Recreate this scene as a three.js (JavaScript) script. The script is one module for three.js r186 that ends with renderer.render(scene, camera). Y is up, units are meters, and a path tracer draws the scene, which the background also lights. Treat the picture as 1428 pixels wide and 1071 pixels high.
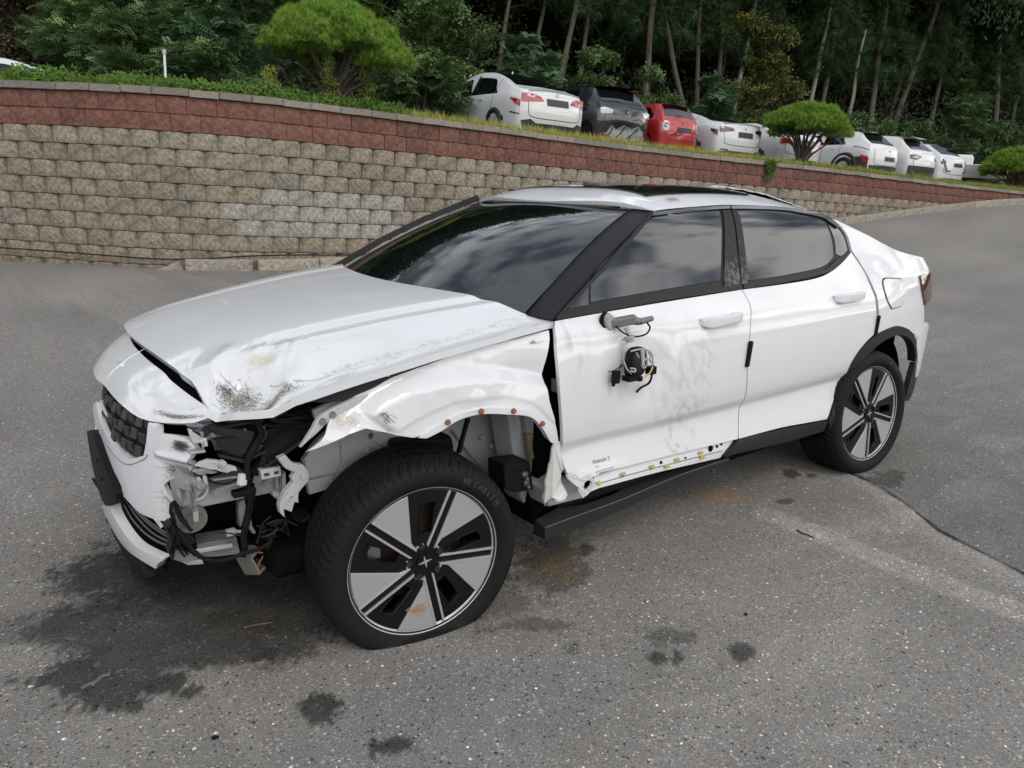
import * as THREE from 'three';
import { mergeGeometries, mergeVertices } from 'three/addons/utils/BufferGeometryUtils.js';
import { RoundedBoxGeometry } from 'three/addons/geometries/RoundedBoxGeometry.js';
import { ImprovedNoise } from 'three/addons/math/ImprovedNoise.js';
import { FontLoader } from 'three/addons/loaders/FontLoader.js';
import { TextGeometry } from 'three/addons/geometries/TextGeometry.js';

const V3 = (x, y, z) => new THREE.Vector3(x, y, z);
const V2 = (x, y) => new THREE.Vector2(x, y);
const clamp = (x, a = 0, b = 1) => Math.min(b, Math.max(a, x));
const lerp = (a, b, t) => a + (b - a) * t;
const sstep = (a, b, x) => { const t = clamp((x - a) / (b - a)); return t * t * (3 - 2 * t); };
function rng(seed) { let s = seed >>> 0; return () => { s = (s + 0x6D2B79F5) | 0; let t = Math.imul(s ^ (s >>> 15), 1 | s); t = (t + Math.imul(t ^ (t >>> 7), 61 | t)) ^ t; return ((t ^ (t >>> 14)) >>> 0) / 4294967296; }; }
const perlin = new ImprovedNoise();
const noise = (x, y, z = 0) => perlin.noise(x, y, z);
function fbm(x, y, z = 0, n = 4) { let a = 0, k = 1, s = 0; for (let i = 0; i < n; i++) { a += k * noise(x, y, z + i * 7.3); s += k; k *= 0.5; x *= 2.03; y *= 2.03; z *= 2.03; } return a / s; }
function pchip(xs, ys) {                                   // monotone cubic through the points
  const n = xs.length, h = [], d = [], m = [];
  for (let i = 0; i < n - 1; i++) { h.push(xs[i + 1] - xs[i]); d.push((ys[i + 1] - ys[i]) / h[i]); }
  m[0] = d[0]; m[n - 1] = d[n - 2];
  for (let i = 1; i < n - 1; i++) m[i] = d[i - 1] * d[i] <= 0 ? 0 : 2 * d[i - 1] * d[i] / (d[i - 1] + d[i]);
  return x => {
    if (x <= xs[0]) return ys[0] + m[0] * (x - xs[0]) * 0.0;
    if (x >= xs[n - 1]) return ys[n - 1];
    let i = 0; while (x > xs[i + 1]) i++;
    const t = (x - xs[i]) / h[i], t2 = t * t, t3 = t2 * t;
    return (2 * t3 - 3 * t2 + 1) * ys[i] + (t3 - 2 * t2 + t) * h[i] * m[i] + (-2 * t3 + 3 * t2) * ys[i + 1] + (t3 - t2) * h[i] * m[i + 1];
  };
}

// height of a field of flat triangular facets, -1..1 at the corners
function facet(x, y, s) { const u = x / s + .35 * y / s, v = y / s, i = Math.floor(u), j = Math.floor(v), a = u - i, b = v - j, h = (p, q) => { const t = Math.sin(p * 127.1 + q * 311.7) * 43758.5453; return 2 * (t - Math.floor(t)) - 1; }; return a + b < 1 ? h(i, j) + a * (h(i + 1, j) - h(i, j)) + b * (h(i, j + 1) - h(i, j)) : h(i + 1, j + 1) + (1 - a) * (h(i, j + 1) - h(i + 1, j + 1)) + (1 - b) * (h(i + 1, j) - h(i + 1, j + 1)); }

// ---------------------------------------------------------------- camera, sky, sun, exposure
const scene = new THREE.Scene();
const CAM_POS = V3(-1.3396, 1.4061, 2.7136), CAM_YAW = 0.684986, CAM_PITCH = -0.236015, CAM_ROLL = 0.054446, CAM_FOV = 55.362;
function camBasis(y, p, r) {
  const f = V3(Math.sin(y) * Math.cos(p), Math.sin(p), -Math.cos(y) * Math.cos(p)), rt = V3(Math.cos(y), 0, Math.sin(y));
  const up = V3().crossVectors(rt, f);
  const r2 = rt.clone().multiplyScalar(Math.cos(r)).addScaledVector(up, Math.sin(r));
  const u2 = up.clone().multiplyScalar(Math.cos(r)).addScaledVector(rt, -Math.sin(r));
  return [r2, u2, f];
}
const [camR, camU, camF] = camBasis(CAM_YAW, CAM_PITCH, CAM_ROLL);
const camera = new THREE.PerspectiveCamera(CAM_FOV, 4 / 3, 0.05, 400);
camera.position.copy(CAM_POS);
camera.quaternion.setFromRotationMatrix(new THREE.Matrix4().makeBasis(camR, camU, camF.clone().negate()));
scene.add(camera);

// overcast sky: broken grey cloud, brighter and slightly warm low down behind the photographer
function skyTexture() {
  const W = 1024, H = 512, d = new Float32Array(W * H * 4), sd = V3(-0.15, 0.55, 0.82).normalize();
  for (let j = 0; j < H; j++) for (let i = 0; i < W; i++) {
    const th = (j + 0.5) / H * Math.PI - Math.PI / 2, ph = ((i + 0.5) / W - 0.5) * 2 * Math.PI;
    const x = Math.cos(th) * Math.cos(ph), y = Math.sin(th), z = Math.cos(th) * Math.sin(ph);   // three's equirect convention
    const yy = Math.max(y, 0.0) + 0.12, u = x / yy, w = z / yy;
    let n = fbm(u * 0.9 + 3.1, w * 1.25 + 1.7, 0.3, 6) + 0.42 * fbm(u * 3.6 + w * 1.5 + 9, w * 5.5 - u * 1.2, 2.2, 5) + 0.30 * fbm(u * 9.5 + 2, w * 13, 5.1, 4);
    const c = sstep(-0.17, 0.20, n) * (1 - 0.62 * sstep(0.56, 0.74, y));
    const s = x * sd.x + y * sd.y + z * sd.z;
    const glow = Math.pow(clamp(s), 2.2), low = Math.exp(-Math.max(y, 0) / 0.16);
    const base = 0.27 + 1.20 * c;
    let r = base * (0.83 + 0.19 * c), g = base * (0.95 + 0.05 * c), b = base * (1.15 - 0.18 * c);
    const k = 1.00 + 0.62 * glow; r *= k; g *= k; b *= k;
    const lw = low * (0.2 + 0.8 * clamp(0.35 + z)) * (0.35 + 0.9 * c); r += lw * 1.10; g += lw * 1.02; b += lw * 0.82;
    { const az = Math.atan2(z, x) - 0.34, pt = 1.9 * Math.exp(-((az / 0.42) ** 2)) * Math.exp(-(((y - 0.235) / 0.075) ** 2)) * (0.25 + 0.9 * c); r += pt * 1.05; g += pt * 0.98; b += pt * 0.78; }
    if (y < 0) { const q = sstep(0, -0.05, y); r = lerp(r, 0.16, q); g = lerp(g, 0.16, q); b = lerp(b, 0.16, q); }
    const o = (j * W + i) * 4; d[o] = r; d[o + 1] = g; d[o + 2] = b; d[o + 3] = 1;
  }
  const t = new THREE.DataTexture(d, W, H, THREE.RGBAFormat, THREE.FloatType);
  t.mapping = THREE.EquirectangularReflectionMapping; t.minFilter = t.magFilter = THREE.LinearFilter; t.colorSpace = THREE.LinearSRGBColorSpace; t.needsUpdate = true;
  return t;
}
const sky = skyTexture();
scene.background = sky; scene.environment = sky; scene.backgroundIntensity = 0.85; scene.environmentIntensity = 0.85;
const sun = new THREE.DirectionalLight(0xffeed6, 0.7);
sun.position.set(-1.2, 7.6, 5.6).multiplyScalar(4); sun.target.position.set(2, 0, -2);
sun.castShadow = true; sun.shadow.radius = 34; sun.shadow.mapSize.set(4096, 4096);
Object.assign(sun.shadow.camera, { left: -35, right: 35, top: 35, bottom: -35, near: 1, far: 120 });
scene.add(sun, sun.target);
const renderer = new THREE.WebGLRenderer({ antialias: true });
renderer.setSize(1024, 768);
renderer.toneMapping = THREE.LinearToneMapping; renderer.toneMappingExposure = 1.24;
renderer.shadowMap.enabled = true; renderer.shadowMap.type = THREE.PCFSoftShadowMap;

// ---------------------------------------------------------------- naming
const used = new Map();
function numbered(n) { const k = used.get(n) || 0; used.set(n, k + 1); return k ? `${n}_${String(k).padStart(3, '0')}` : n; }
function tag(o, label, category, group, kind) { if (label) o.userData.label = label; if (category) o.userData.category = category; if (group) o.userData.group = group; if (kind) o.userData.kind = kind; return o; }
function thing(name, label, category, pos = [0, 0, 0], group) {
  const g = new THREE.Group(); g.name = numbered(name); g.position.set(...pos); scene.add(g); return tag(g, label, category, group);
}
function part(parent, name, geo, mat, label) {
  const m = new THREE.Mesh(geo, mat); m.castShadow = m.receiveShadow = true;
  if (parent === scene) m.name = numbered(name);
  else { const c = parent.userData._n || (parent.userData._n = {}); c[name] = (c[name] || 0) + 1; m.name = c[name] > 1 ? `${name}_${String(c[name] - 1).padStart(3, '0')}` : name; }
  if (label) m.userData.label = label;
  parent.add(m); return m;
}

// ---------------------------------------------------------------- geometry helpers
const bx = (w, h, d, x = 0, y = 0, z = 0, r) => (r ? new RoundedBoxGeometry(w, h, d, 2, r) : new THREE.BoxGeometry(w, h, d)).translate(x, y, z);
function clean(g) { const o = g.index ? g.toNonIndexed() : g; for (const k of Object.keys(o.attributes)) if (!['position', 'normal', 'uv'].includes(k)) o.deleteAttribute(k); if (!o.attributes.uv) o.setAttribute('uv', new THREE.BufferAttribute(new Float32Array(o.attributes.position.count * 2), 2)); return o; }
const merge = list => mergeGeometries(list.map(clean));
function tube(pts, r, seg = 0, rad = 7, tens = 0.5) { const c = new THREE.CatmullRomCurve3(pts.map(p => p.isVector3 ? p : V3(...p)), false, 'catmullrom', tens); return new THREE.TubeGeometry(c, seg || pts.length * 5, r, rad); }
function cyl(p, q, r1, r2 = r1, n = 10) { const a = p.isVector3 ? p : V3(...p), b = q.isVector3 ? q : V3(...q), d = b.clone().sub(a), L = d.length(); const g = new THREE.CylinderGeometry(r2, r1, L, n); g.translate(0, L / 2, 0); g.applyQuaternion(new THREE.Quaternion().setFromUnitVectors(V3(0, 1, 0), d.normalize())); return g.translate(a.x, a.y, a.z); }
function cr2(P, seg, closed) {                            // Catmull-Rom resampling of a 2D polyline
  const out = [], n = P.length;
  const at = i => closed ? P[(i + n) % n] : P[clamp(i, 0, n - 1)];
  for (let i = 0; i < (closed ? n : n - 1); i++) {
    const a = at(i - 1), b = at(i), c = at(i + 1), d = at(i + 2), L = Math.hypot(c[0] - b[0], c[1] - b[1]), k = Math.max(1, Math.round(L / seg));
    for (let j = 0; j < k; j++) { const t = j / k, t2 = t * t, t3 = t2 * t; out.push([0, 1].map(q => 0.5 * (2 * b[q] + (c[q] - a[q]) * t + (2 * a[q] - 5 * b[q] + 4 * c[q] - d[q]) * t2 + (3 * b[q] - a[q] - 3 * c[q] + d[q]) * t3))); }
  }
  if (!closed) out.push(P[n - 1].slice(0, 2));
  return out;
}
// closed outline; points with a third entry are corners, runs between corners are smoothed
function outline(P, seg) {
  const ci = P.map((p, i) => p[2] ? i : -1).filter(i => i >= 0);
  if (ci.length < 2) return cr2(P, seg, true);
  const out = [];
  for (let k = 0; k < ci.length; k++) { const a = ci[k], b = ci[(k + 1) % ci.length], run = []; for (let i = a; ; i = (i + 1) % P.length) { run.push(P[i]); if (i === b && run.length > 1) break; } const r = cr2(run, seg, false); r.pop(); out.push(...r); }
  return out;
}
function clipHalf(poly, ax, v, keepLess) {
  const out = [], n = poly.length;
  for (let i = 0; i < n; i++) {
    const a = poly[i], b = poly[(i + 1) % n], ia = keepLess ? a[ax] <= v : a[ax] >= v, ib = keepLess ? b[ax] <= v : b[ax] >= v;
    if (ia) out.push(a);
    if (ia !== ib) { const t = (v - a[ax]) / (b[ax] - a[ax]); const p = [lerp(a[0], b[0], t), lerp(a[1], b[1], t)]; p[ax] = v; out.push(p); }
  }
  return out;
}
// a sheet over a 2D outline: fn(a, b) -> Vector3; gridded inside so that it can bend; a rim of the given thickness goes inwards
function panel(poly, fn, { cell = 0.03, thick = 0.012, flip = false, col = null, uvs = 1, back = false } = {}) {
  const area = THREE.ShapeUtils.area(poly.map(p => V2(p[0], p[1])));
  if (area < 0) poly = poly.slice().reverse();
  const pos = [], nor = [], uv = [], colr = [], idx = [], key = new Map();
  const E = 0.002;
  const normal = (a, b) => { const p = fn(a + E, b), q = fn(a - E, b), r = fn(a, b + E), s = fn(a, b - E); const n = p.sub(q).cross(r.sub(s)).normalize(); return flip ? n.negate() : n; };
  const vert = (a, b) => {
    const k = Math.round(a * 2e4) + ':' + Math.round(b * 2e4); let i = key.get(k); if (i !== undefined) return i;
    i = pos.length / 3; key.set(k, i); const p = fn(a, b), n = normal(a, b); pos.push(p.x, p.y, p.z); nor.push(n.x, n.y, n.z); uv.push(a * uvs, b * uvs);
    if (col) { const c = col(a, b, p); colr.push(c[0], c[1], c[2]); } return i;
  };
  const xs = poly.map(p => p[0]), ys = poly.map(p => p[1]), x0 = Math.min(...xs), x1 = Math.max(...xs), y0 = Math.min(...ys), y1 = Math.max(...ys);
  const nx = Math.ceil((x1 - x0) / cell), ny = Math.ceil((y1 - y0) / cell);
  for (let i = 0; i < nx; i++) {
    const a = x0 + i * cell, strip = clipHalf(clipHalf(poly, 0, a, false), 0, a + cell, true); if (strip.length < 3) continue;
    for (let j = 0; j < ny; j++) {
      const b = y0 + j * cell; let c = clipHalf(clipHalf(strip, 1, b, false), 1, b + cell, true); if (c.length < 3) continue;
      c = c.filter((p, q) => { const r = c[(q + 1) % c.length]; return Math.hypot(p[0] - r[0], p[1] - r[1]) > 1e-6; }); if (c.length < 3) continue;
      const full = c.length === 4 && Math.abs(Math.abs(THREE.ShapeUtils.area(c.map(p => V2(...p)))) - cell * cell) < 1e-7;
      const tris = full ? [[0, 1, 2], [0, 2, 3]] : THREE.ShapeUtils.triangulateShape(c.map(p => V2(...p)), []);
      for (const t of tris) { const v = t.map(q => vert(c[q][0], c[q][1])); if (v[0] !== v[1] && v[1] !== v[2] && v[0] !== v[2]) { if (flip) idx.push(v[0], v[2], v[1]); else idx.push(...v); } }
    }
  }
  if (thick) {
    const n = poly.length, base = [];
    for (let i = 0; i < n; i++) {
      const [a, b] = poly[i], p = fn(a, b), m = normal(a, b), q = p.clone().addScaledVector(m, -thick);
      const [a2, b2] = poly[(i + 1) % n], [a0, b0] = poly[(i + n - 1) % n]; const e = fn(a2, b2).sub(fn(a0, b0)).cross(m).normalize(); if (flip) e.negate();
      base.push(pos.length / 3);
      const c = col ? col(a, b, p) : null;
      for (const v of [p, q]) { pos.push(v.x, v.y, v.z); nor.push(e.x, e.y, e.z); uv.push(a * uvs, b * uvs); if (c) colr.push(...c); }
    }
    for (let i = 0; i < n; i++) { const a = base[i], b = base[(i + 1) % n]; if (flip) idx.push(a, b, b + 1, a, b + 1, a + 1); else idx.push(a, b + 1, b, a, a + 1, b + 1); }
  }
  const g = new THREE.BufferGeometry();
  g.setAttribute('position', new THREE.Float32BufferAttribute(pos, 3)); g.setAttribute('normal', new THREE.Float32BufferAttribute(nor, 3)); g.setAttribute('uv', new THREE.Float32BufferAttribute(uv, 2));
  if (col) g.setAttribute('color', new THREE.Float32BufferAttribute(colr, 3));
  g.setIndex(idx); return g;
}
function canvasTex(w, h, draw, srgb = true) { const c = document.createElement('canvas'); c.width = w; c.height = h; const x = c.getContext('2d'); draw(x, w, h); const t = new THREE.CanvasTexture(c); if (srgb) t.colorSpace = THREE.SRGBColorSpace; t.magFilter = THREE.LinearFilter; return t; }
function dataTex(n, fn, srgb = false) {                    // tiling or plain texture computed per pixel, fn(u, v) -> [r, g, b] 0..1
  const d = new Uint8Array(n * n * 4);
  for (let j = 0; j < n; j++) for (let i = 0; i < n; i++) { const c = fn(i, j), o = (j * n + i) * 4; d[o] = clamp(c[0]) * 255; d[o + 1] = clamp(c[1]) * 255; d[o + 2] = clamp(c[2]) * 255; d[o + 3] = 255; }
  const t = new THREE.DataTexture(d, n, n); t.wrapS = t.wrapT = THREE.RepeatWrapping; t.magFilter = THREE.LinearFilter; t.minFilter = THREE.LinearMipmapLinearFilter; t.generateMipmaps = true; if (srgb) t.colorSpace = THREE.SRGBColorSpace; t.needsUpdate = true; return t;
}
// ---------------------------------------------------------------- setting
const wallPts = [[-22, -36.5], [-15, -28.5], [-9, -21.6], [-5.5, -17.7], [-3.5, -15.6], [-1.5, -13.35], [-0.06, -11.78], [0.5, -11.17], [1.2, -10.45], [1.9, -9.98], [2.9, -9.53], [4.0, -9.38], [5.8, -9.32], [7.9, -9.24], [11, -9.15], [14, -8.86], [18.25, -8.2], [22, -7.85], [25, -7.55], [29.1, -6.9], [34, -5.9], [40, -4.5], [46, -3]];
const wallCurve = new THREE.CatmullRomCurve3(wallPts.map(p => V3(p[0], 0, p[1])), false, 'centripetal');
const wallLen = wallCurve.getLength();
const wallZ = pchip(wallPts.map(p => p[0]), wallPts.map(p => p[1]));
const rampX = pchip([-20, -3, 0, 3, 6, 9, 13, 18.8, 25, 29, 40, 60], [0.08, 0.1, 0.1, 0.09, 0.09, 0.22, 0.48, 0.84, 1.33, 1.57, 1.72, 1.2]);
function groundY(x, z) { const zw = wallZ(clamp(x, -22, 46)); return 0.03171 * x - 0.00102 * z + rampX(clamp(x, -20, 60)) * sstep(zw + 9.5, zw + 0.8, z); }
const CAP_TOP = 2.91, CAP_H = 0.112, COURSE = 0.26, LOT_Y = 2.86;

// --- asphalt: worn aggregate as a tiling texture, stains and patches as colours of the sheet itself
const [asphaltMap, asphaltBump] = (() => {
  const n = 2048, a = new Float32Array(n * n), h = new Float32Array(n * n), tint = new Float32Array(n * n), R = rng(11);
  a.fill(0.5); h.fill(0.35);
  for (let j = 0; j < n; j++) for (let i = 0; i < n; i++) { const k = j * n + i; a[k] = 0.41 + 0.20 * (R() - 0.5); h[k] = 0.30 + 0.12 * R(); }
  for (let s = 0; s < 110000; s++) {                         // stones, 2 to 13 mm on a 3 m tile
    const cx = R() * n, cy = R() * n, q = R(), r = 0.9 + 2.9 * q * q * q * q + 1.0 * R(), e = 0.55 + 0.45 * R(), an = R() * 3.14, ca = Math.cos(an), sa = Math.sin(an);
    const br = R(), lum = br > 0.965 ? 0.66 + 0.20 * R() : br < 0.20 ? 0.22 + 0.12 * R() : 0.41 + 0.17 * R(), hh = 0.35 + 0.6 * R(), tn = (R() - 0.42) * 0.8;
    const m = Math.ceil(r) + 1;
    for (let y = -m; y <= m; y++) for (let x = -m; x <= m; x++) { const u = (x * ca + y * sa) / r, v = (-x * sa + y * ca) / (r * e); const d = u * u + v * v; if (d > 1) continue; const k = ((Math.floor(cy) + y + n) % n) * n + (Math.floor(cx) + x + n) % n; const w = sstep(1, 0.55, d); a[k] = lerp(a[k], lum, w); tint[k] = lerp(tint[k], tn, w); h[k] = Math.max(h[k], hh * Math.sqrt(1 - d)); }
  }
  const c = dataTex(n, (i, j) => { const k = j * n + i, v = a[k], t = tint[k] * 0.05; return [v + t, v, v - t]; }, true);
  const b = dataTex(n, (i, j) => { const v = h[j * n + i]; return [v, v, v]; });
  return [c, b];
})();
const blob = (x, z, cx, cz, rx, rz, an, rough = 0.5, f = 5) => { const c = Math.cos(an), s = Math.sin(an), u = ((x - cx) * c + (z - cz) * s) / rx, v = (-(x - cx) * s + (z - cz) * c) / rz; return 1 - Math.hypot(u, v) + rough * fbm(x * f + cx * 7, z * f + cz * 3, 0.5, 4); };
const segD = (x, z, a, b) => { const dx = b[0] - a[0], dz = b[1] - a[1], t = clamp(((x - a[0]) * dx + (z - a[1]) * dz) / (dx * dx + dz * dz)); return [Math.hypot(x - a[0] - t * dx, z - a[1] - t * dz), t]; };
// pixel of the photograph -> point of the lot (used only to read off where the stains lie)
const camRay = (u, v) => camF.clone().addScaledVector(camR, (u - 714) / 1020.8).addScaledVector(camU, -(v - 535.5) / 1020.8);
function lot(u, v) { const d = camRay(u, v); let t = 0.5; for (let i = 0; i < 400; i++) { const p = CAM_POS.clone().addScaledVector(d, t), g = p.y - groundY(p.x, p.z); if (g < 0.0005 || t > 120) return [p.x, p.z]; t += Math.max(0.002, g * 0.6); } return [0, 0]; }
const oilAndShadePatches = [[400, 800, 320, 96, 0.95], [250, 880, 210, 62, 0.86], [160, 950, 116, 46, 0.86], [90, 880, 150, 34, 0.4], [360, 908, 26, 17, 0.95], [445, 988, 34, 22, 0.9], [545, 1042, 30, 18, 0.9], [520, 1046, 6, 26, 0.8], [930, 890, 36, 14, 0.55], [917, 915, 16, 12, 0.8], [944, 918, 10, 13, 0.8], [1034, 910, 22, 14, 0.8], [768, 786, 54, 46, 0.62], [700, 842, 60, 22, .4], [815, 767, 12, 10, 0.8], [1105, 660, 14, 6, 0.8], [1128, 664, 10, 4, 0.8], [1092, 698, 14, 5, 0.7], [1240, 668, 26, 14, 0.6], [740, 870, 60, 10, 0.5], [800, 905, 10, 8, 0.5], [690, 855, 30, 8, 0.4]].map(p => { const c = lot(p[0], p[1]), e = lot(p[0] + p[2], p[1]), f = lot(p[0], p[1] + p[3]); return { c, ex: [e[0] - c[0], e[1] - c[1]], fx: [f[0] - c[0], f[1] - c[1]], k: p[4] }; });  // oil stains; the broad front ones also paint the shade under the nose
const rustPatches = [[1000, 692, 44, 12, 0.75], [772, 786, 56, 48, 0.55]].map(p => { const c = lot(p[0], p[1]), e = lot(p[0] + p[2], p[1]), f = lot(p[0], p[1] + p[3]); return { c, ex: [e[0] - c[0], e[1] - c[1]], fx: [f[0] - c[0], f[1] - c[1]], k: p[4] }; });
function inPatch(P, x, z, rough, f) { const dx = x - P.c[0], dz = z - P.c[1], det = P.ex[0] * P.fx[1] - P.ex[1] * P.fx[0]; const u = (dx * P.fx[1] - dz * P.fx[0]) / det, v = (-dx * P.ex[1] + dz * P.ex[0]) / det; const d = Math.hypot(u, v); if (d > 2) return -1; return 1 - d + rough * fbm(x * f + P.c[0] * 9, z * f, 1.5, 4); }
const seam = [[1150, 645], [1215, 672], [1260, 700], [1310, 740], [1428, 800], [1600, 890]].map(p => lot(...p));
const faded = [[1075, 718], [1180, 760], [1300, 808], [1428, 856], [1600, 920]].map(p => lot(...p));
const fadedB = [[285, 940], [330, 1010], [370, 1080]].map(p => lot(...p));
function distTo(L, x, z) { let m = 1e9; for (let i = 0; i < L.length - 1; i++) m = Math.min(m, segD(x, z, L[i], L[i + 1])[0]); return m; }
function seamSide(x, z) { let m = 1e9, s = 1; for (let i = 0; i < seam.length - 1; i++) { const [d] = segD(x, z, seam[i], seam[i + 1]); if (d < m) { m = d; const a = seam[i], b = seam[i + 1]; s = Math.sign((b[0] - a[0]) * (z - a[1]) - (b[1] - a[1]) * (x - a[0])); } } return [m, s]; }
function asphaltColour(x, z) {
  let v = 1 + 0.26 * fbm(x * 0.55, z * 0.55, 4, 3) + 0.20 * fbm(x * 3.1, z * 3.1, 1, 4) + 0.10 * fbm(x * 17, z * 17, 3, 2) + 0.16 * sstep(.12, .3, fbm(x * .9 + 4, z * 2.6, 9, 4)), r = 1.02, g = 1, b = 0.985;
  const near = x > -4 && x < 7 && z > -3 && z < 4.5;
  if (near || (x > 3 && x < 12 && z > -8)) {
    const [sd, ss] = seamSide(x, z), wob = 0.03 * fbm(x * 6, z * 6, 0, 3);
    if (sd < 3) {
      if (ss < 0) { v *= 0.80 + 0.14 * sstep(0.3, 2.6, sd); r *= 0.99; b *= 1.01; }       // younger, darker surfacing beyond the joint
      else v *= 1 + 0.30 * sstep(0.20, 0.04, sd + wob * 2) * (0.6 + 0.8 * Math.max(0, fbm(x * 9, z * 9, 3, 3) + 0.3));
      v *= 1 - 0.85 * sstep(0.019, 0.006, sd + wob * 0.5 + 0.012 * fbm(x * 2.2, z * 2.2, 8, 2)) * sstep(-0.45, -0.1, fbm(x * 4, z * 4, 6, 2));
    }
    const fd = distTo(faded, x, z); v *= 1 + 0.34 * sstep(0.10, 0.06, fd + wob) * (0.5 + 1.1 * Math.max(0, fbm(x * 14, z * 14, 3, 3) + 0.35));
  }
  if (near) {
    const fb = distTo(fadedB, x, z); v *= 1 + 0.12 * sstep(0.03, 0.015, fb + 0.02 * fbm(x * 20, z * 20));
    let oil = 0; for (const P of oilAndShadePatches) { const big = Math.hypot(...P.ex) > .25, q = inPatch(P, x, z, big ? .42 : .9, big ? 5 : 16), gr = fbm(x * 46, z * 46, 5, 2) + .6 * fbm(x * 21, z * 21, 8, 2); oil = Math.max(oil, P.k * (big ? sstep(-.06, .24, q + .26 * gr) : sstep(.0, .22, q + .42 * gr))); }
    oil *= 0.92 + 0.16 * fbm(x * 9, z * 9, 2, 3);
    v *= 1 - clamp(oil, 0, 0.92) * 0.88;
    for (const P of rustPatches) { const q = inPatch(P, x, z, 1.3, 12), k = P.k * sstep(0.0, 0.7, q); r *= 1 + 0.36 * k; g *= 1 - 0.02 * k; b *= 1 - 0.42 * k; }
    const dust = sstep(0.1, 0.6, blob(x, z, -0.2, 1.25, 0.75, 0.3, 0.1, 0.6, 4)); r *= 1 - 0.05 * dust; b *= 1 + 0.07 * dust;
  }
  return [r * v, g * v, b * v];
}
const M = {};
M.asphalt = new THREE.MeshPhysicalMaterial({ map: asphaltMap, bumpMap: asphaltBump, bumpScale: 0.005, roughness: 0.9, specularIntensity: .35, vertexColors: true, color: new THREE.Color().setRGB(1.42, 1.39, 1.34) });
(() => {
  const axis = (a, b, fine, far0, far1) => { const o = []; for (let v = a; v <= b; v += fine) o.push(v); let s = fine, v = o[o.length - 1]; while (v < far1) { s = Math.min(s * 1.22, 6); v += s; o.push(v); } s = fine; v = a; const l = []; while (v > far0) { s = Math.min(s * 1.22, 6); v -= s; l.push(v); } return l.reverse().concat(o); };
  const X = axis(-2.9, 4.6, 0.015, -90, 140), Z = axis(-1.0, 2.75, 0.015, -60, 120), nx = X.length, nz = Z.length;
  const pos = new Float32Array(nx * nz * 3), uv = new Float32Array(nx * nz * 2), col = new Float32Array(nx * nz * 3), idx = [];
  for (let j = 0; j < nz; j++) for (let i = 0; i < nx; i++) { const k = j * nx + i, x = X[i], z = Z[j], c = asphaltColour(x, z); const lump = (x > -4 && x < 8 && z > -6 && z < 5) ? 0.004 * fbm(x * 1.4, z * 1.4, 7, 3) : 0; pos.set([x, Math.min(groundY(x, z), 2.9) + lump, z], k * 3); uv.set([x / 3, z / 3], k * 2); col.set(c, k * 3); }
  for (let j = 0; j < nz - 1; j++) for (let i = 0; i < nx - 1; i++) { const k = j * nx + i; idx.push(k, k + nx, k + 1, k + 1, k + nx, k + nx + 1); }
  const g = new THREE.BufferGeometry(); g.setAttribute('position', new THREE.BufferAttribute(pos, 3)); g.setAttribute('uv', new THREE.BufferAttribute(uv, 2)); g.setAttribute('color', new THREE.BufferAttribute(col, 3)); g.setIndex(idx); g.computeVertexNormals();
  tag(part(scene, 'ground', g, M.asphalt), 'worn grey asphalt lot with oil stains and painted shade under the wrecked car', null, null, 'structure');
})();

// --- retaining wall of split-face blocks: two red courses under a concrete cap, grey-brown courses below
const stoneBump = dataTex(512, (i, j) => { const u = i / 512, v = j / 512, f = (p, q) => fbm(p, q, 0.5, 5); const wrap = (p, q, s) => { const a = f(p * s, q * s), b = f((p - 1) * s, q * s), c = f(p * s, (q - 1) * s), d = f((p - 1) * s, (q - 1) * s); return lerp(lerp(a, b, p), lerp(c, d, p), q); }; const n = 0.5 + 0.7 * wrap(u, v, 14); return [n, n, n]; });
const stoneMap = dataTex(512, (i, j) => { const u = i / 512, v = j / 512; const w = (s, k) => { const f = (p, q) => fbm(p * s, q * s, k, 4); return lerp(lerp(f(u, v), f(u - 1, v), u), lerp(f(u, v - 1), f(u - 1, v - 1), u), v); }; const n = 0.80 + 0.45 * w(22, 1.3) + 0.28 * w(5, 7.7); return [n, n * 0.985, n * 0.965]; }, true);
const stoneTint = (r, g, b, k = 1.5) => new THREE.MeshPhysicalMaterial({ map: stoneMap, bumpMap: stoneBump, bumpScale: 0.012, roughness: 0.95, specularIntensity: .35, color: new THREE.Color().setRGB(r * k * 1.06, g * k * 1.04, b * k * 1.05) });
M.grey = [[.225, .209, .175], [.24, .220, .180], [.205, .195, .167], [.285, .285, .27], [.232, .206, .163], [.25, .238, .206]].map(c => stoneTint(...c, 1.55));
M.red = [[.172, .092, .075], [.158, .086, .072], [.184, .100, .082], [.146, .082, .069]].map(c => stoneTint(...c));
M.cap = [[.23, .22, .20], [.26, .25, .225], [.20, .195, .18]].map(c => stoneTint(...c, 1.6));
M.kerb = [[.27, .26, .235], [.30, .285, .255], [.25, .235, .205]].map(c => stoneTint(...c, 1.6));
M.earth = new THREE.MeshStandardMaterial({ color: new THREE.Color().setRGB(.035, .03, .025), roughness: 1 });
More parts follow.
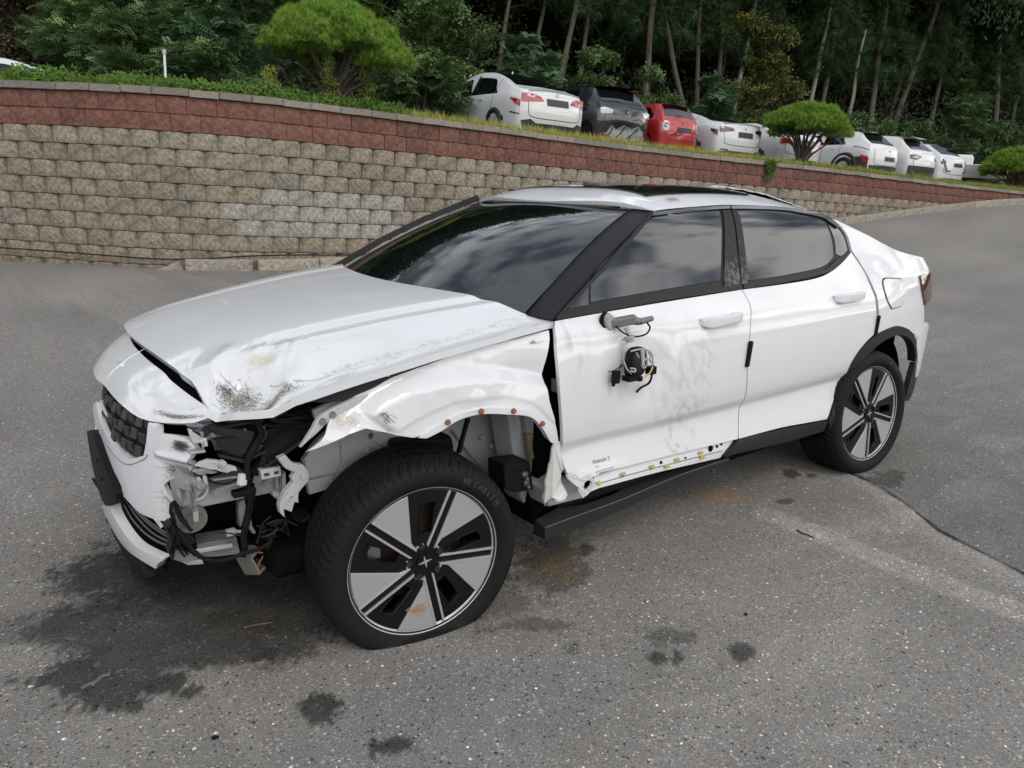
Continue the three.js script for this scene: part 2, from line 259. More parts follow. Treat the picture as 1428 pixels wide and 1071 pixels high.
function blockGeo(w, h, d, seed, rough, side) {
  const nx = 8, ny = 4, R = rng(seed), pos = [], uv = [], idx = [], u0 = R() * 3, v0 = R() * 3;
  const us = [-.5, -.47, -.29, -.15, 0, .15, .29, .47, .5], vs = [-.5, -.44, 0, .44, .5];
  for (let j = 0; j <= ny; j++) for (let i = 0; i <= nx; i++) {
    const u = us[i], v = vs[j], au = Math.abs(u); let z = au > .29 ? lerp(0, -side, (au - .29) / .21) : 0;
    const mid = sstep(.34, .22, au) * sstep(.5, .40, Math.abs(v));
    z += rough * mid * (0.6 + fbm(u * 7 + seed * 3.1, v * 5, seed, 3) * 2.2);
    if (Math.abs(v) > .49 || au > .49) z -= 0.012;
    pos.push(u * w, v * h, z); uv.push(u0 + u * w, v0 + v * h);
  }
  for (let j = 0; j < ny; j++) for (let i = 0; i < nx; i++) { const k = j * (nx + 1) + i; idx.push(k, k + 1, k + nx + 2, k, k + nx + 2, k + nx + 1); }
  let g = new THREE.BufferGeometry(); g.setAttribute('position', new THREE.Float32BufferAttribute(pos, 3)); g.setAttribute('uv', new THREE.Float32BufferAttribute(uv, 2)); g.setIndex(idx); g.computeVertexNormals();
  const b = new THREE.BoxGeometry(w, h, d); b.translate(0, 0, -d / 2 - side - 0.012); b.setIndex(Array.from(b.index.array).slice(0, 24));
  return merge([g, b]);
}
const toPx = p => { const d = p.clone().sub(CAM_POS), z = d.dot(camF); return [714 + 1020.8 * d.dot(camR) / z, 535.5 - 1020.8 * d.dot(camU) / z, z]; };
const carMask = (u, v) => (v > 275 && u > 640 && u < 1180) || (v > 330 && u > 545 && u < 1230) || (v > 372 && u > 330);
(() => {
  const wall = thing('retaining_wall', 'curved retaining wall of grey split-face blocks with two red top courses and concrete cap', 'wall');
  const R = rng(5), greyG = [1, 2, 3, 4, 5, 6].map(s => blockGeo(.432, .254, .2, s, .026, .052)), redG = [11, 12, 13].map(s => blockGeo(.432, .254, .2, s, .007, .012));
  const list = [];
  const put = (s, y) => { const p = wallCurve.getPointAt(clamp(s / wallLen)), t = wallCurve.getTangentAt(clamp(s / wallLen)); return [V3(p.x, y, p.z), Math.atan2(-t.z, t.x)]; };
  const top = CAP_TOP - CAP_H;
  for (let k = 0; k < 12; k++) {
    const y = top - (k + .5) * COURSE; let s = 0.1 + (k % 2) * .22 + R() * .05;
    for (; s < wallLen - .3; s += .44) {
      const [p, a] = put(s, y); if (y + .13 < groundY(p.x, p.z) - .1) continue;
      const red = k < 2, n = fbm(p.x * .35 + 3, y * .9, k * .05, 3) + .25 * (R() - .5);
      let m; if (red) m = M.red[Math.floor(clamp(.5 + n) * 3.99)];
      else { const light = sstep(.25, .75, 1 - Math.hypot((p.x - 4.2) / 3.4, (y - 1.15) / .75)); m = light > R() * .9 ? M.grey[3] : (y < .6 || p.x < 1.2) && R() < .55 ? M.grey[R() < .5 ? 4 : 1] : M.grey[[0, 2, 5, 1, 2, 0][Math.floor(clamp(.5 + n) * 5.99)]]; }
      const off = (11 - k) * -.010 + (R() - .5) * .010, nrm = V3(Math.sin(a), 0, Math.cos(a)); p.addScaledVector(nrm, -.02 + off * -1 - .11 + (red ? .0 : 0));
      const [u, v, d] = toPx(p); const seen = d > 1 && u > -20 && u < 1448 && v > -20 && v < 1090 && !carMask(u, v);
      list.push({ p, a: a + (R() - .5) * .012, m, g: red ? redG[Math.floor(R() * 3)] : greyG[Math.floor(R() * 6)], d: seen ? d : 1e3 + d });
    }
  }
  list.sort((a, b) => a.d - b.d);
  const far = new Map();
  list.forEach((b, i) => {
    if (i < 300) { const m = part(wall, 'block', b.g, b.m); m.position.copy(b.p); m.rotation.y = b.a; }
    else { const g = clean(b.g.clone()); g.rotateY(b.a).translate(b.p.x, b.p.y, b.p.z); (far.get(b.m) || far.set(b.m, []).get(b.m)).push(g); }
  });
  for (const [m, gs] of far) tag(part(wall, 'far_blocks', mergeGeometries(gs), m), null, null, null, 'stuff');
  const capG = [1, 2, 3].map(i => { const g = new RoundedBoxGeometry(.5, CAP_H - .006, .34, 1, .007); const p = g.attributes.position; for (let k = 0; k < p.count; k++) p.setY(k, p.getY(k) + .003 * Math.sin(i * 3 + p.getX(k) * 9)); return g; });
  let s = .3, i = 0, R2 = rng(8);
  while (s < wallLen - .4) { const w = .40 + R2() * .17, [p, a] = put(s + w / 2, CAP_TOP - CAP_H / 2 + (R2() - .5) * .012); p.addScaledVector(V3(Math.sin(a), 0, Math.cos(a)), -.13 + (R2() - .5) * .012); const m = part(wall, 'cap_stone', capG[i % 3], M.cap[Math.floor(R2() * 3)]); m.position.copy(p); m.rotation.set(0, a, (R2() - .5) * .006); m.scale.x = (w - .006) / .5; s += w; i++; }
  // soil and concrete core behind the blocks
  const pos = [], idx = [], n = 160; for (let q = 0; q <= n; q++) { const [p, a] = put(wallLen * q / n, 0), f = p.clone().addScaledVector(V3(Math.sin(a), 0, Math.cos(a)), -.30), b = p.clone().addScaledVector(V3(Math.sin(a), 0, Math.cos(a)), -.5); pos.push(f.x, -1.2, f.z, f.x, CAP_TOP - .06, f.z, b.x, CAP_TOP - .06, b.z); if (q) { const k = (q - 1) * 3; idx.push(k, k + 3, k + 1, k + 1, k + 3, k + 4, k + 1, k + 4, k + 2, k + 2, k + 4, k + 5); } }
  const g = new THREE.BufferGeometry(); g.setAttribute('position', new THREE.Float32BufferAttribute(pos, 3)); g.setIndex(idx); g.computeVertexNormals(); part(wall, 'core', g, M.earth);
  // kerb at the foot of the wall: stones of one metre, the first one dropped into the ground
  const kerb = thing('kerb', 'weathered concrete kerb along the foot of the retaining wall', null); kerb.userData.kind = 'structure';
  const kg = (() => { const sh = new THREE.Shape(); sh.moveTo(0, -.2); sh.lineTo(0, .15); sh.quadraticCurveTo(0, .17, -.02, .17); sh.lineTo(-.17, .17); sh.lineTo(-.17, -.2); const e = new THREE.ExtrudeGeometry(sh, { depth: 1, bevelEnabled: true, bevelSize: .006, bevelThickness: .006, bevelSegments: 1, curveSegments: 3 }); e.rotateY(-Math.PI / 2); e.translate(.5, 0, 0); return e; })();
  const s0 = (() => { let b = 0, bd = 1e9; for (let q = 0; q < 2000; q++) { const p = wallCurve.getPointAt(q / 2000), d = Math.abs(toPx(V3(p.x, .1, p.z))[0] - 262); if (d < bd) { bd = d; b = q / 2000; } } return b * wallLen; })();
  const kerbAt = (ss, w, drop) => { const [p, a] = put(ss, 0); p.addScaledVector(V3(Math.sin(a), 0, Math.cos(a)), .30); p.y = groundY(p.x, p.z) - drop; const t = wallCurve.getTangentAt(ss / wallLen), p2 = p.clone().addScaledVector(t, .5), sl = Math.atan2(groundY(p2.x, p2.z) - groundY(p.x, p.z), .5); const m = part(kerb, 'kerbstone', kg, M.kerb[Math.floor(R2() * 3)]); m.position.copy(p); m.rotation.order = 'YZX'; m.rotation.set(0, a, sl); m.scale.x = w; return m; };
  for (let ss = s0 + .5, k = 0; ss < wallLen - 1.5; ss += 1, k++) kerbAt(ss, .99, (R2() - .5) * .012);
  const ramp = kerbAt(s0 - .17, .36, .085); ramp.rotation.z += .42;
})();
(() => {                                                    // irrigation pipe lying along the wall foot
  const pts = []; for (let i = 0; i <= 60; i++) { const x = -4 + i * .2, u = wallCurve; let b = 0, bd = 1e9; for (let q = 0; q <= 400; q++) { const p = u.getPointAt(q / 400 * .5), d = Math.abs(p.x - x); if (d < bd) { bd = d; b = q / 400 * .5; } } const p = u.getPointAt(b), t = u.getTangentAt(b), nn = V3(-t.z, 0, t.x); const y = groundY(p.x, p.z) + lerp(.27, .16, sstep(-1.5, 1.6, x)) + .05 * sstep(1.8, 3, x) + .012 * Math.sin(x * 2.3); pts.push(V3(p.x, y, p.z).addScaledVector(nn, .02 + .02 * sstep(1, 2, x))); }
  const g = tube(pts, .012, 180, 6);
  tag(part(scene, 'pipe', g, new THREE.MeshStandardMaterial({ color: 0x0b0b0c, roughness: .6 })), 'thin black irrigation pipe running along the foot of the block wall', 'pipe');
})();
// ---------------------------------------------------------------- the wrecked sedan: its own frame, x to the rear, y up from the lot, z to its left side
const car = thing('wrecked_sedan', 'white fastback sedan with crushed left front corner, torn fender and dangling mirror', 'car');
const carQ = new THREE.Quaternion().setFromRotationMatrix(new THREE.Matrix4().makeBasis(V3(.999479, .0317, -.006012).normalize(), V3(-.031695, .999497, .001022).normalize(), V3(.006041, -.000831, .999981).normalize()));
car.quaternion.copy(carQ);
// where the photograph was taken from, in the car's frame: used to read outlines off the photograph onto the body surfaces
const tC = V3(-1.3107, 1.4506, 2.7043), tR = V3(.7788625, .0287552, .6265352), tU = V3(.1375872, .9667826, -.2154094), tF = V3(.6119174, -.2539775, -.7490344);
const ray = (u, v) => tF.clone().addScaledVector(tR, (u - 714) / 1020.804).addScaledVector(tU, -(v - 535.5) / 1020.804);
function hit(u, v, g, t0 = .8, t1 = 8.5) {
  const d = ray(u, v), at = t => tC.clone().addScaledVector(d, t); let best = t0, bg = 1e9;
  for (let t = t0; t < t1; t += .02) { const p = at(t), s = g(p.x, p.y, p.z); if (s < bg) { bg = s; best = t; } if (s < 0) { let a = t - .02, b = t; for (let i = 0; i < 24; i++) { const m = (a + b) / 2, q = at(m); if (g(q.x, q.y, q.z) < 0) b = m; else a = m; } return at(b); } }
  return at(best);
}
const onPlane = (u, v, ax, val) => { const d = ray(u, v), t = (val - tC.getComponent(ax)) / d.getComponent(ax); return tC.clone().addScaledVector(d, t); };

// body surfaces
const W_ = pchip([-.95, -.86, -.75, -.6, -.4, -.1, .4, 1.5, 2.5, 3.0, 3.25, 3.4, 3.5, 3.6, 3.7, 3.78], [.42, .52, .65, .75, .83, .89, .92, .93, .926, .918, .90, .876, .848, .795, .69, .55]);
const Sf = pchip([0, .2, .29, .36, .42, .48, .535, .59, .66, .74, .82, .88, .92, .96, 1.0, 1.06, 1.2, 1.36, 1.45, 1.6], [-.10, -.055, -.016, -.004, -.016, -.030, -.037, -.014, -.003, 0, -.003, -.011, -.020, -.034, -.062, -.10, -.18, -.28, -.37, -.6]);
const Sr = pchip([0, .2, .3, .45, .6, .7, .84, .92, .98, 1.06, 1.12, 1.2, 1.36, 1.45, 1.6], [-.10, -.05, -.02, -.008, -.002, 0, -.004, -.013, -.022, -.042, -.08, -.14, -.27, -.37, -.6]);
const gauss = (x, y, cx, cy, sx, sy) => Math.exp(-(((x - cx) / sx) ** 2) - (((y - cy) / sy) ** 2));
function zs0(x, y) { const k = sstep(2.55, 3.05, x); return W_(x) + lerp(Sf(y), Sr(y), k); }
function sideDent(x, y) {
  if (x > 1.7) return x > 2.3 ? -.013 * gauss(x, y, 2.83, 1.10, .055, .035) + .004 * gauss(x, y, 2.9, 1.08, .09, .06) : 0;
  let d = 0;
  d -= .022 * gauss(x, y, .80, .80, .15, .13);                       // hollow behind the mirror
  d += .010 * gauss(x, y, .98, .78, .05, .10);
  d -= .012 * gauss(x, y, .62, .60, .16, .12);
  d -= .010 * gauss(x, y, .48, .75, .07, .2);
  d -= .030 * gauss(x, y, .46, .33, .09, .06);
  return d;
}
const zs = (x, y) => zs0(x, y) + sideDent(x, y);
const gSide = (x, y, z) => z - zs(x, y);
const nosePlan = z => -.90 + .25 * Math.pow(Math.abs(z) / .75, 2.6);
const noseG = pchip([.1, .2, .35, .5, .68, .75, .79, .82, .85, .88, .92, .97], [.08, .03, 0, -.01, 0, .012, .035, .06, .098, .15, .25, .42]);
const xf = (z, y) => nosePlan(z) + noseG(y);
const gFront = (x, y, z) => Math.abs(z) > .86 ? 1 : xf(z, y) - x;
const S = (u, v) => hit(u, v, gSide), F = (u, v) => hit(u, v, gFront);
const sxy = p => { let h = S(p[0], p[1]); if (h.x > 3.68) h = onPlane(p[0], p[1], 0, 3.62); return [h.x, h.y, p[2]]; };
const fzy = p => { const h = F(p[0], p[1]); return [h.z, h.y, p[2]]; };

// ---- paint and other materials
const flake = (() => { const R = rng(3); return 0; })();
M.paint = new THREE.MeshPhysicalMaterial({ color: new THREE.Color().setRGB(.69, .71, .745), roughness: .06, ior: 1.64, vertexColors: true });
M.paintPlain = new THREE.MeshPhysicalMaterial({ color: new THREE.Color().setRGB(.69, .71, .745), roughness: .06, ior: 1.64 });
M.paintTorn = new THREE.MeshPhysicalMaterial({ color: new THREE.Color().setRGB(.60, .60, .60), roughness: .5, clearcoat: .4, clearcoatRoughness: .2, vertexColors: true, side: THREE.DoubleSide });
M.blackTrim = new THREE.MeshPhysicalMaterial({ specularIntensity: .45, color: new THREE.Color().setRGB(.022, .022, .024), roughness: .55, side: THREE.DoubleSide });
M.blackGloss = new THREE.MeshPhysicalMaterial({ color: new THREE.Color().setRGB(.008, .008, .009), roughness: .12, clearcoat: 1, clearcoatRoughness: .03 });
M.blackPlastic = new THREE.MeshPhysicalMaterial({ specularIntensity: .3, color: new THREE.Color().setRGB(.009, .009, .0095), roughness: .5, side: THREE.DoubleSide });
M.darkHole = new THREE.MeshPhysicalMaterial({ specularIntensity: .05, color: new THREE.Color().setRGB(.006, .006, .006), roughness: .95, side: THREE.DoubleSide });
M.glass = new THREE.MeshPhysicalMaterial({ color: new THREE.Color().setRGB(.004, .0045, .006), roughness: .012, ior: 1.9 });
M.primer = new THREE.MeshStandardMaterial({ color: new THREE.Color().setRGB(.36, .375, .40), roughness: .55, side: THREE.DoubleSide });
M.primerDark = new THREE.MeshStandardMaterial({ color: new THREE.Color().setRGB(.22, .23, .245), roughness: .6, side: THREE.DoubleSide });
M.bracket = new THREE.MeshStandardMaterial({ color: new THREE.Color().setRGB(.43, .45, .47), roughness: .45, side: THREE.DoubleSide });
M.alu = new THREE.MeshStandardMaterial({ color: new THREE.Color().setRGB(.55, .56, .57), roughness: .35, metalness: .85 });
M.steel = new THREE.MeshStandardMaterial({ color: new THREE.Color().setRGB(.40, .40, .40), roughness: .4, metalness: .9 });
M.rust = new THREE.MeshStandardMaterial({ color: new THREE.Color().setRGB(.28, .10, .045), roughness: .9 });
M.rubber = new THREE.MeshPhysicalMaterial({ specularIntensity: .3, color: new THREE.Color().setRGB(.010, .010, .010), roughness: .75 });
M.clip = new THREE.MeshStandardMaterial({ color: new THREE.Color().setRGB(.55, .42, .14), roughness: .5 });
M.lampRed = new THREE.MeshPhysicalMaterial({ color: new THREE.Color().setRGB(.09, .004, .006), roughness: .1, clearcoat: 1, clearcoatRoughness: .02 });
const mix3 = (a, b, t) => [lerp(a[0], b[0], t), lerp(a[1], b[1], t), lerp(a[2], b[2], t)];
const WHITE = [1, 1, 1];
const doorCol = (x, y, p) => {                                          // faint smeared dirt on the doors
  let c = WHITE; const dx = x - 1.05, dy = y - .74;
  const smear = sstep(.0, .4, 1 - Math.hypot(dx / .27, dy / .27) + .4 * fbm(x * 6, y * 6, 2, 3)) * sstep(.02, .10, fbm(x * 24 + y * 8, y * 17, 1, 3));
  c = mix3(c, [.88, .87, .855], .85 * smear);
  const low = sstep(.05, .2, fbm(x * 22 + y * 10, y * 22, 6, 3)) * sstep(.25, .6, gauss(x, y, 1.08, .52, .10, .16)); c = mix3(c, [.80, .785, .76], low);
  const edge = sstep(.62, .52, x) * sstep(-.05, .2, fbm(x * 30, y * 12, 3, 3)) * (.4 * gauss(x, y, .45, .95, .05, .09)); return mix3(c, [.35, .24, .14], clamp(edge));
};
const plainCol = () => WHITE;

// ---- side panels
const SEG = 6;
function sidePanel(name, px, mat, o = {}) {
  const poly = outline(px.map(p => sxy(p)), o.seg || .03), off = o.off || 0;
  return part(o.parent || car, name, panel(poly, (x, y) => V3(x, y, zs(x, y) + off), { cell: o.cell || .025, thick: o.thick ?? .014, col: mat.vertexColors ? (o.col || plainCol) : null }), mat, o.label);
}
const frontDoor = sidePanel('front_door', [[774, 448, 1], [904, 425], [1034, 404, 1], [1045, 424], [1046, 450], [1042, 500], [1035, 560], [1029, 612, 1], [930, 636], [838, 659, 1], [820, 668], [803, 671], [793, 664], [787, 650, 1], [785, 600], [781, 545], [776, 485]], M.paint, { col: doorCol, cell: .0105, label: 'dented white front door with smears and torn mirror mount' });
const rearDoor = sidePanel('rear_door', [[1035.2, 404, 1], [1092, 396.5], [1137, 388.5], [1159, 379], [1176, 365], [1187, 352, 1], [1204.5, 378], [1215, 402], [1221, 422], [1222.5, 441], [1221, 464, 1], [1204, 481], [1187, 506], [1173, 534], [1162, 559], [1153, 584.5, 1], [1100, 594], [1078, 599], [1030.2, 611.8, 1], [1036.2, 560], [1043.2, 500], [1047.2, 450], [1046.2, 424]], M.paint, { col: doorCol });
// roof edge, read along the drip line of the left side, then the crest of the quarter panel
const E = [[905, 295], [930, 291.5], [964, 288.5], [1017, 285.5], [1048, 286], [1090, 290], [1140, 299], [1173, 310], [1212, 329], [1232, 340], [1257, 351.5], [1288, 360]].map(p => { let h = S(p[0], p[1]); if (h.x > 3.68) h = onPlane(p[0], p[1], 0, 3.62); return h; });
E[0].x = Math.min(E[0].x, 1.13);
const eX = E.map(p => p.x); for (let i = 1; i < eX.length; i++) eX[i] = Math.max(eX[i], eX[i - 1] + .02);
const eY = pchip(eX, E.map(p => p.y)), eZ = pchip(eX, E.map(p => p.z));
console.log('edge', E.map(p => [p.x.toFixed(2), p.y.toFixed(3), p.z.toFixed(3)].join(',')).join('  '));
const quarter = sidePanel('quarter_panel', [[1188, 349, 1], [1183, 331], [1174, 317], [1160, 305, 1], [1173, 310], [1212, 329], [1232, 340], [1257, 351.5], [1288, 360, 1], [1296, 368], [1297, 377, 1], [1282, 384, 1], [1284.5, 404], [1288, 425, 1], [1289, 447, 1], [1277, 467, 1], [1268.5, 461.5], [1254.5, 454.5], [1240.5, 457], [1224.5, 465, 1], [1226, 441], [1224.5, 421], [1218, 401], [1206, 377]], M.paint, { cell: .03 });
sidePanel('fuel_lid', [[1231, 391], [1243, 388.5], [1255, 389, 1], [1259, 400], [1260, 418, 1], [1255, 426], [1243, 430, 1], [1236, 415]], M.paintPlain, { off: .006, thick: .012 });
sidePanel('fuel_lid_gap', [[1230, 390], [1243, 387.3], [1256, 388, 1], [1260.2, 400], [1261, 419, 1], [1255.5, 427.2], [1242.5, 431.3, 1], [1235, 415]], M.darkHole, { off: .0015, thick: 0 });
sidePanel('rear_bumper', [[1289.5, 449, 1], [1293, 458], [1291, 478], [1283, 509], [1274, 526, 1], [1277, 500], [1275.5, 480], [1277.5, 468.5, 1]], M.paintPlain, { off: .012, thick: .03 });
sidePanel('rear_bumper_trim', [[1277, 524, 1], [1267, 558, 1], [1259.5, 559, 1], [1268, 530], [1275, 505, 1]], M.blackTrim, { off: .006, thick: .03 });
const tl = sidePanel('tail_lamp', [[1281, 384.5, 1], [1291, 380], [1300, 381.5, 1], [1301, 389], [1296.5, 413], [1288.5, 425, 1], [1284.5, 405]], M.lampRed, { off: .012, thick: .05, cell: .02 });
sidePanel('sill_trim', [[1029, 612, 1], [1078, 601], [1100, 596], [1154, 586.5, 1], [1148, 601, 1], [1100, 615], [1020, 634, 1], [1010, 639, 1], [1019, 627]], M.blackTrim, { off: .004, thick: .05 });
sidePanel('arch_trim', [[1154, 586, 1], [1162, 560.5], [1173, 535], [1187, 507], [1204, 482], [1223, 465.5], [1240.5, 457.5], [1254.5, 455], [1268.5, 462], [1275.5, 476], [1278, 497, 1], [1274, 504, 1], [1273, 485], [1266, 472], [1252, 467], [1232, 474], [1212.5, 490], [1193, 513], [1176, 543], [1166, 571], [1157, 612, 1], [1149, 619, 1]], M.blackTrim, { off: .010, thick: .045 });
// side glass, its frames and pillars
const glassGrow = .0;
const fw = [[826, 421.5, 1], [932, 403], [1006.5, 391, 1], [1008, 350], [1005, 294.5, 1], [960, 296.5], [912, 304, 1], [868, 343], [830, 384]];
sidePanel('window_surround', [[773.5, 441, 1], [838, 375], [905, 296, 1], [964, 289], [1017, 286], [1048, 286.3], [1092, 288.5], [1137, 295.5], [1154, 301], [1173, 316.5], [1182, 330], [1186.5, 350, 1], [1176, 363.5], [1159, 377.5], [1137, 387.5], [1092, 395.5], [1036, 403, 1], [904, 424], [776, 446.5, 1]], M.blackTrim, { off: -.012, thick: .02 });
sidePanel('front_window', fw, M.glass, { off: -.008, thick: .003 });
sidePanel('mirror_quarter_glass', [[796, 430.5, 1], [824, 389, 1], [822.5, 425.5, 1]], M.glass, { off: -.008, thick: .003 });
sidePanel('rear_window', [[1046, 391.5, 1], [1098, 383.5], [1148, 372], [1164, 358, 1], [1162, 335], [1152.5, 310, 1], [1132, 301], [1090, 294], [1030, 293.5, 1], [1041, 345]], M.glass, { off: -.008, thick: .003 });
sidePanel('rear_quarter_glass', [[1168, 354, 1], [1166, 334], [1156, 311, 1], [1170, 318], [1180, 333], [1184, 349, 1], [1176, 357]], M.blackGloss, { off: -.009, thick: .003 });
const scuffed = new THREE.MeshPhysicalMaterial({ specularIntensity: .45, color: 0xffffff, roughness: .5, vertexColors: true });
const scuffCol = (x, y) => { const k = sstep(-.05, .12, fbm(x * 120, y * 40, 1, 3) + .5 * sstep(1.28, 1.08, y) - .42); return mix3([.018, .018, .019], [.12, .115, .105], k); };
sidePanel('door_pillar_trim', [[1008, 293, 1], [1019, 292, 1], [1028, 340], [1034, 396, 1], [1012, 400.5, 1], [1011.5, 350]], scuffed, { off: -.003, thick: .01, col: scuffCol, cell: .007, label: 'scuffed black pillar trim of the front door' });
sidePanel('door_pillar_trim', [[1021, 292, 1], [1029, 292.5, 1], [1039, 340], [1045, 386], [1043, 395, 1], [1036, 396, 1], [1030, 340]], scuffed, { off: -.003, thick: .01, col: scuffCol, cell: .007, label: 'scuffed black pillar trim of the rear door' });
sidePanel('belt_strip', [[775, 441, 1], [835, 430.5], [932, 409.5], [1034, 396.5, 1], [1035, 402.5, 1], [932, 418], [840, 434.5], [777, 446, 1]], M.blackTrim, { off: .002, thick: .012 });
sidePanel('belt_strip', [[1037, 396.5, 1], [1098, 387], [1148, 376.5], [1166, 362.5], [1184, 350, 1], [1186, 352, 1], [1171, 367], [1155, 379.5], [1098, 393], [1037, 402.5, 1]], M.blackTrim, { off: .002, thick: .012 });
sidePanel('window_moulding', [[776, 440.5, 1], [838, 373.5], [905, 295, 1], [911, 297, 1], [845, 374], [783, 439.5, 1]], M.blackTrim, { off: .004, thick: .014 });
sidePanel('window_moulding', [[906, 296, 1], [964, 289.5], [1017, 286.5], [1018, 290.5, 1], [964, 293.8], [910, 300.5, 1]], M.blackGloss, { off: .003, thick: .012 });
sidePanel('window_moulding', [[1019, 286.5, 1], [1048, 286.5], [1092, 288.5], [1137, 295.5], [1154, 301], [1172, 316], [1168, 317, 1], [1150, 305], [1132, 299.5], [1090, 292.5], [1020, 290.8, 1]], M.blackGloss, { off: .003, thick: .012 });

// ---- roof, tailgate: sections across the car, from the windscreen header to the tail
const Yt = pchip([1.0, 1.1, 1.2, 1.5, 1.8, 2.1, 2.3, 2.55, 2.85, 3.15, 3.4, 3.62, 3.7], [1.405, 1.447, 1.474, 1.498, 1.505, 1.498, 1.472, 1.41, 1.32, 1.235, 1.172, 1.135, 1.12]);
const xEnd = 3.60, headX = s => 1.02 + .10 * s * s;
const shell = (x, s) => { const xe = clamp(x, eX[0], eX[eX.length - 1]), ye = eY(xe), ze = eZ(xe), a = Math.abs(s), yc = Math.max(Yt(x), ye + .01); return V3(x, ye + (yc - ye) * (1 - Math.pow(a, 3.4)), ze * s); };
const roofFn = (x, s) => shell(x, s);
const roofPoly = (() => { const o = []; for (let i = 0; i <= 24; i++) { const s = -1 + i / 12; o.push([headX(s), s]); } for (let i = 0; i <= 24; i++) { const s = 1 - i / 12; o.push([xEnd - .10 * s * s, s]); } return o; })();
part(car, 'roof', panel(roofPoly.map(p => [p[0], p[1] * .6]), (x, b) => roofFn(x, b / .6), { cell: .04, thick: .015, flip: true, col: (a, b, p) => { const k = sstep(.0, .18, gauss(p.x, p.z, 1.36, .52, .10, .018) - .55 + .5 * fbm(p.x * 30, p.z * 60, 0, 3)); return mix3(WHITE, [.34, .18, .10], .8 * k); } }), M.paint);
const roofGlass = [[1.24, -.8], [1.24, .78], [2.02, .80], [2.12, .62], [2.12, -.8]];
part(car, 'roof_glass', panel(outline(roofGlass.map(p => [p[0], p[1] * .6, 1]), .05), (x, b) => { const p = roofFn(x, b / .6); p.y += .006; return p; }, { cell: .05, thick: .004, flip: true }), M.blackGloss);
part(car, 'rear_glass', panel(outline([[2.3, -.74, 1], [2.3, .74, 1], [3.12, .80, 1], [3.12, -.80, 1]].map(p => [p[0], p[1] * .6, 1]), .05), (x, b) => { const p = roofFn(x, b / .6); p.y += .006; return p; }, { cell: .05, thick: .004, flip: true }), M.glass);
// buckled strip of roof skin and broken glass standing up at the back of the roof opening
(() => {
  const f = (a, b) => { const p = roofFn(2.02 + a, .42 + b); p.y += .008 + .016 * Math.abs(fbm(a * 12, b * 14, 3, 3)) + .008 * Math.sin(a * 9); return p; };
  part(car, 'buckled_roof_skin', panel(outline([[0, 0], [.1, -.12], [.25, -.16], [.42, -.06], [.5, .1], [.62, .34], [.5, .42], [.3, .36], [.12, .22]], .03), f, { cell: .02, thick: .004, flip: true, col: plainCol }), M.paintTorn, 'buckled white roof skin behind the glass roof');
})();
// tail: rear face below the spoiler, and the right-hand side of the body
part(car, 'tailgate', panel(outline([[-.62, .62, 1], [.62, .62, 1], [.64, 1.08, 1], [0, 1.115], [-.64, 1.08, 1]], .06), (z, y) => V3(3.60 - .12 * (z / .72) ** 2 - .10 * (y - .9) ** 2, y, z), { cell: .05, thick: .01, flip: true }), M.paintPlain);
part(car, 'rear_bumper', panel(outline([[-.70, .30, 1], [.70, .30, 1], [.70, .64, 1], [-.70, .64, 1]], .06), (z, y) => V3(3.63 - .30 * Math.pow(Math.abs(z) / .8, 3) - .25 * (y - .5) ** 2, y, z), { cell: .05, thick: .01, flip: true }), M.paintPlain);
part(car, 'rear_diffuser', panel(outline([[-.76, .16, 1], [.76, .16, 1], [.78, .30, 1], [-.78, .30, 1]], .06), (z, y) => V3(3.60 - .22 * Math.pow(Math.abs(z) / .8, 3) + .3 * (y - .3), y, z), { cell: .06, thick: .01, flip: true }), M.blackTrim);
part(car, 'tail_light_bar', panel(outline([[-.66, .90, 1], [.66, .90, 1], [.66, .96, 1], [-.66, .96, 1]], .06), (z, y) => V3(3.615 - .13 * (z / .72) ** 2, y, z), { cell: .06, thick: .02, flip: true }), M.lampRed);
const farSide = (name, poly, mat, off = 0, smooth = .06) => part(car, name, panel(outline(poly, smooth), (x, y) => V3(x, y, -(zs0(x, y) + off)), { cell: .05, thick: .012, flip: true }), mat);
farSide('right_fender', [[-.66, .80, 1], [-.2, .92], [.45, .985, 1], [.45, .33, 1], [.36, .36], [.30, .55], [.12, .68], [-.06, .71], [-.24, .68], [-.42, .55], [-.48, .36, 1], [-.62, .40, 1]], M.paintPlain);
farSide('right_front_door', [[.46, .33, 1], [.46, .99, 1], [1.56, 1.03, 1], [1.52, .33, 1]], M.paintPlain);
farSide('right_rear_door', [[1.53, .33, 1], [1.57, 1.03, 1], [2.5, 1.06, 1], [2.62, 1.1, 1], [2.60, .75], [2.35, .55], [2.26, .33, 1]], M.paintPlain);
farSide('right_quarter_panel', [[2.63, 1.10, 1], [2.55, 1.30], [2.3, 1.40, 1], [2.8, 1.27], [3.2, 1.15], [3.66, 1.06, 1], [3.70, .35, 1], [3.15, .33, 1], [3.10, .52], [2.98, .66], [2.72, .74], [2.61, .74, 1]], M.paintPlain);
farSide('right_window', [[.55, 1.0, 1], [1.15, 1.37, 1], [2.25, 1.385, 1], [2.6, 1.12, 1], [2.5, 1.065, 1]], M.glass, -.004);
farSide('right_sill', [[.4, .18, 1], [2.3, .18, 1], [2.3, .32, 1], [.4, .32, 1]], M.blackTrim);

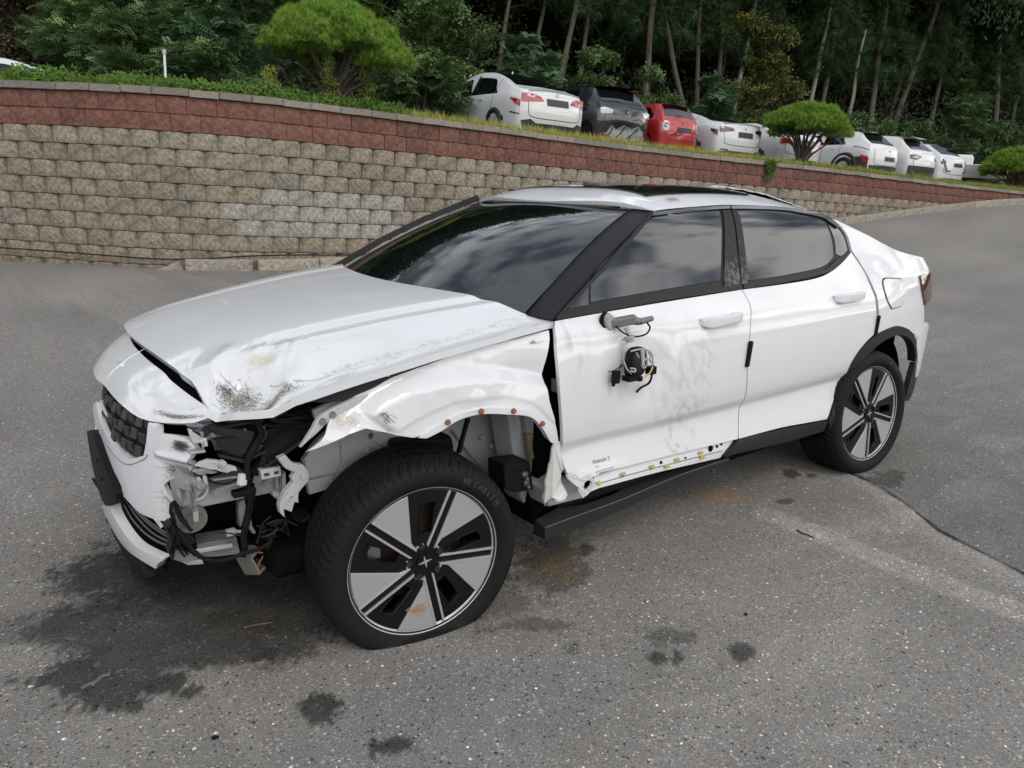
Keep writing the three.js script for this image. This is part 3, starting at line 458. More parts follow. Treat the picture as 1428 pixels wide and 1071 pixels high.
// ---- windscreen and its pillars
const wB = s => V3(.25 + .16 * s * s, 1.09 - .045 * s * s, .81 * s), wT = s => V3(1.02 + .10 * s * s, 1.402 - .016 * s * s, .612 * s);
const wsFn = (s, t) => { const p = wB(s).lerp(wT(s), t), n = V3(-.42, .9, .35 * s).normalize(); return p.addScaledVector(n, .05 * 4 * t * (1 - t) * (1 - .6 * s * s)); };
part(car, 'windscreen', panel([[-.96, -.08], [.9, -.08], [.9, 1], [-.96, 1]].flatMap((p, i, A) => { const q = A[(i + 1) % 4], o = []; for (let k = 0; k < 12; k++) o.push([lerp(p[0], q[0], k / 12), lerp(p[1], q[1], k / 12)]); return o; }), (a, b) => wsFn(a, b), { cell: .06, thick: .004, flip: true }), M.glass);
M.pillar = new THREE.MeshPhysicalMaterial({ specularIntensity: .22, color: new THREE.Color().setRGB(.024, .0245, .027), roughness: .5, side: THREE.DoubleSide });
part(car, 'windscreen_pillar', panel([[.915, -.06], [1.03, -.06], [1.03, .2], [1.03, .4], [1.03, .6], [1.03, .8], [1.03, .985], [.87, .985], [.875, .8], [.885, .6], [.895, .4], [.905, .2]], (a, b) => { const p = wsFn(a, b); p.y += .003; return p; }, { cell: .012, thick: .008, flip: true }), M.pillar, 'dark left windscreen pillar');
part(car, 'windscreen_pillar', panel([[-1.0, -.05], [-.95, -.05], [-.95, .3], [-.95, .6], [-.95, 1], [-1.0, 1.0], [-1.0, .6], [-1.0, .3]], (a, b) => { const p = wsFn(a, b); p.y += .012; return p; }, { cell: .05, thick: .03, flip: true }), M.blackTrim);
part(car, 'sensor_housing', bx(.10, .03, .09, 1.0, 1.365, -.02, .01), M.blackPlastic);

// ---- bonnet
const hEdge = [[316, 576], [345, 574.5], [380, 572], [405, 558], [436, 548], [480, 533], [592, 498], [690, 470], [768, 449]].map(p => S(p[0], p[1]));
console.log('hood edge', hEdge.map(p => [p.x.toFixed(2), p.y.toFixed(3), p.z.toFixed(3)].join(',')).join('  '));
const hX = hEdge.map(p => p.x); for (let i = 1; i < hX.length; i++) hX[i] = Math.max(hX[i], hX[i - 1] + .01);
const hY = pchip(hX, hEdge.map(p => p.y)), hZ = pchip(hX, hEdge.map(p => p.z));
const hYc = pchip([-.85, -.74, -.6, -.5, -.2, .1, .4], [.845, .905, .962, .99, 1.038, 1.075, 1.10]);
const hDr = pchip([-.85, -.7, -.5, -.2, .1, .4], [.10, .09, .078, .05, .035, .024]);
const hoodBase = (x, z) => { const yc = hYc(x); if (z <= 0) return yc - hDr(x) * Math.pow(-z / .75, 3) - .35 * Math.max(0, -z - .74); const zE = hZ(clamp(x, hX[0], hX[hX.length - 1])), ye = hY(clamp(x, hX[0], hX[hX.length - 1])), t = clamp(z / zE, 0, 1.1), w = sstep(.55, 1, t); return lerp(yc - hDr(x) * Math.pow(z / .75, 3), ye, w * w); };
const onHood = (u, v) => hit(u, v, (x, y, z) => (x < -.8 || x > .5 ? 1 : y - hoodBase(x, z)));
// sharp creases and soft hollows of the bonnet, where the photograph shows them
const hoodCreases = [[[295, 517], [301, 533], .016, .016], [[301, 533], [320, 546], .016, .014], [[320, 546], [325, 560], -.010, .014], [[333, 525], [337, 536], -.008, .012], [[345, 546], [366, 537], .009, .014], [[252, 517], [284, 553], -.008, .014], [[284, 553], [312, 568], -.010, .016], [[345, 561], [382, 562], -.009, .014], [[382, 562], [402, 543], .012, .018], [[396, 530], [402, 544], .010, .014], [[325, 560], [345, 568], .012, .016], [[402, 545], [428, 530], -.008, .020]].map(f => ({ a: onHood(...f[0]), b: onHood(...f[1]), h: f[2], w: f[3] }));
const hoodHollows = [[[335, 545], .034, .085], [[300, 545], .014, .05], [[372, 548], .016, .06], [[315, 500], -.016, .07], [[412, 528], -.018, .05], [[450, 520], .010, .06], [[280, 525], -.010, .05]].map(f => ({ p: onHood(...f[0]), d: f[1], r: f[2] }));
function crumple(x, z) {
  let d = 0; for (const h of hoodHollows) d -= h.d * Math.exp(-((x - h.p.x) ** 2 + (z - h.p.z) ** 2) / (h.r * h.r));
  for (const f of hoodCreases) { const dx = f.b.x - f.a.x, dz = f.b.z - f.a.z, t = clamp(((x - f.a.x) * dx + (z - f.a.z) * dz) / (dx * dx + dz * dz)), q = Math.hypot(x - f.a.x - t * dx, z - f.a.z - t * dz) / f.w; if (q < 4) d += f.h * Math.exp(-Math.pow(q, 1.25)) * (.55 + .9 * t * (1 - t) * 2); }
  const k = gauss(x, z, -.53, .54, .14, .13); return d + .0075 * k * facet(x, z, .075) + .003 * k * facet(z, x, .03) + .002 * k * (1 - 2.4 * Math.abs(fbm(x * 12, z * 12, 3, 3)));
}
function hoodY(x, z) {
  const yc = hYc(x);
  const crease = -.010 * Math.exp(-(((Math.abs(z) - lerp(.46, .58, sstep(-.7, .4, x))) / .035) ** 2)) * sstep(-.7, -.4, x);
  if (z <= 0) return yc - hDr(x) * Math.pow(-z / .75, 3) + crease - .35 * Math.max(0, -z - .74);
  const zE = hZ(clamp(x, hX[0], hX[hX.length - 1])), ye = hY(clamp(x, hX[0], hX[hX.length - 1])), t = clamp(z / zE, 0, 1.1);
  const roll = (yc - hDr(x) * Math.pow(z / .75, 3)), w = sstep(.55, 1.0, t);
  return lerp(roll, ye, w * w) + crease + crumple(x, z) * sstep(1.0, .93, t);
}
const bonnetPoly = (() => {
  const o = [];
  for (let i = 0; i <= 30; i++) { const z = lerp(-.72, hEdge[0].z, i / 30); o.push([-.742 + (z < 0 ? .115 * Math.pow(-z / .7, 2.6) : (hEdge[0].x + .742) * Math.pow(z / hEdge[0].z, 3)), z]); }
  for (let i = 1; i < 40; i++) { const x = lerp(hX[0], hX[hX.length - 1], i / 40); o.push([x, hZ(x)]); }
  for (let i = 0; i <= 30; i++) { const s = 1 - i / 15, z = s > 0 ? s * hZ(hX[hX.length - 1]) : s * .77; o.push([lerp(.19, hX[hX.length - 1] + .015, s * s), z]); }
  for (let i = 1; i < 20; i++) { const x = lerp(.42, -.62, i / 20); o.push([x, -.775 + .05 * sstep(0, -.62, x)]); }
  return o;
})();
const bonnet = part(car, 'bonnet', panel(bonnetPoly, (x, z) => V3(x, hoodY(x, z), z), { cell: .0085, thick: .022, flip: true, col: plainCol }), M.paint, 'white bonnet crumpled and soiled at its left front corner');

// ---- nose panel with its badge, below the gap of the bonnet
const noseTop = [[173, 460, 1], [181, 476], [212, 506.5], [240, 532], [274, 557.5], [303, 576.5, 1]], noseBot = [[296, 581, 1], [268, 590.5, 1], [229, 590, 1], [198, 584], [170, 565], [147.6, 540], [135, 529, 1]];
const nosePoly = outline([[-.70, .865, 1], [-.55, .885], ...noseTop.slice(2).map(fzy), ...noseBot.map(fzy), [-.2, .775], [-.5, .765], [-.72, .72, 1]], .03);

const noseP = part(car, 'nose_panel', panel(nosePoly, (z, y) => V3(xf(z, y), y, z), { cell: .016, thick: .022, col: plainCol }), M.paint, 'white nose panel with star badge, scraped at its left end');
(() => {                                                             // pressed four-pointed star
  const arm = (x0, y0, L, Wd, an) => { const n = 10, pos = [], idx = []; for (let i = 0; i <= n; i++) { const t = i / n, a = L * t, w = Wd * Math.pow(1 - t, 1.6), dz = Math.cos(an), dy = Math.sin(an), P = (q, h) => { const z = x0 + a * dz - q * dy, y = y0 + a * dy + q * dz; const x = xf(z, y); pos.push(x - h, y, z); }; P(-w, .001); P(0, .007 * (1 - t * .6)); P(w, .001); if (i) { const k = (i - 1) * 3; idx.push(k, k + 1, k + 3, k + 1, k + 4, k + 3, k + 1, k + 2, k + 4, k + 2, k + 5, k + 4); } } const g = new THREE.BufferGeometry(); g.setAttribute('position', new THREE.Float32BufferAttribute(pos, 3)); g.setIndex(idx); g.computeVertexNormals(); return g; };
  const c = F(169, 508); const gs = [arm(c.z, c.y, .055, .010, 0), arm(c.z, c.y, .055, .010, Math.PI), arm(c.z, c.y, .055, .012, Math.PI / 2), arm(c.z, c.y, .045, .012, -Math.PI / 2)];
  part(noseP, 'badge', merge(gs), new THREE.MeshPhysicalMaterial({ color: new THREE.Color().setRGB(.80, .81, .82), roughness: .25, clearcoat: 1, side: THREE.DoubleSide }));
})();
// dark shelf seen in the gap between nose and bonnet
part(car, 'bonnet_seal', panel(outline([[-.70, -.63, 1], [-.785, -.3], [-.80, 0], [-.785, .3], [-.735, .56, 1], [-.58, .56, 1], [-.60, 0], [-.55, -.63, 1]].map(p => [p[0], p[1], p[2]]), .05), (x, z) => V3(x, .815 + (x + .75) * .28 - .07 * Math.pow(Math.abs(z) / .7, 3), z), { cell: .05, thick: .02, flip: true }), M.blackPlastic);
// ---- left fender, pulled out of shape; its lip, rivets and torn tail
const seg2 = (x, y, a, b) => { const dx = b.x - a.x, dy = b.y - a.y, t = clamp(((x - a.x) * dx + (y - a.y) * dy) / (dx * dx + dy * dy)); return Math.hypot(x - a.x - t * dx, y - a.y - t * dy); };
const zHit = p => hit(p[0], p[1], (x, y, z) => z - zs0(x, y));
const ridge = [[486, 606], [510, 590], [545, 566], [590, 548], [640, 537], [700, 535], [745, 541], [785, 552]].map(zHit), ridgeY = pchip(ridge.map(p => p.x), ridge.map(p => p.y));
const step2 = [[560, 602], [600, 580], [650, 560], [700, 556], [745, 564], [775, 590]].map(zHit), stepY = pchip(step2.map(p => p.x), step2.map(p => p.y));
const tearA = zHit([513, 584]), tearB = zHit([545, 606]);
function fenderZ(x, y) {
  let z = zs0(x, y) - .010;
  const r = y - ridgeY(x), k = sstep(.44, .30, x) * sstep(-.52, -.40, x);
  z += k * (-.040 * sstep(-.004, .055, r));      // flat pressed-in upper part behind a hard fold
  z += .020 * sstep(0, .26, r) * k;
  const q = y - stepY(x); z += (x > -.28 ? 1 : 0) * sstep(-.30, -.22, x) * (-.005 * sstep(.011, -.011, q));
  z -= .020 * gauss(x, y, .22, .84, .11, .05); z += .010 * gauss(x, y, .02, .80, .06, .03);
  { const e = clamp(gauss(x, y, -.36, .76, .13, .10) * 1.2 + .75 * Math.exp(-((r / .05) ** 2)) * sstep(.36, .2, x) + .35 * sstep(-.02, .06, r) * sstep(.40, .25, x)); z += e * (.008 * facet(x, y, .085) + .0025 * facet(y, x, .045)); }
  z += .0006 * (1 - 2.2 * Math.abs(fbm(x * 11, y * 11, 5, 3))) * sstep(.42, .1, x) + .05 * sstep(-.15, -.55, x) * sstep(.95, .7, y);
  z += -.016 * Math.exp(-((seg2(x, y, tearA, tearB) / .014) ** 2));
  return z;
}
const fenderPx = [[771, 462, 1], [732, 474], [687, 485], [637, 501], [606, 513], [558, 531], [534, 545], [508, 556], [480, 571], [462, 588], [440, 612], [418, 625, 1], [450, 615.5], [484, 604], [509, 597, 1], [523, 600], [545, 606], [579, 612, 1], [596, 609], [613, 600], [638, 586], [658, 579], [680, 576.5], [708, 577.5], [742, 581], [760, 598], [773, 617, 1], [782, 619, 1], [778, 592], [769, 560], [768.5, 537], [772, 500]];
const fenderCol = plainCol;
const fenderPoly = outline(fenderPx.map(p => sxy(p)), .03);
const fender = part(car, 'front_fender', panel(fenderPoly, (x, y) => V3(x, y, fenderZ(x, y)), { cell: .006, thick: .012, col: fenderCol }), M.paint, 'buckled white front fender torn loose ahead of the wheel arch');
const lipPx = [[584, 611, 1], [610, 596], [636, 581], [658, 573], [682, 569.5], [710, 570], [740, 574], [757, 587], [772, 606, 1], [777, 619, 1], [769, 617], [758, 598], [741, 582], [708, 578.5], [680, 577.5], [658, 580.5], [638, 588], [616, 602], [596, 612, 1]];
part(fender, 'arch_lip', panel(outline(lipPx.map(p => sxy(p)), .02), (x, y) => V3(x, y, fenderZ(x, y) + .010), { cell: .015, thick: .03 }), M.paintPlain);
for (const [u, v] of [[625, 589], [671, 573.5], [717, 573.5], [757, 591]]) { const p = S(u, v); const g = cyl([0, 0, 0], [0, 0, .008], .0105, .008, 9); g.translate(p.x, p.y, fenderZ(p.x, p.y) + .011); part(fender, 'rivet', g, M.rust); }
// things cut to an outline read off the photograph in a plane of constant z (or x), then given thickness
function plate(name, px, z, thick, mat, o = {}) {
  const P = outline(px, o.seg || 8).map(p => onPlane(p[0], p[1], 2, z)), sh = new THREE.Shape(P.map(p => V2(p.x, p.y)));
  for (const h of o.holes || []) { const c = onPlane(h[0], h[1], 2, z), e = onPlane(h[0] + h[2], h[1], 2, z), r = c.distanceTo(e); const q = new THREE.Path(); q.absarc(c.x, c.y, r, 0, Math.PI * 2, true); sh.holes.push(q); }
  for (const h of o.rects || []) { const Q = h.map(p => onPlane(p[0], p[1], 2, z)); sh.holes.push(new THREE.Path(Q.map(p => V2(p.x, p.y)))); }
  const b = o.bevel ?? .004; const g = new THREE.ExtrudeGeometry(sh, { depth: thick, bevelEnabled: b > 0, bevelSize: b, bevelThickness: b, bevelOffset: -b, bevelSegments: 2, curveSegments: 10 }); g.translate(0, 0, z - thick);
  if (o.warp) { const p = g.attributes.position; for (let i = 0; i < p.count; i++) p.setZ(i, p.getZ(i) + o.warp(p.getX(i), p.getY(i))); g.computeVertexNormals(); }
  return part(o.parent || car, name, g, mat, o.label);
}
const px3 = (L, z) => L.map(p => onPlane(p[0], p[1], 2, p[2] ?? z));
// closed dark volumes: engine bay, cabin floor, cabin
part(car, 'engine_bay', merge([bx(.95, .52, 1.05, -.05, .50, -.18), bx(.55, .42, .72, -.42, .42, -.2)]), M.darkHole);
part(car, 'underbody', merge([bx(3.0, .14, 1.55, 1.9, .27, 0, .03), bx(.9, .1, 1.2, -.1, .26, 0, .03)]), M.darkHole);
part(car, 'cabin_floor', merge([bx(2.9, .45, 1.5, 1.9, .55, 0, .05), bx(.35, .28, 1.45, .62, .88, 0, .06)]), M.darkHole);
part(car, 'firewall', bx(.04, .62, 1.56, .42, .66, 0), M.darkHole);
for (const z of [.36, -.36]) { part(car, 'front_seat', merge([bx(.48, .12, .48, 1.35, .68, z, .05), bx(.12, .58, .46, 1.63, .98, z, .05).applyMatrix4(new THREE.Matrix4().makeRotationZ(0)), bx(.08, .16, .24, 1.70, 1.31, z, .03)]), M.blackPlastic); }
part(car, 'rear_seat', merge([bx(.5, .12, 1.2, 2.25, .70, 0, .05), bx(.14, .5, 1.2, 2.52, .98, 0, .05)]), M.blackPlastic);
// black rail between bonnet and fender
(() => {
  const px = [[768, 452, 1], [690, 473], [592, 501], [500, 530], [462, 546, 1], [440, 566, 1], [478, 566], [534, 549], [606, 517], [687, 489], [771, 466, 1]];
  const r = part(car, 'fender_rail', panel(outline(px.map(p => sxy(p)), .04), (x, y) => V3(x, y, zs0(x, y) - .05), { cell: .03, thick: .03 }), M.blackTrim);
  for (const [u, v] of [[687, 477], [634, 497], [620, 500], [560, 520], [551, 526]]) { const p = S(u, v); part(r, 'bolt', cyl([p.x, p.y, p.z - .05], [p.x, p.y, p.z - .038], .009, .007, 8), M.steel); }
})();
// inner wing: painted sheet metal in pale grey
const wing = plate('inner_wing', [[425, 640, 1], [452, 606], [500, 590], [560, 596], [600, 600], [640, 574], [700, 565], [772, 566, 1], [772, 690, 1], [700, 688], [640, 665], [560, 655], [500, 668], [432, 690, 1]], .55, .02, M.primer, { bevel: .003, warp: (x, y) => .016 * fbm(x * 6, y * 6, 2, 3) - .04 * sstep(.05, .35, x), holes: [[428, 643, 5], [516, 607, 5]] });
for (const L of [[[474, 616], [475, 647]], [[520, 615], [560, 640]], [[430, 668], [520, 648], [600, 626]], [[630, 600], [660, 640], [690, 670]]]) part(wing, 'seam', tube(px3(L, .552), .004, 0, 5), M.primerDark);
for (const [u, v, r] of [[513, 628, .014], [462, 664, .008], [685, 622, .012], [672, 610, .012]]) { const p = onPlane(u, v, 2, .55); part(wing, 'bolt', cyl([p.x, p.y, .55], [p.x, p.y, .562], r, r * .7, 10), M.primer); }
plate('fender_bracket', [[436, 597, 1], [447, 580], [480, 562], [512, 548, 1], [516, 556, 1], [484, 572], [458, 588], [443, 603], [419, 624, 1]], .80, .012, M.bracket, { holes: [[449, 585.5, 3], [470, 569, 2]], bevel: .003 });
plate('fender_bracket', [[437, 573, 1], [470, 556], [500, 542, 1], [500, 552], [470, 566], [452, 578], [448, 588, 1], [440, 584]], .72, .014, M.bracket, { rects: [[[453, 571], [472, 562], [473, 567], [456, 576]]] });
for (const [u, v] of [[463, 578], [449, 587]]) { const p = onPlane(u, v, 2, .80); part(car, 'bolt', cyl([p.x, p.y, .80], [p.x, p.y, .812], .013, .009, 6), M.steel); }
// suspension strut and its black boot behind the lip
plate('brake_hose', [[652, 584, 1], [656, 584, 1], [648, 612], [643, 632, 1], [639, 632, 1], [645, 610]], .70, .012, M.blackPlastic);
plate('wheel_house_panel', [[620, 612, 1], [628, 608], [632, 628], [624, 636, 1], [560, 640, 1], [556, 618]], .62, .06, M.blackPlastic);
// hinge pillar and front end of the sill, grey sheet metal behind the wheel
plate('hinge_pillar', [[706, 578, 1], [731, 578], [737, 610], [739, 650], [744, 682], [762, 690], [764, 704, 1], [742, 711], [730, 702], [724, 690], [716, 645]], .70, .10, M.primer, { bevel: .012, warp: (x, y) => .012 * fbm(x * 14, y * 6, 3, 3) });
plate('hinge_pillar', [[731, 578, 1], [760, 590], [773, 612], [772, 660], [764, 690, 1], [744, 684], [739, 640]], .74, .06, M.primerDark, { bevel: .006, warp: (x, y) => .02 * fbm(x * 16, y * 7, 3, 3) });
plate('hinge_pillar', [[772, 468, 1], [785, 463, 1], [790, 560], [791, 668, 1], [773, 672, 1], [776, 560]], .82, .06, M.darkHole, { bevel: 0 });  // black strip that paints the shade in the gap ahead of the door
plate('door_hinge', [[777, 530, 1], [786, 528, 1], [786, 546, 1], [777, 548, 1]], .835, .03, M.primer);
plate('torn_sealant', [[734, 606, 1], [743, 605], [742, 622], [745, 640, 1], [739, 641], [736, 622]], .76, .02, new THREE.MeshStandardMaterial({ color: new THREE.Color().setRGB(.16, .13, .085), roughness: 1 }), { warp: (x, y) => .012 * fbm(x * 60, y * 60, 1, 3) });
const bb = plate('bumper_block', [[702, 648, 1], [737, 643, 1], [743, 682, 1], [719, 687, 1], [703, 681, 1]], .80, .09, M.blackPlastic, { bevel: .006 });
for (const [u, v] of [[730, 661], [732, 672.5]]) { const p = onPlane(u, v, 2, .80); part(bb, 'stud', merge([cyl([p.x, p.y, .80], [p.x, p.y, .812], .014, .014, 6), cyl([p.x, p.y, .81], [p.x - .012, p.y - .004, .838], .007, .006, 8)]), M.steel); }
plate('sill_end', [[756, 682, 1], [786, 664], [800, 672], [809, 684, 1], [812, 694, 1], [764, 706, 1]], .845, .10, M.primer, { bevel: .008 });
const torn = plate('torn_fender_tail', [[772, 617, 1], [782, 616, 1], [784, 635], [783, 668], [790, 679, 1], [788, 689], [776, 700, 1], [770, 694, 1], [765, 708, 1], [760, 690], [763, 667], [768, 640]], .895, .006, M.paintTorn, { bevel: .001, seg: 4, warp: (x, y) => .020 * Math.sin(y * 60 + x * 40) * sstep(.62, .30, y) + .03 * fbm(x * 26, y * 26, 4, 3) });
torn.geometry.setAttribute('color', new THREE.BufferAttribute(Float32Array.from({ length: torn.geometry.attributes.position.count * 3 }, (_, i) => 1), 3));
// torn foot of the door skin
const foot = plate('torn_door_skin', [[790, 664, 1], [800, 660], [808, 667], [814, 669, 1], [824, 661.5, 1], [829, 672], [834, 680, 1], [827, 684], [813, 695, 1], [807, 687], [806, 680, 1], [796, 672]], .915, .006, M.paintTorn, { bevel: .001, seg: 4, holes: [[819.5, 676, 5]], warp: (x, y) => .012 * fbm(x * 30, y * 30, 4, 3) });
foot.geometry.setAttribute('color', new THREE.BufferAttribute(Float32Array.from({ length: foot.geometry.attributes.position.count * 3 }, () => 1), 3));
// sill flange laid bare under the front door, with its yellow clips
const sill = sidePanel('sill_flange', [[833, 665, 1], [929, 637.5], [1029, 613, 1], [1019, 627], [1009, 640, 1], [920, 661], [832, 684.5, 1]], M.paintPlain, { off: -.018, thick: .02, label: 'bare white sill flange with yellow trim clips' });
for (const [u, v] of [[871.5, 662], [912, 651.5], [933, 651], [947, 641.5], [980, 632], [982, 638.5], [837, 675]]) { const p = S(u, v); part(sill, 'trim_clip', merge([bx(.026, .010, .012, p.x, p.y, p.z - .010, .003), cyl([p.x, p.y, p.z - .012], [p.x, p.y, p.z + .001], .006, .005, 8)]), M.clip); }
for (const [u, v, r] of [[995, 627, .014], [926, 646.5, .006], [1004, 624, .006], [1010, 621, .005], [960, 640, .004]]) { const p = S(u, v); part(sill, 'dark_hole_disc', cyl([p.x, p.y, p.z - .019], [p.x, p.y, p.z - .012], r, r, 12), M.darkHole); }  // dark discs paint the shade of open holes in the flange
part(sill, 'seam', tube([[834, 678], [900, 659], [1012, 630]].map(p => { const q = S(...p); q.z -= .017; return q; }), .0025, 20, 4), M.primerDark);
// rocker trim, hanging loose from the sill
(() => {
  const top = [[758, 735], [790, 723], [824, 711], [866, 696], [908, 680.5], [950, 665.5], [992, 650.5], [1014, 640]], bot = [[758, 752], [790, 740.5], [824, 728], [866, 710.5], [908, 694], [950, 675], [992, 657], [1016, 643]];
  const g = (x, y, z) => z - (.905 - .03 * sstep(1.2, .3, x)); const bend = (p, i) => V3(p.x, p.y + .006 * Math.sin(i * 1.3), p.z + .016 * Math.sin(i * .9 + .5)); const A = top.map(p => hit(...p, g)).map(bend), B = bot.map(p => hit(...p, g)).map(bend), C = A.map((p, i) => V3(p.x, p.y + .010 + .006 * Math.sin(i * 2.1), p.z - .055 - .016 * Math.sin(i * 1.7)));
  const D = A.map((p, i) => V3(p.x + .02, p.y + .055 - .005 * i, p.z - .12));
  const strip = (P, Q) => { const pos = [], idx = []; P.forEach((p, i) => { pos.push(p.x, p.y, p.z, Q[i].x, Q[i].y, Q[i].z); if (i) { const k = (i - 1) * 2; idx.push(k, k + 1, k + 2, k + 1, k + 3, k + 2); } }); const q = new THREE.BufferGeometry(); q.setAttribute('position', new THREE.Float32BufferAttribute(pos, 3)); q.setIndex(idx); q.computeVertexNormals(); return q; };
  const B2 = B.map(p => V3(p.x, p.y - .002, p.z - .07)), tr = part(car, 'rocker_trim', merge([strip(A, B), strip(C, A), strip(B, B2), strip(B2, C)]), M.blackTrim, 'long black rocker trim hanging loose below the doors');
  part(tr, 'end_cap', strip([A[0], B[0]], [C[0], B2[0]]), M.blackTrim);
  part(tr, 'edge_line', tube(A.map(p => p.clone().add(V3(0, .001, .001))), .0022, 40, 5), new THREE.MeshStandardMaterial({ color: new THREE.Color().setRGB(.10, .10, .10), roughness: .5 }));
  part(car, 'rocker_membrane', strip([[784, 700], [832, 686], [908, 667], [1008, 641]].map(p => { const q = S(...p); q.z -= .06; return q; }), [[800, 722], [842, 706], [915, 678], [1010, 643]].map(p => { const q = S(...p); q.z -= .07; return q; })), M.blackGloss);
  plate('clip_plate', [[757.5, 724, 1], [781, 716.5, 1], [782, 725.5, 1], [759, 733, 1]], .80, .006, new THREE.MeshStandardMaterial({ color: new THREE.Color().setRGB(.05, .05, .052), roughness: .5 }), { parent: tr, bevel: .001, rects: [[[760.5, 725.8], [767, 723.6], [767.4, 727.4], [761, 729.8]], [[772, 722], [778, 720], [778.4, 723.6], [772.4, 725.8]]] });
})();
// rear wheel house
part(car, 'wheel_liner', (() => { const pos = [], idx = [], n = 24; for (let i = 0; i <= n; i++) { const a = lerp(-.25, Math.PI + .25, i / n), c = Math.cos(a) * .43, s = Math.sin(a) * .43; pos.push(2.72 + c, .34 + s, .885, 2.72 + c, .34 + s, .40); if (i) { const k = (i - 1) * 2; idx.push(k, k + 1, k + 2, k + 1, k + 3, k + 2); } } const g = new THREE.BufferGeometry(); g.setAttribute('position', new THREE.Float32BufferAttribute(pos, 3)); g.setIndex(idx); g.computeVertexNormals(); return merge([g, bx(1.2, .75, .02, 2.75, .50, .42)]); })(), M.darkHole);

// ---- bumper, grille and plate carrier
const fPanel = (name, px, mat, o = {}) => part(o.parent || car, name, panel(outline(px.map(p => fzy(p)), o.seg || .03), (z, y) => V3(xf(z, y) - (o.off || 0) + (o.warp ? o.warp(z, y) : 0), y, z), { cell: o.cell || .025, thick: o.thick ?? .015, col: mat.vertexColors ? (o.col || plainCol) : null }), mat, o.label);
const bumpCol = plainCol;
const corner = (z, y) => { const k = sstep(.44, .48, z); return k * (.016 * sstep(.662, .650, y) - .010 * Math.exp(-(((y - .668) / .010) ** 2)) + .014 * (z - .5) * 4 * sstep(.60, .75, y)) + .004 * k * fbm(z * 16, y * 16, 2, 3); };
part(car, 'front_bumper', panel(outline([[134, 560], [129.5, 568], [133.6, 596], [140.5, 620], [148, 637], [159, 657], [170, 680], [171, 691, 1], [181.6, 702], [194.7, 715], [217, 724.6], [231, 730, 1], [240, 722.7, 1], [236.7, 704], [224.6, 689], [221.8, 678], [232, 669.5], [250.7, 671, 1], [259, 655.5, 1], [264.7, 644], [265.7, 630, 1], [273, 627, 1], [260, 613], [240, 606], [221, 604, 1], [221, 590, 1], [207, 589, 1], [204, 616], [200, 635.6, 1], [180, 641, 1], [162, 627], [148, 607], [138, 582], [135, 563, 1]].map(p => fzy(p)), .02), (z, y) => V3(xf(z, y) + corner(z, y), y, z), { cell: .014, thick: .018, col: bumpCol }), M.paint, 'white front bumper torn off and scraped at its left corner');
part(car, 'front_bumper', panel(outline([[-.80, .40, 1], [-.42, .40, 1], [-.42, .50], [-.56, .60], [-.62, .74, 1], [-.80, .76, 1]], .03), (z, y) => V3(xf(z, y), y, z), { cell: .03, thick: .015 }), M.paintPlain);
for (const L of [[[137, 600], [150, 622], [166, 641], [180, 648], [200, 641], [206, 634]]]) part(car, 'bumper_crease', tube(L.map(p => F(...p)), .0022, 30, 4), M.primerDark);
const grille = fPanel('grille', [[136, 531, 1], [150, 545], [170, 568], [198, 587], [206, 589.5, 1], [203, 617], [199, 636, 1], [181, 641, 1], [162, 627], [148, 607], [138, 582]], M.blackPlastic, { off: -.022, cell: .04 });
(() => {
  const mT = new THREE.MeshStandardMaterial({ color: new THREE.Color().setRGB(.022, .023, .026), roughness: .5 });
  const inside = outline([[138, 535, 1], [150, 548], [170, 570], [198, 589], [205, 592, 1], [201, 617], [198, 633, 1], [181, 638, 1], [163, 625], [149, 606], [140, 582]].map(p => fzy(p)), .03);
  const pin = (z, y) => { let c = false; for (let i = 0, j = inside.length - 1; i < inside.length; j = i++) { const a = inside[i], b = inside[j]; if ((a[1] > y) !== (b[1] > y) && z < (b[0] - a[0]) * (y - a[1]) / (b[1] - a[1]) + a[0]) c = !c; } return c; };
  const gA = new RoundedBoxGeometry(.040, .034, .012, 1, .003), gB = new RoundedBoxGeometry(.030, .064, .012, 1, .003);
  for (let j = 0; j < 8; j++) for (let i = 0; i < 26; i++) {
    const low = j < 3, z = -.66 + i * (low ? .044 : .050) + (j % 2) * .025, y = low ? .515 + j * .078 - .02 : .60 + (j - 3) * .046 + (i % 2) * .004; if (low && j > 0) continue; if (!pin(z, y)) continue;
    const m = part(grille, 'grille_tile', low ? gB : gA, mT), e = .01, t = V3(xf(z + e, y) - xf(z - e, y), 0, 2 * e).normalize(), u = V3(xf(z, y + e) - xf(z, y - e), 2 * e, 0).normalize(), n = t.clone().cross(u).normalize();
    m.position.set(xf(z, y) + .017, y, z); m.quaternion.setFromRotationMatrix(new THREE.Matrix4().makeBasis(t, V3().crossVectors(n, t), n)); m.rotateX(low ? .25 : ((i + j) % 2 ? .16 : -.14)); if (low) m.rotateZ(-.12);
  }
  const a = F(143, 560), b = F(152, 580); part(grille, 'radar_strip', cyl([a.x - .004, a.y, a.z], [b.x - .004, b.y, b.z], .006, .006, 6), M.alu);
})();
fPanel('plate_carrier', [[131, 600, 1], [137, 598, 1], [146, 622], [161, 661], [173, 690, 1], [169, 702, 1], [157, 702, 1], [150, 690], [141, 658], [135, 628]], M.blackPlastic, { off: .022, thick: .03, cell: .03 });
for (const [u, v] of [[146, 640], [152, 666]]) { const p = F(u, v); part(car, 'plate_screw', cyl([p.x - .022, p.y, p.z], [p.x - .030, p.y, p.z - .004], .006, .005, 8), M.blackTrim); }
fPanel('lower_intake', [[163, 694, 1], [171, 688], [182, 700], [195, 713], [217, 723], [232, 727, 1], [240, 780, 1], [213, 768], [195, 757], [178, 736], [164, 712]], M.darkHole, { off: -.06, thick: .02 });
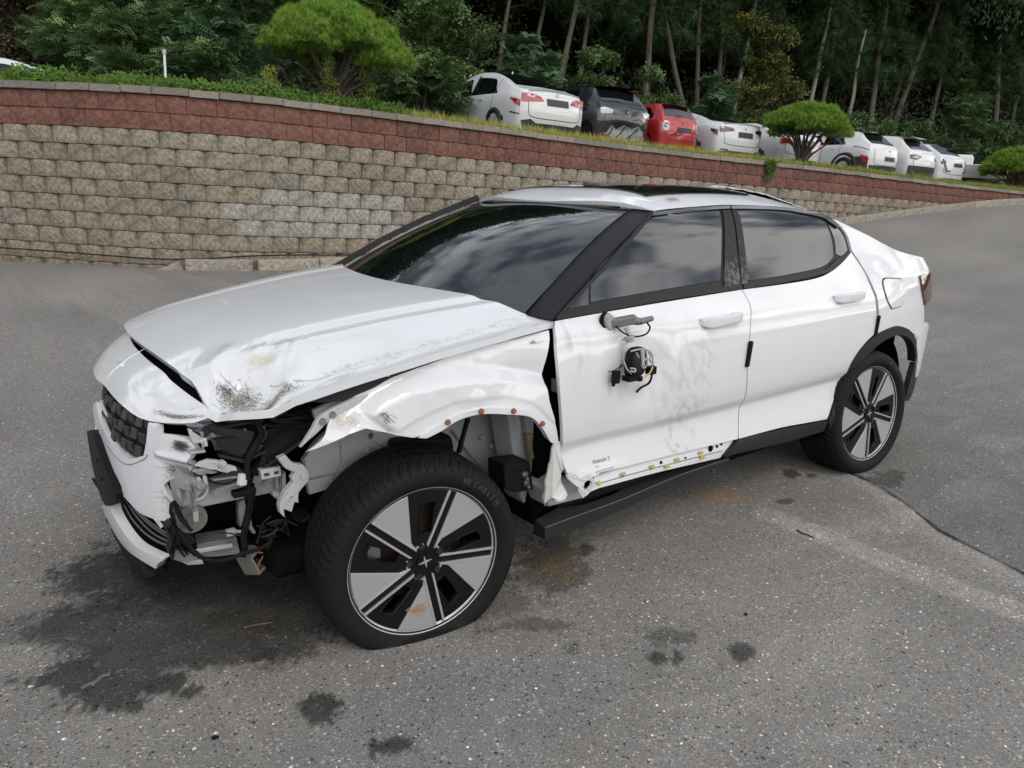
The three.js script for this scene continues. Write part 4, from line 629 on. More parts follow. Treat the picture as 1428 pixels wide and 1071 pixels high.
const q2 = L => L.map(p => F(120 + p[0] / 5.355, 620 + p[1] / 5.355));
for (const L of [[[272, 388], [330, 480], [400, 560], [480, 625], [560, 675]], [[255, 420], [320, 530], [400, 625], [480, 690], [590, 745]], [[245, 455], [300, 560], [390, 665], [480, 730], [600, 780]], [[262, 400], [330, 505], [420, 600], [500, 660], [585, 712]]]) part(car, 'intake_slat', tube(q2(L).map((p, i) => V3(p.x + .02, p.y, p.z)), .006, 30, 6), M.blackGloss);
fPanel('bumper_lip', [[163, 704, 1], [165, 713], [178, 736], [195, 757], [213, 768.5], [237, 778.5, 1], [229, 783.5, 1], [226, 791, 1], [202, 777], [194, 772], [176, 754.5], [159, 726], [149, 703, 1]], M.paintPlain, { off: .018, thick: .03, cell: .02 });
fPanel('spoiler_lip', [[154, 722, 1], [176, 757], [203, 779], [226, 793, 1], [213, 808, 1], [202, 807, 1], [186, 796], [168, 772], [158, 748, 1]], M.blackTrim, { off: .0, thick: .03, warp: (z, y) => .02 * Math.sin(z * 60) });
part(car, 'undertray', plate('undertray', [[204, 790, 1], [300, 770], [400, 760, 1], [410, 775, 1], [300, 795], [262, 800, 1], [225, 806, 1]], .35, .9, M.blackPlastic, { bevel: 0 }).geometry, M.blackPlastic); car.remove(car.children[car.children.length - 2]);

// ---- what shows in the crushed corner
plate('headlamp_housing', [[268, 600, 1], [290, 592], [340, 590], [368, 588, 1], [373, 603], [362, 634], [338, 645, 1], [304, 634], [293, 613]], .62, .22, M.blackGloss, { bevel: .03, warp: (x, y) => .02 * fbm(x * 9, y * 12, 2, 3) });
plate('air_duct', [[366, 600, 1], [405, 574], [444, 560, 1], [452, 572], [436, 600], [416, 622, 1], [378, 645], [345, 662, 1], [358, 640]], .60, .25, M.blackPlastic, { bevel: .02, warp: (x, y) => .015 * fbm(x * 9, y * 12, 5, 3) });
plate('dark_backdrop', [[222, 588, 1], [262, 592], [310, 576], [400, 570, 1], [440, 560, 1], [440, 640, 1], [340, 720], [230, 720, 1], [225, 640]], .38, .02, M.darkHole, { bevel: 0 });  // black sheet added to paint the shade behind the torn parts
plate('lamp_bracket', [[273, 650, 1], [279, 645, 1], [290, 641, 1], [306, 642.5, 1], [317, 648, 1], [329, 651, 1], [331, 656.5, 1], [322, 657, 1], [317, 659.5, 1], [308, 658, 1], [300, 655, 1], [292, 655, 1], [283, 652.5, 1]], .66, .012, M.bracket, { holes: [[297, 646, 2.2], [314.5, 653.5, 1.2], [304.5, 652, 2.4]], bevel: .003 });
plate('lamp_bracket', [[266, 601, 1], [275, 606], [284, 612], [287, 622, 1], [283, 625, 1], [282, 616], [274, 616], [267, 613, 1]], .66, .012, M.bracket, { bevel: .003 });
plate('torn_sheet', [[268, 656, 1], [282, 653, 1], [298, 656, 1], [305, 659, 1], [296, 661.5, 1], [288, 661, 1], [286, 664, 1], [277, 663.5, 1]], .64, .01, M.bracket, { bevel: .002, warp: (x, y) => .02 * fbm(x * 40, y * 40, 1, 2) });
plate('support_bar', [[264, 630, 1], [286, 627, 1], [287, 631, 1], [265, 634, 1]], .64, .02, M.bracket);
plate('support_bar', [[296, 668.5, 1], [332, 664.5, 1], [332.5, 666.5, 1], [296.5, 670.5, 1]], .60, .012, M.bracket, { bevel: .002 });
const rail = plate('chassis_rail', [[291, 684, 1], [333, 671], [350, 664], [391, 662.5, 1], [392, 684, 1], [349, 693], [270, 709, 1], [272, 699, 1]], .50, .10, M.bracket, { bevel: .006, holes: [[328, 690, 1.3], [297, 695, 1.3]] });
plate('rail_flange', [[384, 660, 1], [388, 660, 1], [390, 690], [392, 698, 1], [385, 696, 1]], .53, .06, M.primer);
plate('rail_flange', [[394, 662, 1], [398, 658, 1], [399, 690], [396, 700, 1], [392, 698]], .55, .06, M.primer);
plate('foam_bracket', [[362, 655.5, 1], [391, 650.5, 1], [392.5, 663.5, 1], [365, 669, 1]], .64, .07, M.bracket, { bevel: .003, rects: [[[366, 659], [376.5, 657], [377, 664], [367, 666.2]], [[380, 656.4], [389.5, 654.8], [390, 661.4], [380.6, 663.2]]] });
(() => { // folded crash box: a crushed sheet-metal can
  plate('crushed_crash_box', [[247, 675, 1], [258, 664], [276, 666], [285, 672, 1], [281, 684], [273, 694], [271, 708, 1], [252, 706], [243, 690]], .63, .07, new THREE.MeshStandardMaterial({ color: new THREE.Color().setRGB(.24, .24, .24), roughness: .42, metalness: .2 }), { bevel: .018, seg: 3, warp: (x, y) => .09 * (.5 - Math.abs(fbm(x * 13, y * 13, 2, 3)) * 2) });
  for (const L of [[[276, 666], [281, 680], [273, 694], [270, 708]], [[285, 664], [288, 684], [283, 693], [272, 698]]]) part(car, 'torn_flange', tube(px3(L, .65), .0065, 20, 5), M.bracket);
})();
const arm = plate('wing_bracket', [[386, 638, 1], [397, 633.5, 1], [408, 645], [421, 646.5, 1], [429, 658], [429, 671], [416, 686], [416, 701, 1], [410.5, 700, 1], [407, 714, 1], [396, 710, 1], [397.5, 722, 1], [391, 716], [389, 706], [396, 686], [408, 672], [405.5, 666], [410.5, 658, 1], [397, 652.5]], .68, .02, M.bracket, { holes: [[405, 692, 2.3]], bevel: .003, warp: (x, y) => .05 * (y - .5) + .004 * fbm(x * 18, y * 18, 6, 2) });
{ const p = onPlane(421, 661.5, 2, .68); part(arm, 'bolt', merge([cyl([p.x, p.y, .68], [p.x, p.y, .688], .017, .017, 14), cyl([p.x, p.y, .688], [p.x, p.y, .696], .010, .009, 6)]), M.bracket); }
{ const p = onPlane(270, 724, 2, .52), q = onPlane(273, 728, 2, .54); const hn = part(car, 'horn', merge([cyl([p.x, p.y, .48], [p.x - .004, p.y, .52], .046, .044, 24), cyl([q.x, q.y, .52], [q.x, q.y, .535], .024, .022, 20), cyl([q.x, q.y, .535], [q.x, q.y, .545], .008, .008, 10)]), new THREE.MeshStandardMaterial({ color: new THREE.Color().setRGB(.22, .22, .20), roughness: .5, metalness: .3 })); plate('horn_tab', [[269, 711, 1], [277, 709, 1], [277, 727, 1], [270, 728, 1]], .55, .004, M.bracket, { parent: hn, bevel: .001 }); }
plate('lower_crossmember', [[256, 764, 1], [290, 756], [330, 750, 1], [335, 772, 1], [300, 776], [276, 776, 1]], .44, .08, M.primerDark, { bevel: .004 });
plate('lower_crossmember', [[272, 766, 1], [324, 757.5, 1], [325.5, 763.5, 1], [279, 771, 1]], .47, .02, new THREE.MeshStandardMaterial({ color: new THREE.Color().setRGB(.60, .61, .62), roughness: .4, metalness: .3 }), { bevel: .003 });
plate('skid_plate', [[238, 764, 1], [262, 770], [278, 776, 1], [262, 786, 1], [240, 780, 1]], .46, .02, M.primerDark);
plate('skid_plate', [[248, 781, 1], [282, 780, 1], [284, 786], [262, 788, 1]], .46, .02, M.primer);
plate('subframe', [[350, 764, 1], [381, 752], [432, 716, 1], [434, 739, 1], [377, 776, 1], [354, 778, 1]], .42, .12, M.blackTrim, { bevel: .008 });
plate('washer_bottle', [[333, 700, 1], [341, 696], [343, 706], [338, 728], [335, 735, 1], [332, 716]], .40, .03, M.primer);
plate('washer_bottle', [[350, 724, 1], [352, 733], [358, 744, 1], [352, 744], [348, 738, 1]], .40, .03, M.primer);
// crash-tube stub hanging out under the corner
(() => {
  const sq = (w, h) => [[-w * .8, -h * .8], [w * .8, -h * .66], [w * .72, h * .8], [-w * .8, h * .7]]; const sh = new THREE.Shape(sq(.038, .044).map(p => V2(...p))); sh.holes.push(new THREE.Path(sq(.032, .038).reverse().map(p => V2(...p))));
  const g = new THREE.ExtrudeGeometry(sh, { depth: .085, bevelEnabled: true, bevelSize: .002, bevelThickness: .002, bevelSegments: 1 }); const p = g.attributes.position; for (let i = 0; i < p.count; i++) p.setX(i, p.getX(i) + .012 * fbm(p.getX(i) * 30, p.getY(i) * 30, p.getZ(i) * 20, 2)); g.computeVertexNormals();
  g.translate(0, 0, -.055); g.rotateZ(.25); g.rotateX(-.30); g.rotateY(.30); const c = onPlane(358, 780, 2, .46); g.translate(c.x, c.y, c.z);
  const st = part(car, 'crash_tube', g, new THREE.MeshStandardMaterial({ color: new THREE.Color().setRGB(.25, .245, .235), roughness: .5, metalness: .3, side: THREE.DoubleSide }), 'bent grey crash tube with rusty edges');
  part(st, 'rust_edge', tube(px3([[358, 769], [364, 771], [372, 769], [366, 777], [361, 786], [361, 790]], .50), .0035, 20, 5), M.rust);
})();
// hoses and wiring
const q4 = (L, z) => L.map(p => onPlane(240 + p[0] / 7.14, 660 + p[1] / 7.14, 2, p[2] ?? z));
part(car, 'hose', tube(q4([[60, 560], [130, 660], [200, 760], [300, 840], [450, 872], [600, 842], [720, 790], [850, 760], [960, 700], [992, 655]], .60), .0065, 60, 8), M.rubber);
part(car, 'wiring_loom', tube(q4([[760, -150], [800, -60], [770, 60], [768, 150], [785, 250], [770, 380], [735, 500], [715, 640], [720, 760], [700, 830]], .56), .0105, 60, 9), M.rubber);
for (const o of [-9, 10]) part(car, 'wiring_loom', tube(q4([[760 + o, -150], [800 + o, -60], [772 + o * 2, 60], [768, 150], [783 + o, 250], [768 + o * 1.6, 380], [735 + o, 500], [716 + o * 1.5, 640], [722, 760]], .57), .0045, 60, 6), M.rubber);
part(car, 'wiring_loom', tube([[352, 578], [360, 590], [364, 606], [352, 628], [345, 645], [345, 668]].map(p => onPlane(...p, 2, .66)), .010, 40, 7), M.rubber);
{ const p = onPlane(349, 687, 2, .57); part(car, 'loom_clamp', merge([cyl([p.x, p.y - .02, .565], [p.x, p.y + .025, .565], .018, .016, 12), bx(.07, .02, .03, p.x - .02, p.y + .008, .57, .004)]), M.blackPlastic); }
{ const p = onPlane(338, 668.5, 2, .66); const g = new RoundedBoxGeometry(.024, .036, .018, 1, .003); g.rotateZ(-.25); g.rotateY(.4); g.translate(p.x, p.y, p.z); part(car, 'wire_connector', g, new THREE.MeshStandardMaterial({ color: new THREE.Color().setRGB(.62, .63, .58), roughness: .5 })); }
const wireM = [0x0a0a0a, 0x0a0a0a, 0x14221c, 0x10141c, 0x2a2a2a].map(c => new THREE.MeshStandardMaterial({ color: c, roughness: .6 }));
[[[340, 60], [450, 100], [560, 100], [670, 40]], [[880, 560], [900, 500], [980, 430]], [[940, 500], [1050, 465], [1150, 470], [1250, 515]], [[940, 510], [1060, 475], [1160, 485], [1245, 525]], [[420, 580], [520, 590], [620, 605], [700, 625]], [[740, 600], [715, 700], [710, 800]], [[880, 630], [960, 630], [1000, 670], [940, 760]], [[840, 700], [870, 620], [880, 560]], [[890, 600], [960, 560], [1060, 570], [1100, 540]], [[900, 640], [1000, 600], [1050, 560]], [[1000, 640], [1030, 560], [1060, 540]], [[20, 120], [40, 260], [90, 420], [180, 560]], [[10, 280], [60, 420], [160, 540], [200, 570]]].forEach((L, i) => part(car, 'wire', tube(q4(L, .58 - .02 * (i % 3)), i > 10 ? .005 : .0028, 30, 5), wireM[i > 10 ? 0 : i % 5]));
const rw = rng(77); for (let i = 0; i < 22; i++) { const u = 360 + rw() * 50, v = 730 + rw() * 28; part(car, 'wire', tube([[u, v], [u + 8 - rw() * 16, v + 6 - rw() * 14], [u + 16 - rw() * 32, v + 14 - rw() * 26]].map(p => onPlane(...p, 2, .50)), .003 + .002 * rw(), 12, 4), wireM[i % 5]); }
for (let i = 0; i < 14; i++) { const u = 330 + rw() * 80, v = 578 + rw() * 26; part(car, 'wire', tube([[u, v], [u + 20, v - 6 + rw() * 10], [u + 34 + rw() * 16, v - 10 + rw() * 10]].map(p => onPlane(...p, 2, .63)), .003, 12, 4), wireM[i % 2]); }
plate('bumper_mount', [[231, 736, 1], [240, 730], [248, 738, 1], [252, 752], [246, 764, 1], [242, 782, 1], [236, 772], [238, 752]], .55, .04, M.blackPlastic, { bevel: .004, warp: (x, y) => .02 * fbm(x * 30, y * 30, 1, 3) });
plate('bumper_mount', [[243, 688, 1], [250, 684], [254, 712], [256, 740], [264, 768], [252, 752], [246, 726]], .50, .03, M.blackPlastic, { bevel: .004, warp: (x, y) => .02 * fbm(x * 30, y * 30, 1, 3) });
plate('lamp_mount', [[262, 598, 1], [268, 600, 1], [272, 612, 1], [280, 614, 1], [288, 611, 1], [290, 622, 1], [286, 623, 1], [284, 617, 1], [277, 618, 1], [270, 619, 1], [266, 612, 1]], .69, .008, M.bracket, { bevel: .0015, holes: [[277, 616, 1.4]] });
plate('housing_rib', [[300, 596, 1], [366, 584, 1], [370, 587, 1], [303, 600, 1]], .64, .012, M.blackTrim, { bevel: .002 });
plate('housing_rib', [[306, 634, 1], [340, 641, 1], [372, 628, 1], [372, 631, 1], [341, 645, 1], [306, 638, 1]], .65, .012, M.blackTrim, { bevel: .002 });
plate('duct_rib', [[366, 652, 1], [400, 628, 1], [430, 606, 1], [432, 609, 1], [402, 632, 1], [368, 655, 1]], .63, .012, M.blackTrim, { bevel: .002 });
plate('rubber_flap', [[372, 640, 1], [388, 632], [392, 640], [386, 650, 1], [374, 652, 1]], .63, .006, M.blackPlastic, { bevel: .001 });
{ const p = onPlane(322, 742, 2, .5); part(car, 'sensor', merge([bx(.03, .022, .02, p.x, p.y, p.z, .004), cyl([p.x + .01, p.y, p.z], [p.x + .04, p.y - .01, p.z], .006, .006, 8)]), M.bracket); }
for (const [u, v, z] of [[300, 688, .53], [350, 676, .53], [372, 676, .53], [386, 690, .60], [312, 648, .68]]) { const p = onPlane(u, v, 2, z); part(car, 'bolt', merge([cyl([p.x, p.y, z - .02], [p.x, p.y, z - .004], .010, .010, 10), cyl([p.x, p.y, z - .004], [p.x, p.y, z + .004], .006, .006, 6)]), M.bracket); }
for (let i = 0; i < 18; i++) { const u = 236 + rw() * 22, v = 690 + rw() * 60; part(car, 'wire', tube([[u, v], [u + 6 - rw() * 10, v + 14], [u + 8 + rw() * 16, v + 26 + rw() * 14]].map(p => onPlane(...p, 2, .50)), .0035, 14, 5), wireM[i % 5]); }
plate('bumper_mount', [[214, 724, 1], [221, 722, 1], [228, 734, 1], [224, 737, 1]], .66, .012, M.bracket, { bevel: .002 });

// ---- handles, door guards, mirror remains, print on the door
function handle(px, L) {
  const a = S(...px[0]), b = S(...px[1]), n = 22, h = .021, pos = [], idx = [], ring = 12;
  for (let i = 0; i <= n; i++) { const t = i / n, x = lerp(a.x, b.x, t), y = lerp(a.y, b.y, t), e = Math.pow(Math.abs(2 * t - 1), 6), lift = .034 * (1 - e) + .004, hh = h * (1 + .35 * sstep(.45, .0, t)) * (1 - .55 * e), dd = .011; const z = zs(x, y) + lift; for (let k = 0; k < ring; k++) { const q = k / ring * Math.PI * 2, c = Math.cos(q), s = Math.sin(q), sq = v => Math.sign(v) * Math.pow(Math.abs(v), .45); pos.push(x, y + hh * sq(s), z + dd * sq(c) * (1 - .6 * e)); if (i) { const o = (i - 1) * ring, k2 = (k + 1) % ring; idx.push(o + k, o + ring + k, o + k2, o + k2, o + ring + k, o + ring + k2); } } }
  const g = new THREE.BufferGeometry(); g.setAttribute('position', new THREE.Float32BufferAttribute(pos, 3)); g.setIndex(idx); g.computeVertexNormals();
  const pad = sx => { const p = sx < .5 ? a : b; return bx(.05, .03, .03, lerp(a.x, b.x, sx), lerp(a.y, b.y, sx), zs(lerp(a.x, b.x, sx), lerp(a.y, b.y, sx)) + .008, .008); };
  return merge([g, pad(.10), pad(.90)]);
}
part(frontDoor, 'handle', handle([[976, 449.5], [1031, 439]]), M.paintPlain);
part(rearDoor, 'handle', handle([[1161.5, 416], [1201, 410]]), M.paintPlain);
for (const [d, u, v, h, w] of [[frontDoor, 1043.5, 493, .115, .020], [rearDoor, 1222, 453, .105, .016]]) { const p = S(u, v), g = new RoundedBoxGeometry(w, h, .018, 3, .007); const q = g.attributes.position; for (let i = 0; i < q.count; i++) { const y = q.getY(i); q.setX(i, q.getX(i) - 2.2 * y * y + .10 * y); } g.computeVertexNormals(); g.translate(p.x, p.y, p.z + .008); part(d, 'edge_guard', g, M.rubber); }
(() => {
  const q6 = (x, y, off) => { const p = S(820 + x / 7.65, 420 + y / 7.65); p.z += off; return p; };
  const grey = new THREE.MeshStandardMaterial({ color: new THREE.Color().setRGB(.16, .165, .17), roughness: .5 }), lgrey = new THREE.MeshStandardMaterial({ color: new THREE.Color().setRGB(.36, .36, .36), roughness: .5 });
  const mir = new THREE.Group(); mir.name = 'broken_mirror'; mir.userData.label = 'smashed left mirror hanging by its wires'; car.add(mir);
  const c = q6(190, 225, .006); const base = new THREE.CylinderGeometry(.034, .036, .014, 26); base.rotateX(Math.PI / 2); base.scale(.85, 1.15, 1); base.rotateZ(.5); base.translate(c.x, c.y, c.z); part(mir, 'mount_gasket', base, M.rubber);
  const b2 = new THREE.CylinderGeometry(.026, .030, .016, 22); b2.rotateX(Math.PI / 2); b2.scale(.8, 1.15, 1); b2.rotateZ(.5); b2.translate(c.x + .002, c.y + .004, c.z + .012); part(mir, 'mount_plate', b2, lgrey);
  const a0 = q6(215, 215, .02), a1 = q6(340, 175, .07), a2 = q6(380, 185, .08), a3 = q6(470, 140, .10);
  const arm1 = new RoundedBoxGeometry(a0.distanceTo(a1) * 1.15, .034, .03, 2, .007); arm1.rotateY(-.6); arm1.rotateZ(.25); const am = a0.clone().lerp(a1, .5); arm1.translate(am.x, am.y, am.z); part(mir, 'folding_arm', arm1, grey);
  part(mir, 'folding_arm', merge([cyl(a2, a3, .013, .010, 8), cyl(a1, a2, .016, .014, 8), cyl(q6(330, 140, .07), q6(350, 130, .07), .008, .006, 8)]), grey);
  part(mir, 'pivot', merge([cyl(q6(300, 260, .05), q6(345, 345, .045), .009, .008, 8), cyl(q6(340, 350, .045), q6(350, 420, .045), .021, .014, 14), cyl(q6(336, 362, .045), q6(340, 372, .045), .024, .024, 14)]), lgrey);
  const ctr = q6(385, 620, .055); const g = new THREE.SphereGeometry(1, 26, 20), p = g.attributes.position; for (let i = 0; i < p.count; i++) { let x = p.getX(i), y = p.getY(i), z = p.getZ(i); const s = v => Math.sign(v) * Math.pow(Math.abs(v), .62); p.setXYZ(i, ctr.x + s(x) * .038, ctr.y + s(y) * .056 + .008 * x, ctr.z + s(z) * .032 + .004 * fbm(x * 4, y * 4, z * 4, 2)); } g.computeVertexNormals(); part(mir, 'mirror_motor', g, M.blackPlastic);
  const dsc = new THREE.SphereGeometry(1, 24, 16); dsc.scale(.024, .044, .016); dsc.rotateZ(.2); dsc.translate(ctr.x - .014, ctr.y + .004, ctr.z + .024); part(mir, 'motor_cover', dsc, M.blackTrim);
  const fr = L => tube(L.map(q => q6(385 + (q[0] - 385) * .80, 620 + (q[1] - 620) * .84, (q[2] ?? .105) * .86)), .0034, 0, 6);
  part(mir, 'mirror_frame', merge([fr([[262, 470, .09], [330, 440], [430, 440], [510, 500], [520, 620], [520, 740, .09]]), fr([[300, 480], [345, 560], [350, 620], [400, 670], [430, 650]]), fr([[430, 450], [445, 560], [450, 640]]), fr([[225, 500, .06], [245, 620, .06], [275, 720, .07], [340, 780, .08]]), fr([[255, 680, .09], [300, 685, .1], [290, 720, .1], [260, 710, .09]]), fr([[365, 480], [400, 500], [395, 540], [430, 560], [400, 580]]), fr([[470, 480], [495, 520], [480, 560], [500, 600]])]), lgrey);
  const sl = new RoundedBoxGeometry(.018, .062, .010, 1, .004); sl.rotateZ(.12); sl.translate(q6(380, 560, 0).x, q6(380, 560, 0).y, ctr.z + .036); part(mir, 'mirror_frame', sl, lgrey);
  part(mir, 'mirror_bracket', merge([bx(.02, .02, .03, q6(420, 790, 0).x, q6(420, 790, 0).y, ctr.z, .004), bx(.05, .02, .04, q6(340, 790, 0).x, q6(340, 790, 0).y, ctr.z, .004), bx(.035, .03, .03, q6(500, 690, 0).x, q6(500, 690, 0).y, ctr.z + .02, .004)]), M.blackPlastic);
  const w = (L, r, m) => part(mir, 'mirror_wire', tube(L.map(q => q6(q[0], q[1], q[2] ?? .05)), r, 0, 6), m);
  w([[430, 185, .09], [465, 240, .09], [450, 310, .08], [400, 348, .06], [350, 345, .05]], .0035, M.rubber); w([[230, 250, .03], [280, 310, .04], [340, 350, .05]], .003, M.rubber); w([[500, 640, .09], [535, 720, .07], [565, 800, .05], [578, 862, .03], [500, 905, .03], [455, 950, .03]], .0045, M.rubber); w([[245, 640, .06], [225, 700, .05], [238, 745, .05]], .002, M.rubber); w([[172, 740, .02], [200, 712, .04], [240, 640, .06]], .0016, M.rubber);
  w([[450, 640, .11], [420, 700, .11], [385, 752, .1]], .0028, new THREE.MeshStandardMaterial({ color: 0xc9b45a, roughness: .5 }));
  const k = q6(232, 790, .03); part(mir, 'plug', merge([bx(.028, .048, .022, k.x, k.y, k.z, .004), bx(.012, .014, .012, k.x + .016, k.y, k.z, .003), bx(.01, .012, .012, k.x - .01, k.y - .028, k.z, .003)]), M.blackPlastic);
})();
function sideDecal(parent, name, px, w, h, tex, o = {}) {
  const c = S(...px), nx = 14, ny = 8, pos = [], uv = [], idx = [], sl = o.slope || 0; for (let j = 0; j <= ny; j++) for (let i = 0; i <= nx; i++) { const x = c.x + w * i / nx, y = c.y - h * (1 - j / ny) + sl * w * i / nx; pos.push(x, y, (o.fn || zs)(x, y) + (o.off || .0016)); uv.push(i / nx, j / ny); if (i && j) { const k = j * (nx + 1) + i; idx.push(k - nx - 2, k - nx - 1, k, k - nx - 2, k, k - 1); } }
  const g = new THREE.BufferGeometry(); g.setAttribute('position', new THREE.Float32BufferAttribute(pos, 3)); g.setAttribute('uv', new THREE.Float32BufferAttribute(uv, 2)); g.setIndex(idx); g.computeVertexNormals();
  return part(parent, name, g, new THREE.MeshStandardMaterial({ map: tex, transparent: true, roughness: .6, polygonOffset: true, polygonOffsetFactor: -1 }));
}
sideDecal(frontDoor, 'door_print', [825, 638.5], .155, .095, canvasTex(512, 314, (x, w, h) => { x.clearRect(0, 0, w, h); x.fillStyle = '#3c3c40'; x.font = '66px sans-serif'; x.fillText('Polestar 2', 6, 78); x.font = '24px sans-serif'; x.fillText('78 kWh', 30, 128); x.font = '31px sans-serif'; x.fillText('Battery Electric Vehicle', 34, 190); x.fillText('170 kW / 231 hp', 34, 240); }), { slope: 0 });
// dirt, scrapes and scuffs lying on the panels: grid sheets that follow the surface, printed by canvas
function skin(parent, name, nx, ny, f, tex, label) { return part(parent, name, gridSheet(nx, ny, f), new THREE.MeshStandardMaterial({ map: tex, transparent: true, roughness: .85, polygonOffset: true, polygonOffsetFactor: -1 }), label); }
function gridSheet(nx, ny, f) { const pos = [], uv = [], idx = []; for (let j = 0; j <= ny; j++) for (let i = 0; i <= nx; i++) { const p = f(i / nx, j / ny); pos.push(p.x, p.y, p.z); uv.push(i / nx, j / ny); if (i && j) { const k = j * (nx + 1) + i; idx.push(k - nx - 2, k - nx - 1, k, k - nx - 2, k, k - 1); } } const g = new THREE.BufferGeometry(); g.setAttribute('position', new THREE.Float32BufferAttribute(pos, 3)); g.setAttribute('uv', new THREE.Float32BufferAttribute(uv, 2)); g.setIndex(idx); g.computeVertexNormals(); return g; }
const strokes = (x, R, n, cx, cy, sx, sy, an, len, col, a, lw = 1.6) => { for (let i = 0; i < n; i++) { const g1 = (R() + R() + R()) / 1.5 - 1, g2 = (R() + R() + R()) / 1.5 - 1, u = cx + g1 * sx, v = cy + g2 * sy, t = an + (R() - .5) * .5, l = len * (.2 + R()); x.strokeStyle = `rgba(${col[0] + R() * 30 | 0},${col[1] + R() * 28 | 0},${col[2] + R() * 22 | 0},${a * (.3 + .7 * R())})`; x.lineWidth = lw * (.4 + R()); x.beginPath(); x.moveTo(u, v); x.quadraticCurveTo(u + Math.cos(t) * l * .5 + (R() - .5) * 6, v + Math.sin(t) * l * .5 + (R() - .5) * 6, u + Math.cos(t) * l, v + Math.sin(t) * l); x.stroke(); } };
const specks = (x, R, n, cx, cy, sx, sy, col, a, r = 2) => { for (let i = 0; i < n; i++) { const u = cx + ((R() + R() + R()) / 1.5 - 1) * sx, v = cy + ((R() + R() + R()) / 1.5 - 1) * sy; x.fillStyle = `rgba(${col[0] + R() * 30 | 0},${col[1] + R() * 30 | 0},${col[2] + R() * 20 | 0},${a * (.3 + .7 * R())})`; x.beginPath(); x.ellipse(u, v, r * (.3 + R()), r * (.2 + .6 * R()), R() * 3, 0, 6.283); x.fill(); } };
// corner of the bonnet: u runs along x from -.72 to -.30, v across z from .74 down to .28
skin(bonnet, 'grime', 60, 60, (u, v) => { const x = lerp(-.715, -.28, u), zE = hZ(clamp(x, hX[0], hX[hX.length - 1])), z = lerp(.30, zE - .004, 1 - v); return V3(x, hoodY(x, z) + .0022, z); }, canvasTex(768, 768, (x, w, h) => { x.clearRect(0, 0, w, h); const R = rng(303);
  specks(x, R, 1500, 150, 560, 130, 110, [74, 76, 46], .30, 5); specks(x, R, 1500, 230, 680, 230, 56, [80, 78, 44], .34, 5); specks(x, R, 900, 190, 640, 190, 90, [52, 54, 34], .5, 2.2); strokes(x, R, 120, 170, 600, 130, 90, .6, 22, [54, 54, 36], .55, 1.8); specks(x, R, 160, 110, 500, 50, 60, [40, 40, 40], .5, 5);
  specks(x, R, 500, 330, 420, 130, 60, [196, 188, 170], .07, 12); specks(x, R, 420, 480, 300, 120, 46, [196, 188, 170], .06, 13); strokes(x, R, 26, 560, 470, 120, 70, .3, 30, [150, 140, 120], .3, 2);
  x.lineWidth = 2.2; x.strokeStyle = 'rgba(60,58,52,.8)'; for (const L of [[[110, 420], [160, 500], [210, 590], [300, 670]], [[300, 560], [340, 640], [330, 700]], [[380, 640], [470, 655], [560, 640]]]) { x.beginPath(); L.forEach((p, i) => i ? x.lineTo(p[0] + R() * 8, p[1] + R() * 8) : x.moveTo(...p)); x.stroke(); } }));
skin(noseP, 'scuff', 40, 14, (u, v) => { const z = lerp(.30, .66, u), y = lerp(.772, .86, v) + .03 * sstep(.5, .66, z) * (1 - v); return V3(xf(z, y) - .0018, y, z); }, canvasTex(768, 256, (x, w, h) => { x.clearRect(0, 0, w, h); const R = rng(304); specks(x, R, 700, 430, 216, 280, 26, [80, 78, 74], .25, 6); strokes(x, R, 60, 430, 210, 270, 24, -.06, 40, [72, 70, 66], .5, 2); strokes(x, R, 26, 520, 150, 170, 50, -.35, 60, [120, 116, 104], .4, 1.4); specks(x, R, 260, 480, 200, 240, 36, [66, 64, 60], .5, 1.6); }));
const bumperMesh = car.children.find(o => o.name === 'front_bumper');
skin(bumperMesh, 'scuff', 40, 50, (u, v) => { const z = lerp(.42, .63, u), y = lerp(.36, .79, v); return V3(xf(z, y) + corner(z, y) - .002, y, z); }, canvasTex(512, 1024, (x, w, h) => { x.clearRect(0, 0, w, h);
  const R = rng(305); const clip = [[221, 606], [240, 608], [260, 615], [270, 627], [264, 631], [263, 644], [257, 655], [249, 669], [232, 668], [220, 677], [223, 690], [235, 705], [237, 721], [231, 727], [217, 722], [205, 716], [203, 640], [206, 600]].map(p => F(...p)).map(p => [(p.z - .42) / .21 * w, (1 - (p.y - .36) / .43) * h]); x.beginPath(); clip.forEach((p, i) => i ? x.lineTo(...p) : x.moveTo(...p)); x.closePath(); x.clip();
  strokes(x, R, 300, 300, 190, 90, 50, .2, 40, [40, 40, 42], .5, 4); strokes(x, R, 340, 240, 390, 200, 70, .06, 90, [50, 48, 44], .5, 2.4); strokes(x, R, 260, 160, 620, 130, 210, .5, 60, [90, 86, 76], .35, 3); specks(x, R, 700, 220, 420, 200, 300, [70, 66, 58], .4, 2.4); strokes(x, R, 60, 200, 860, 160, 90, .4, 60, [120, 112, 92], .35, 3); }));
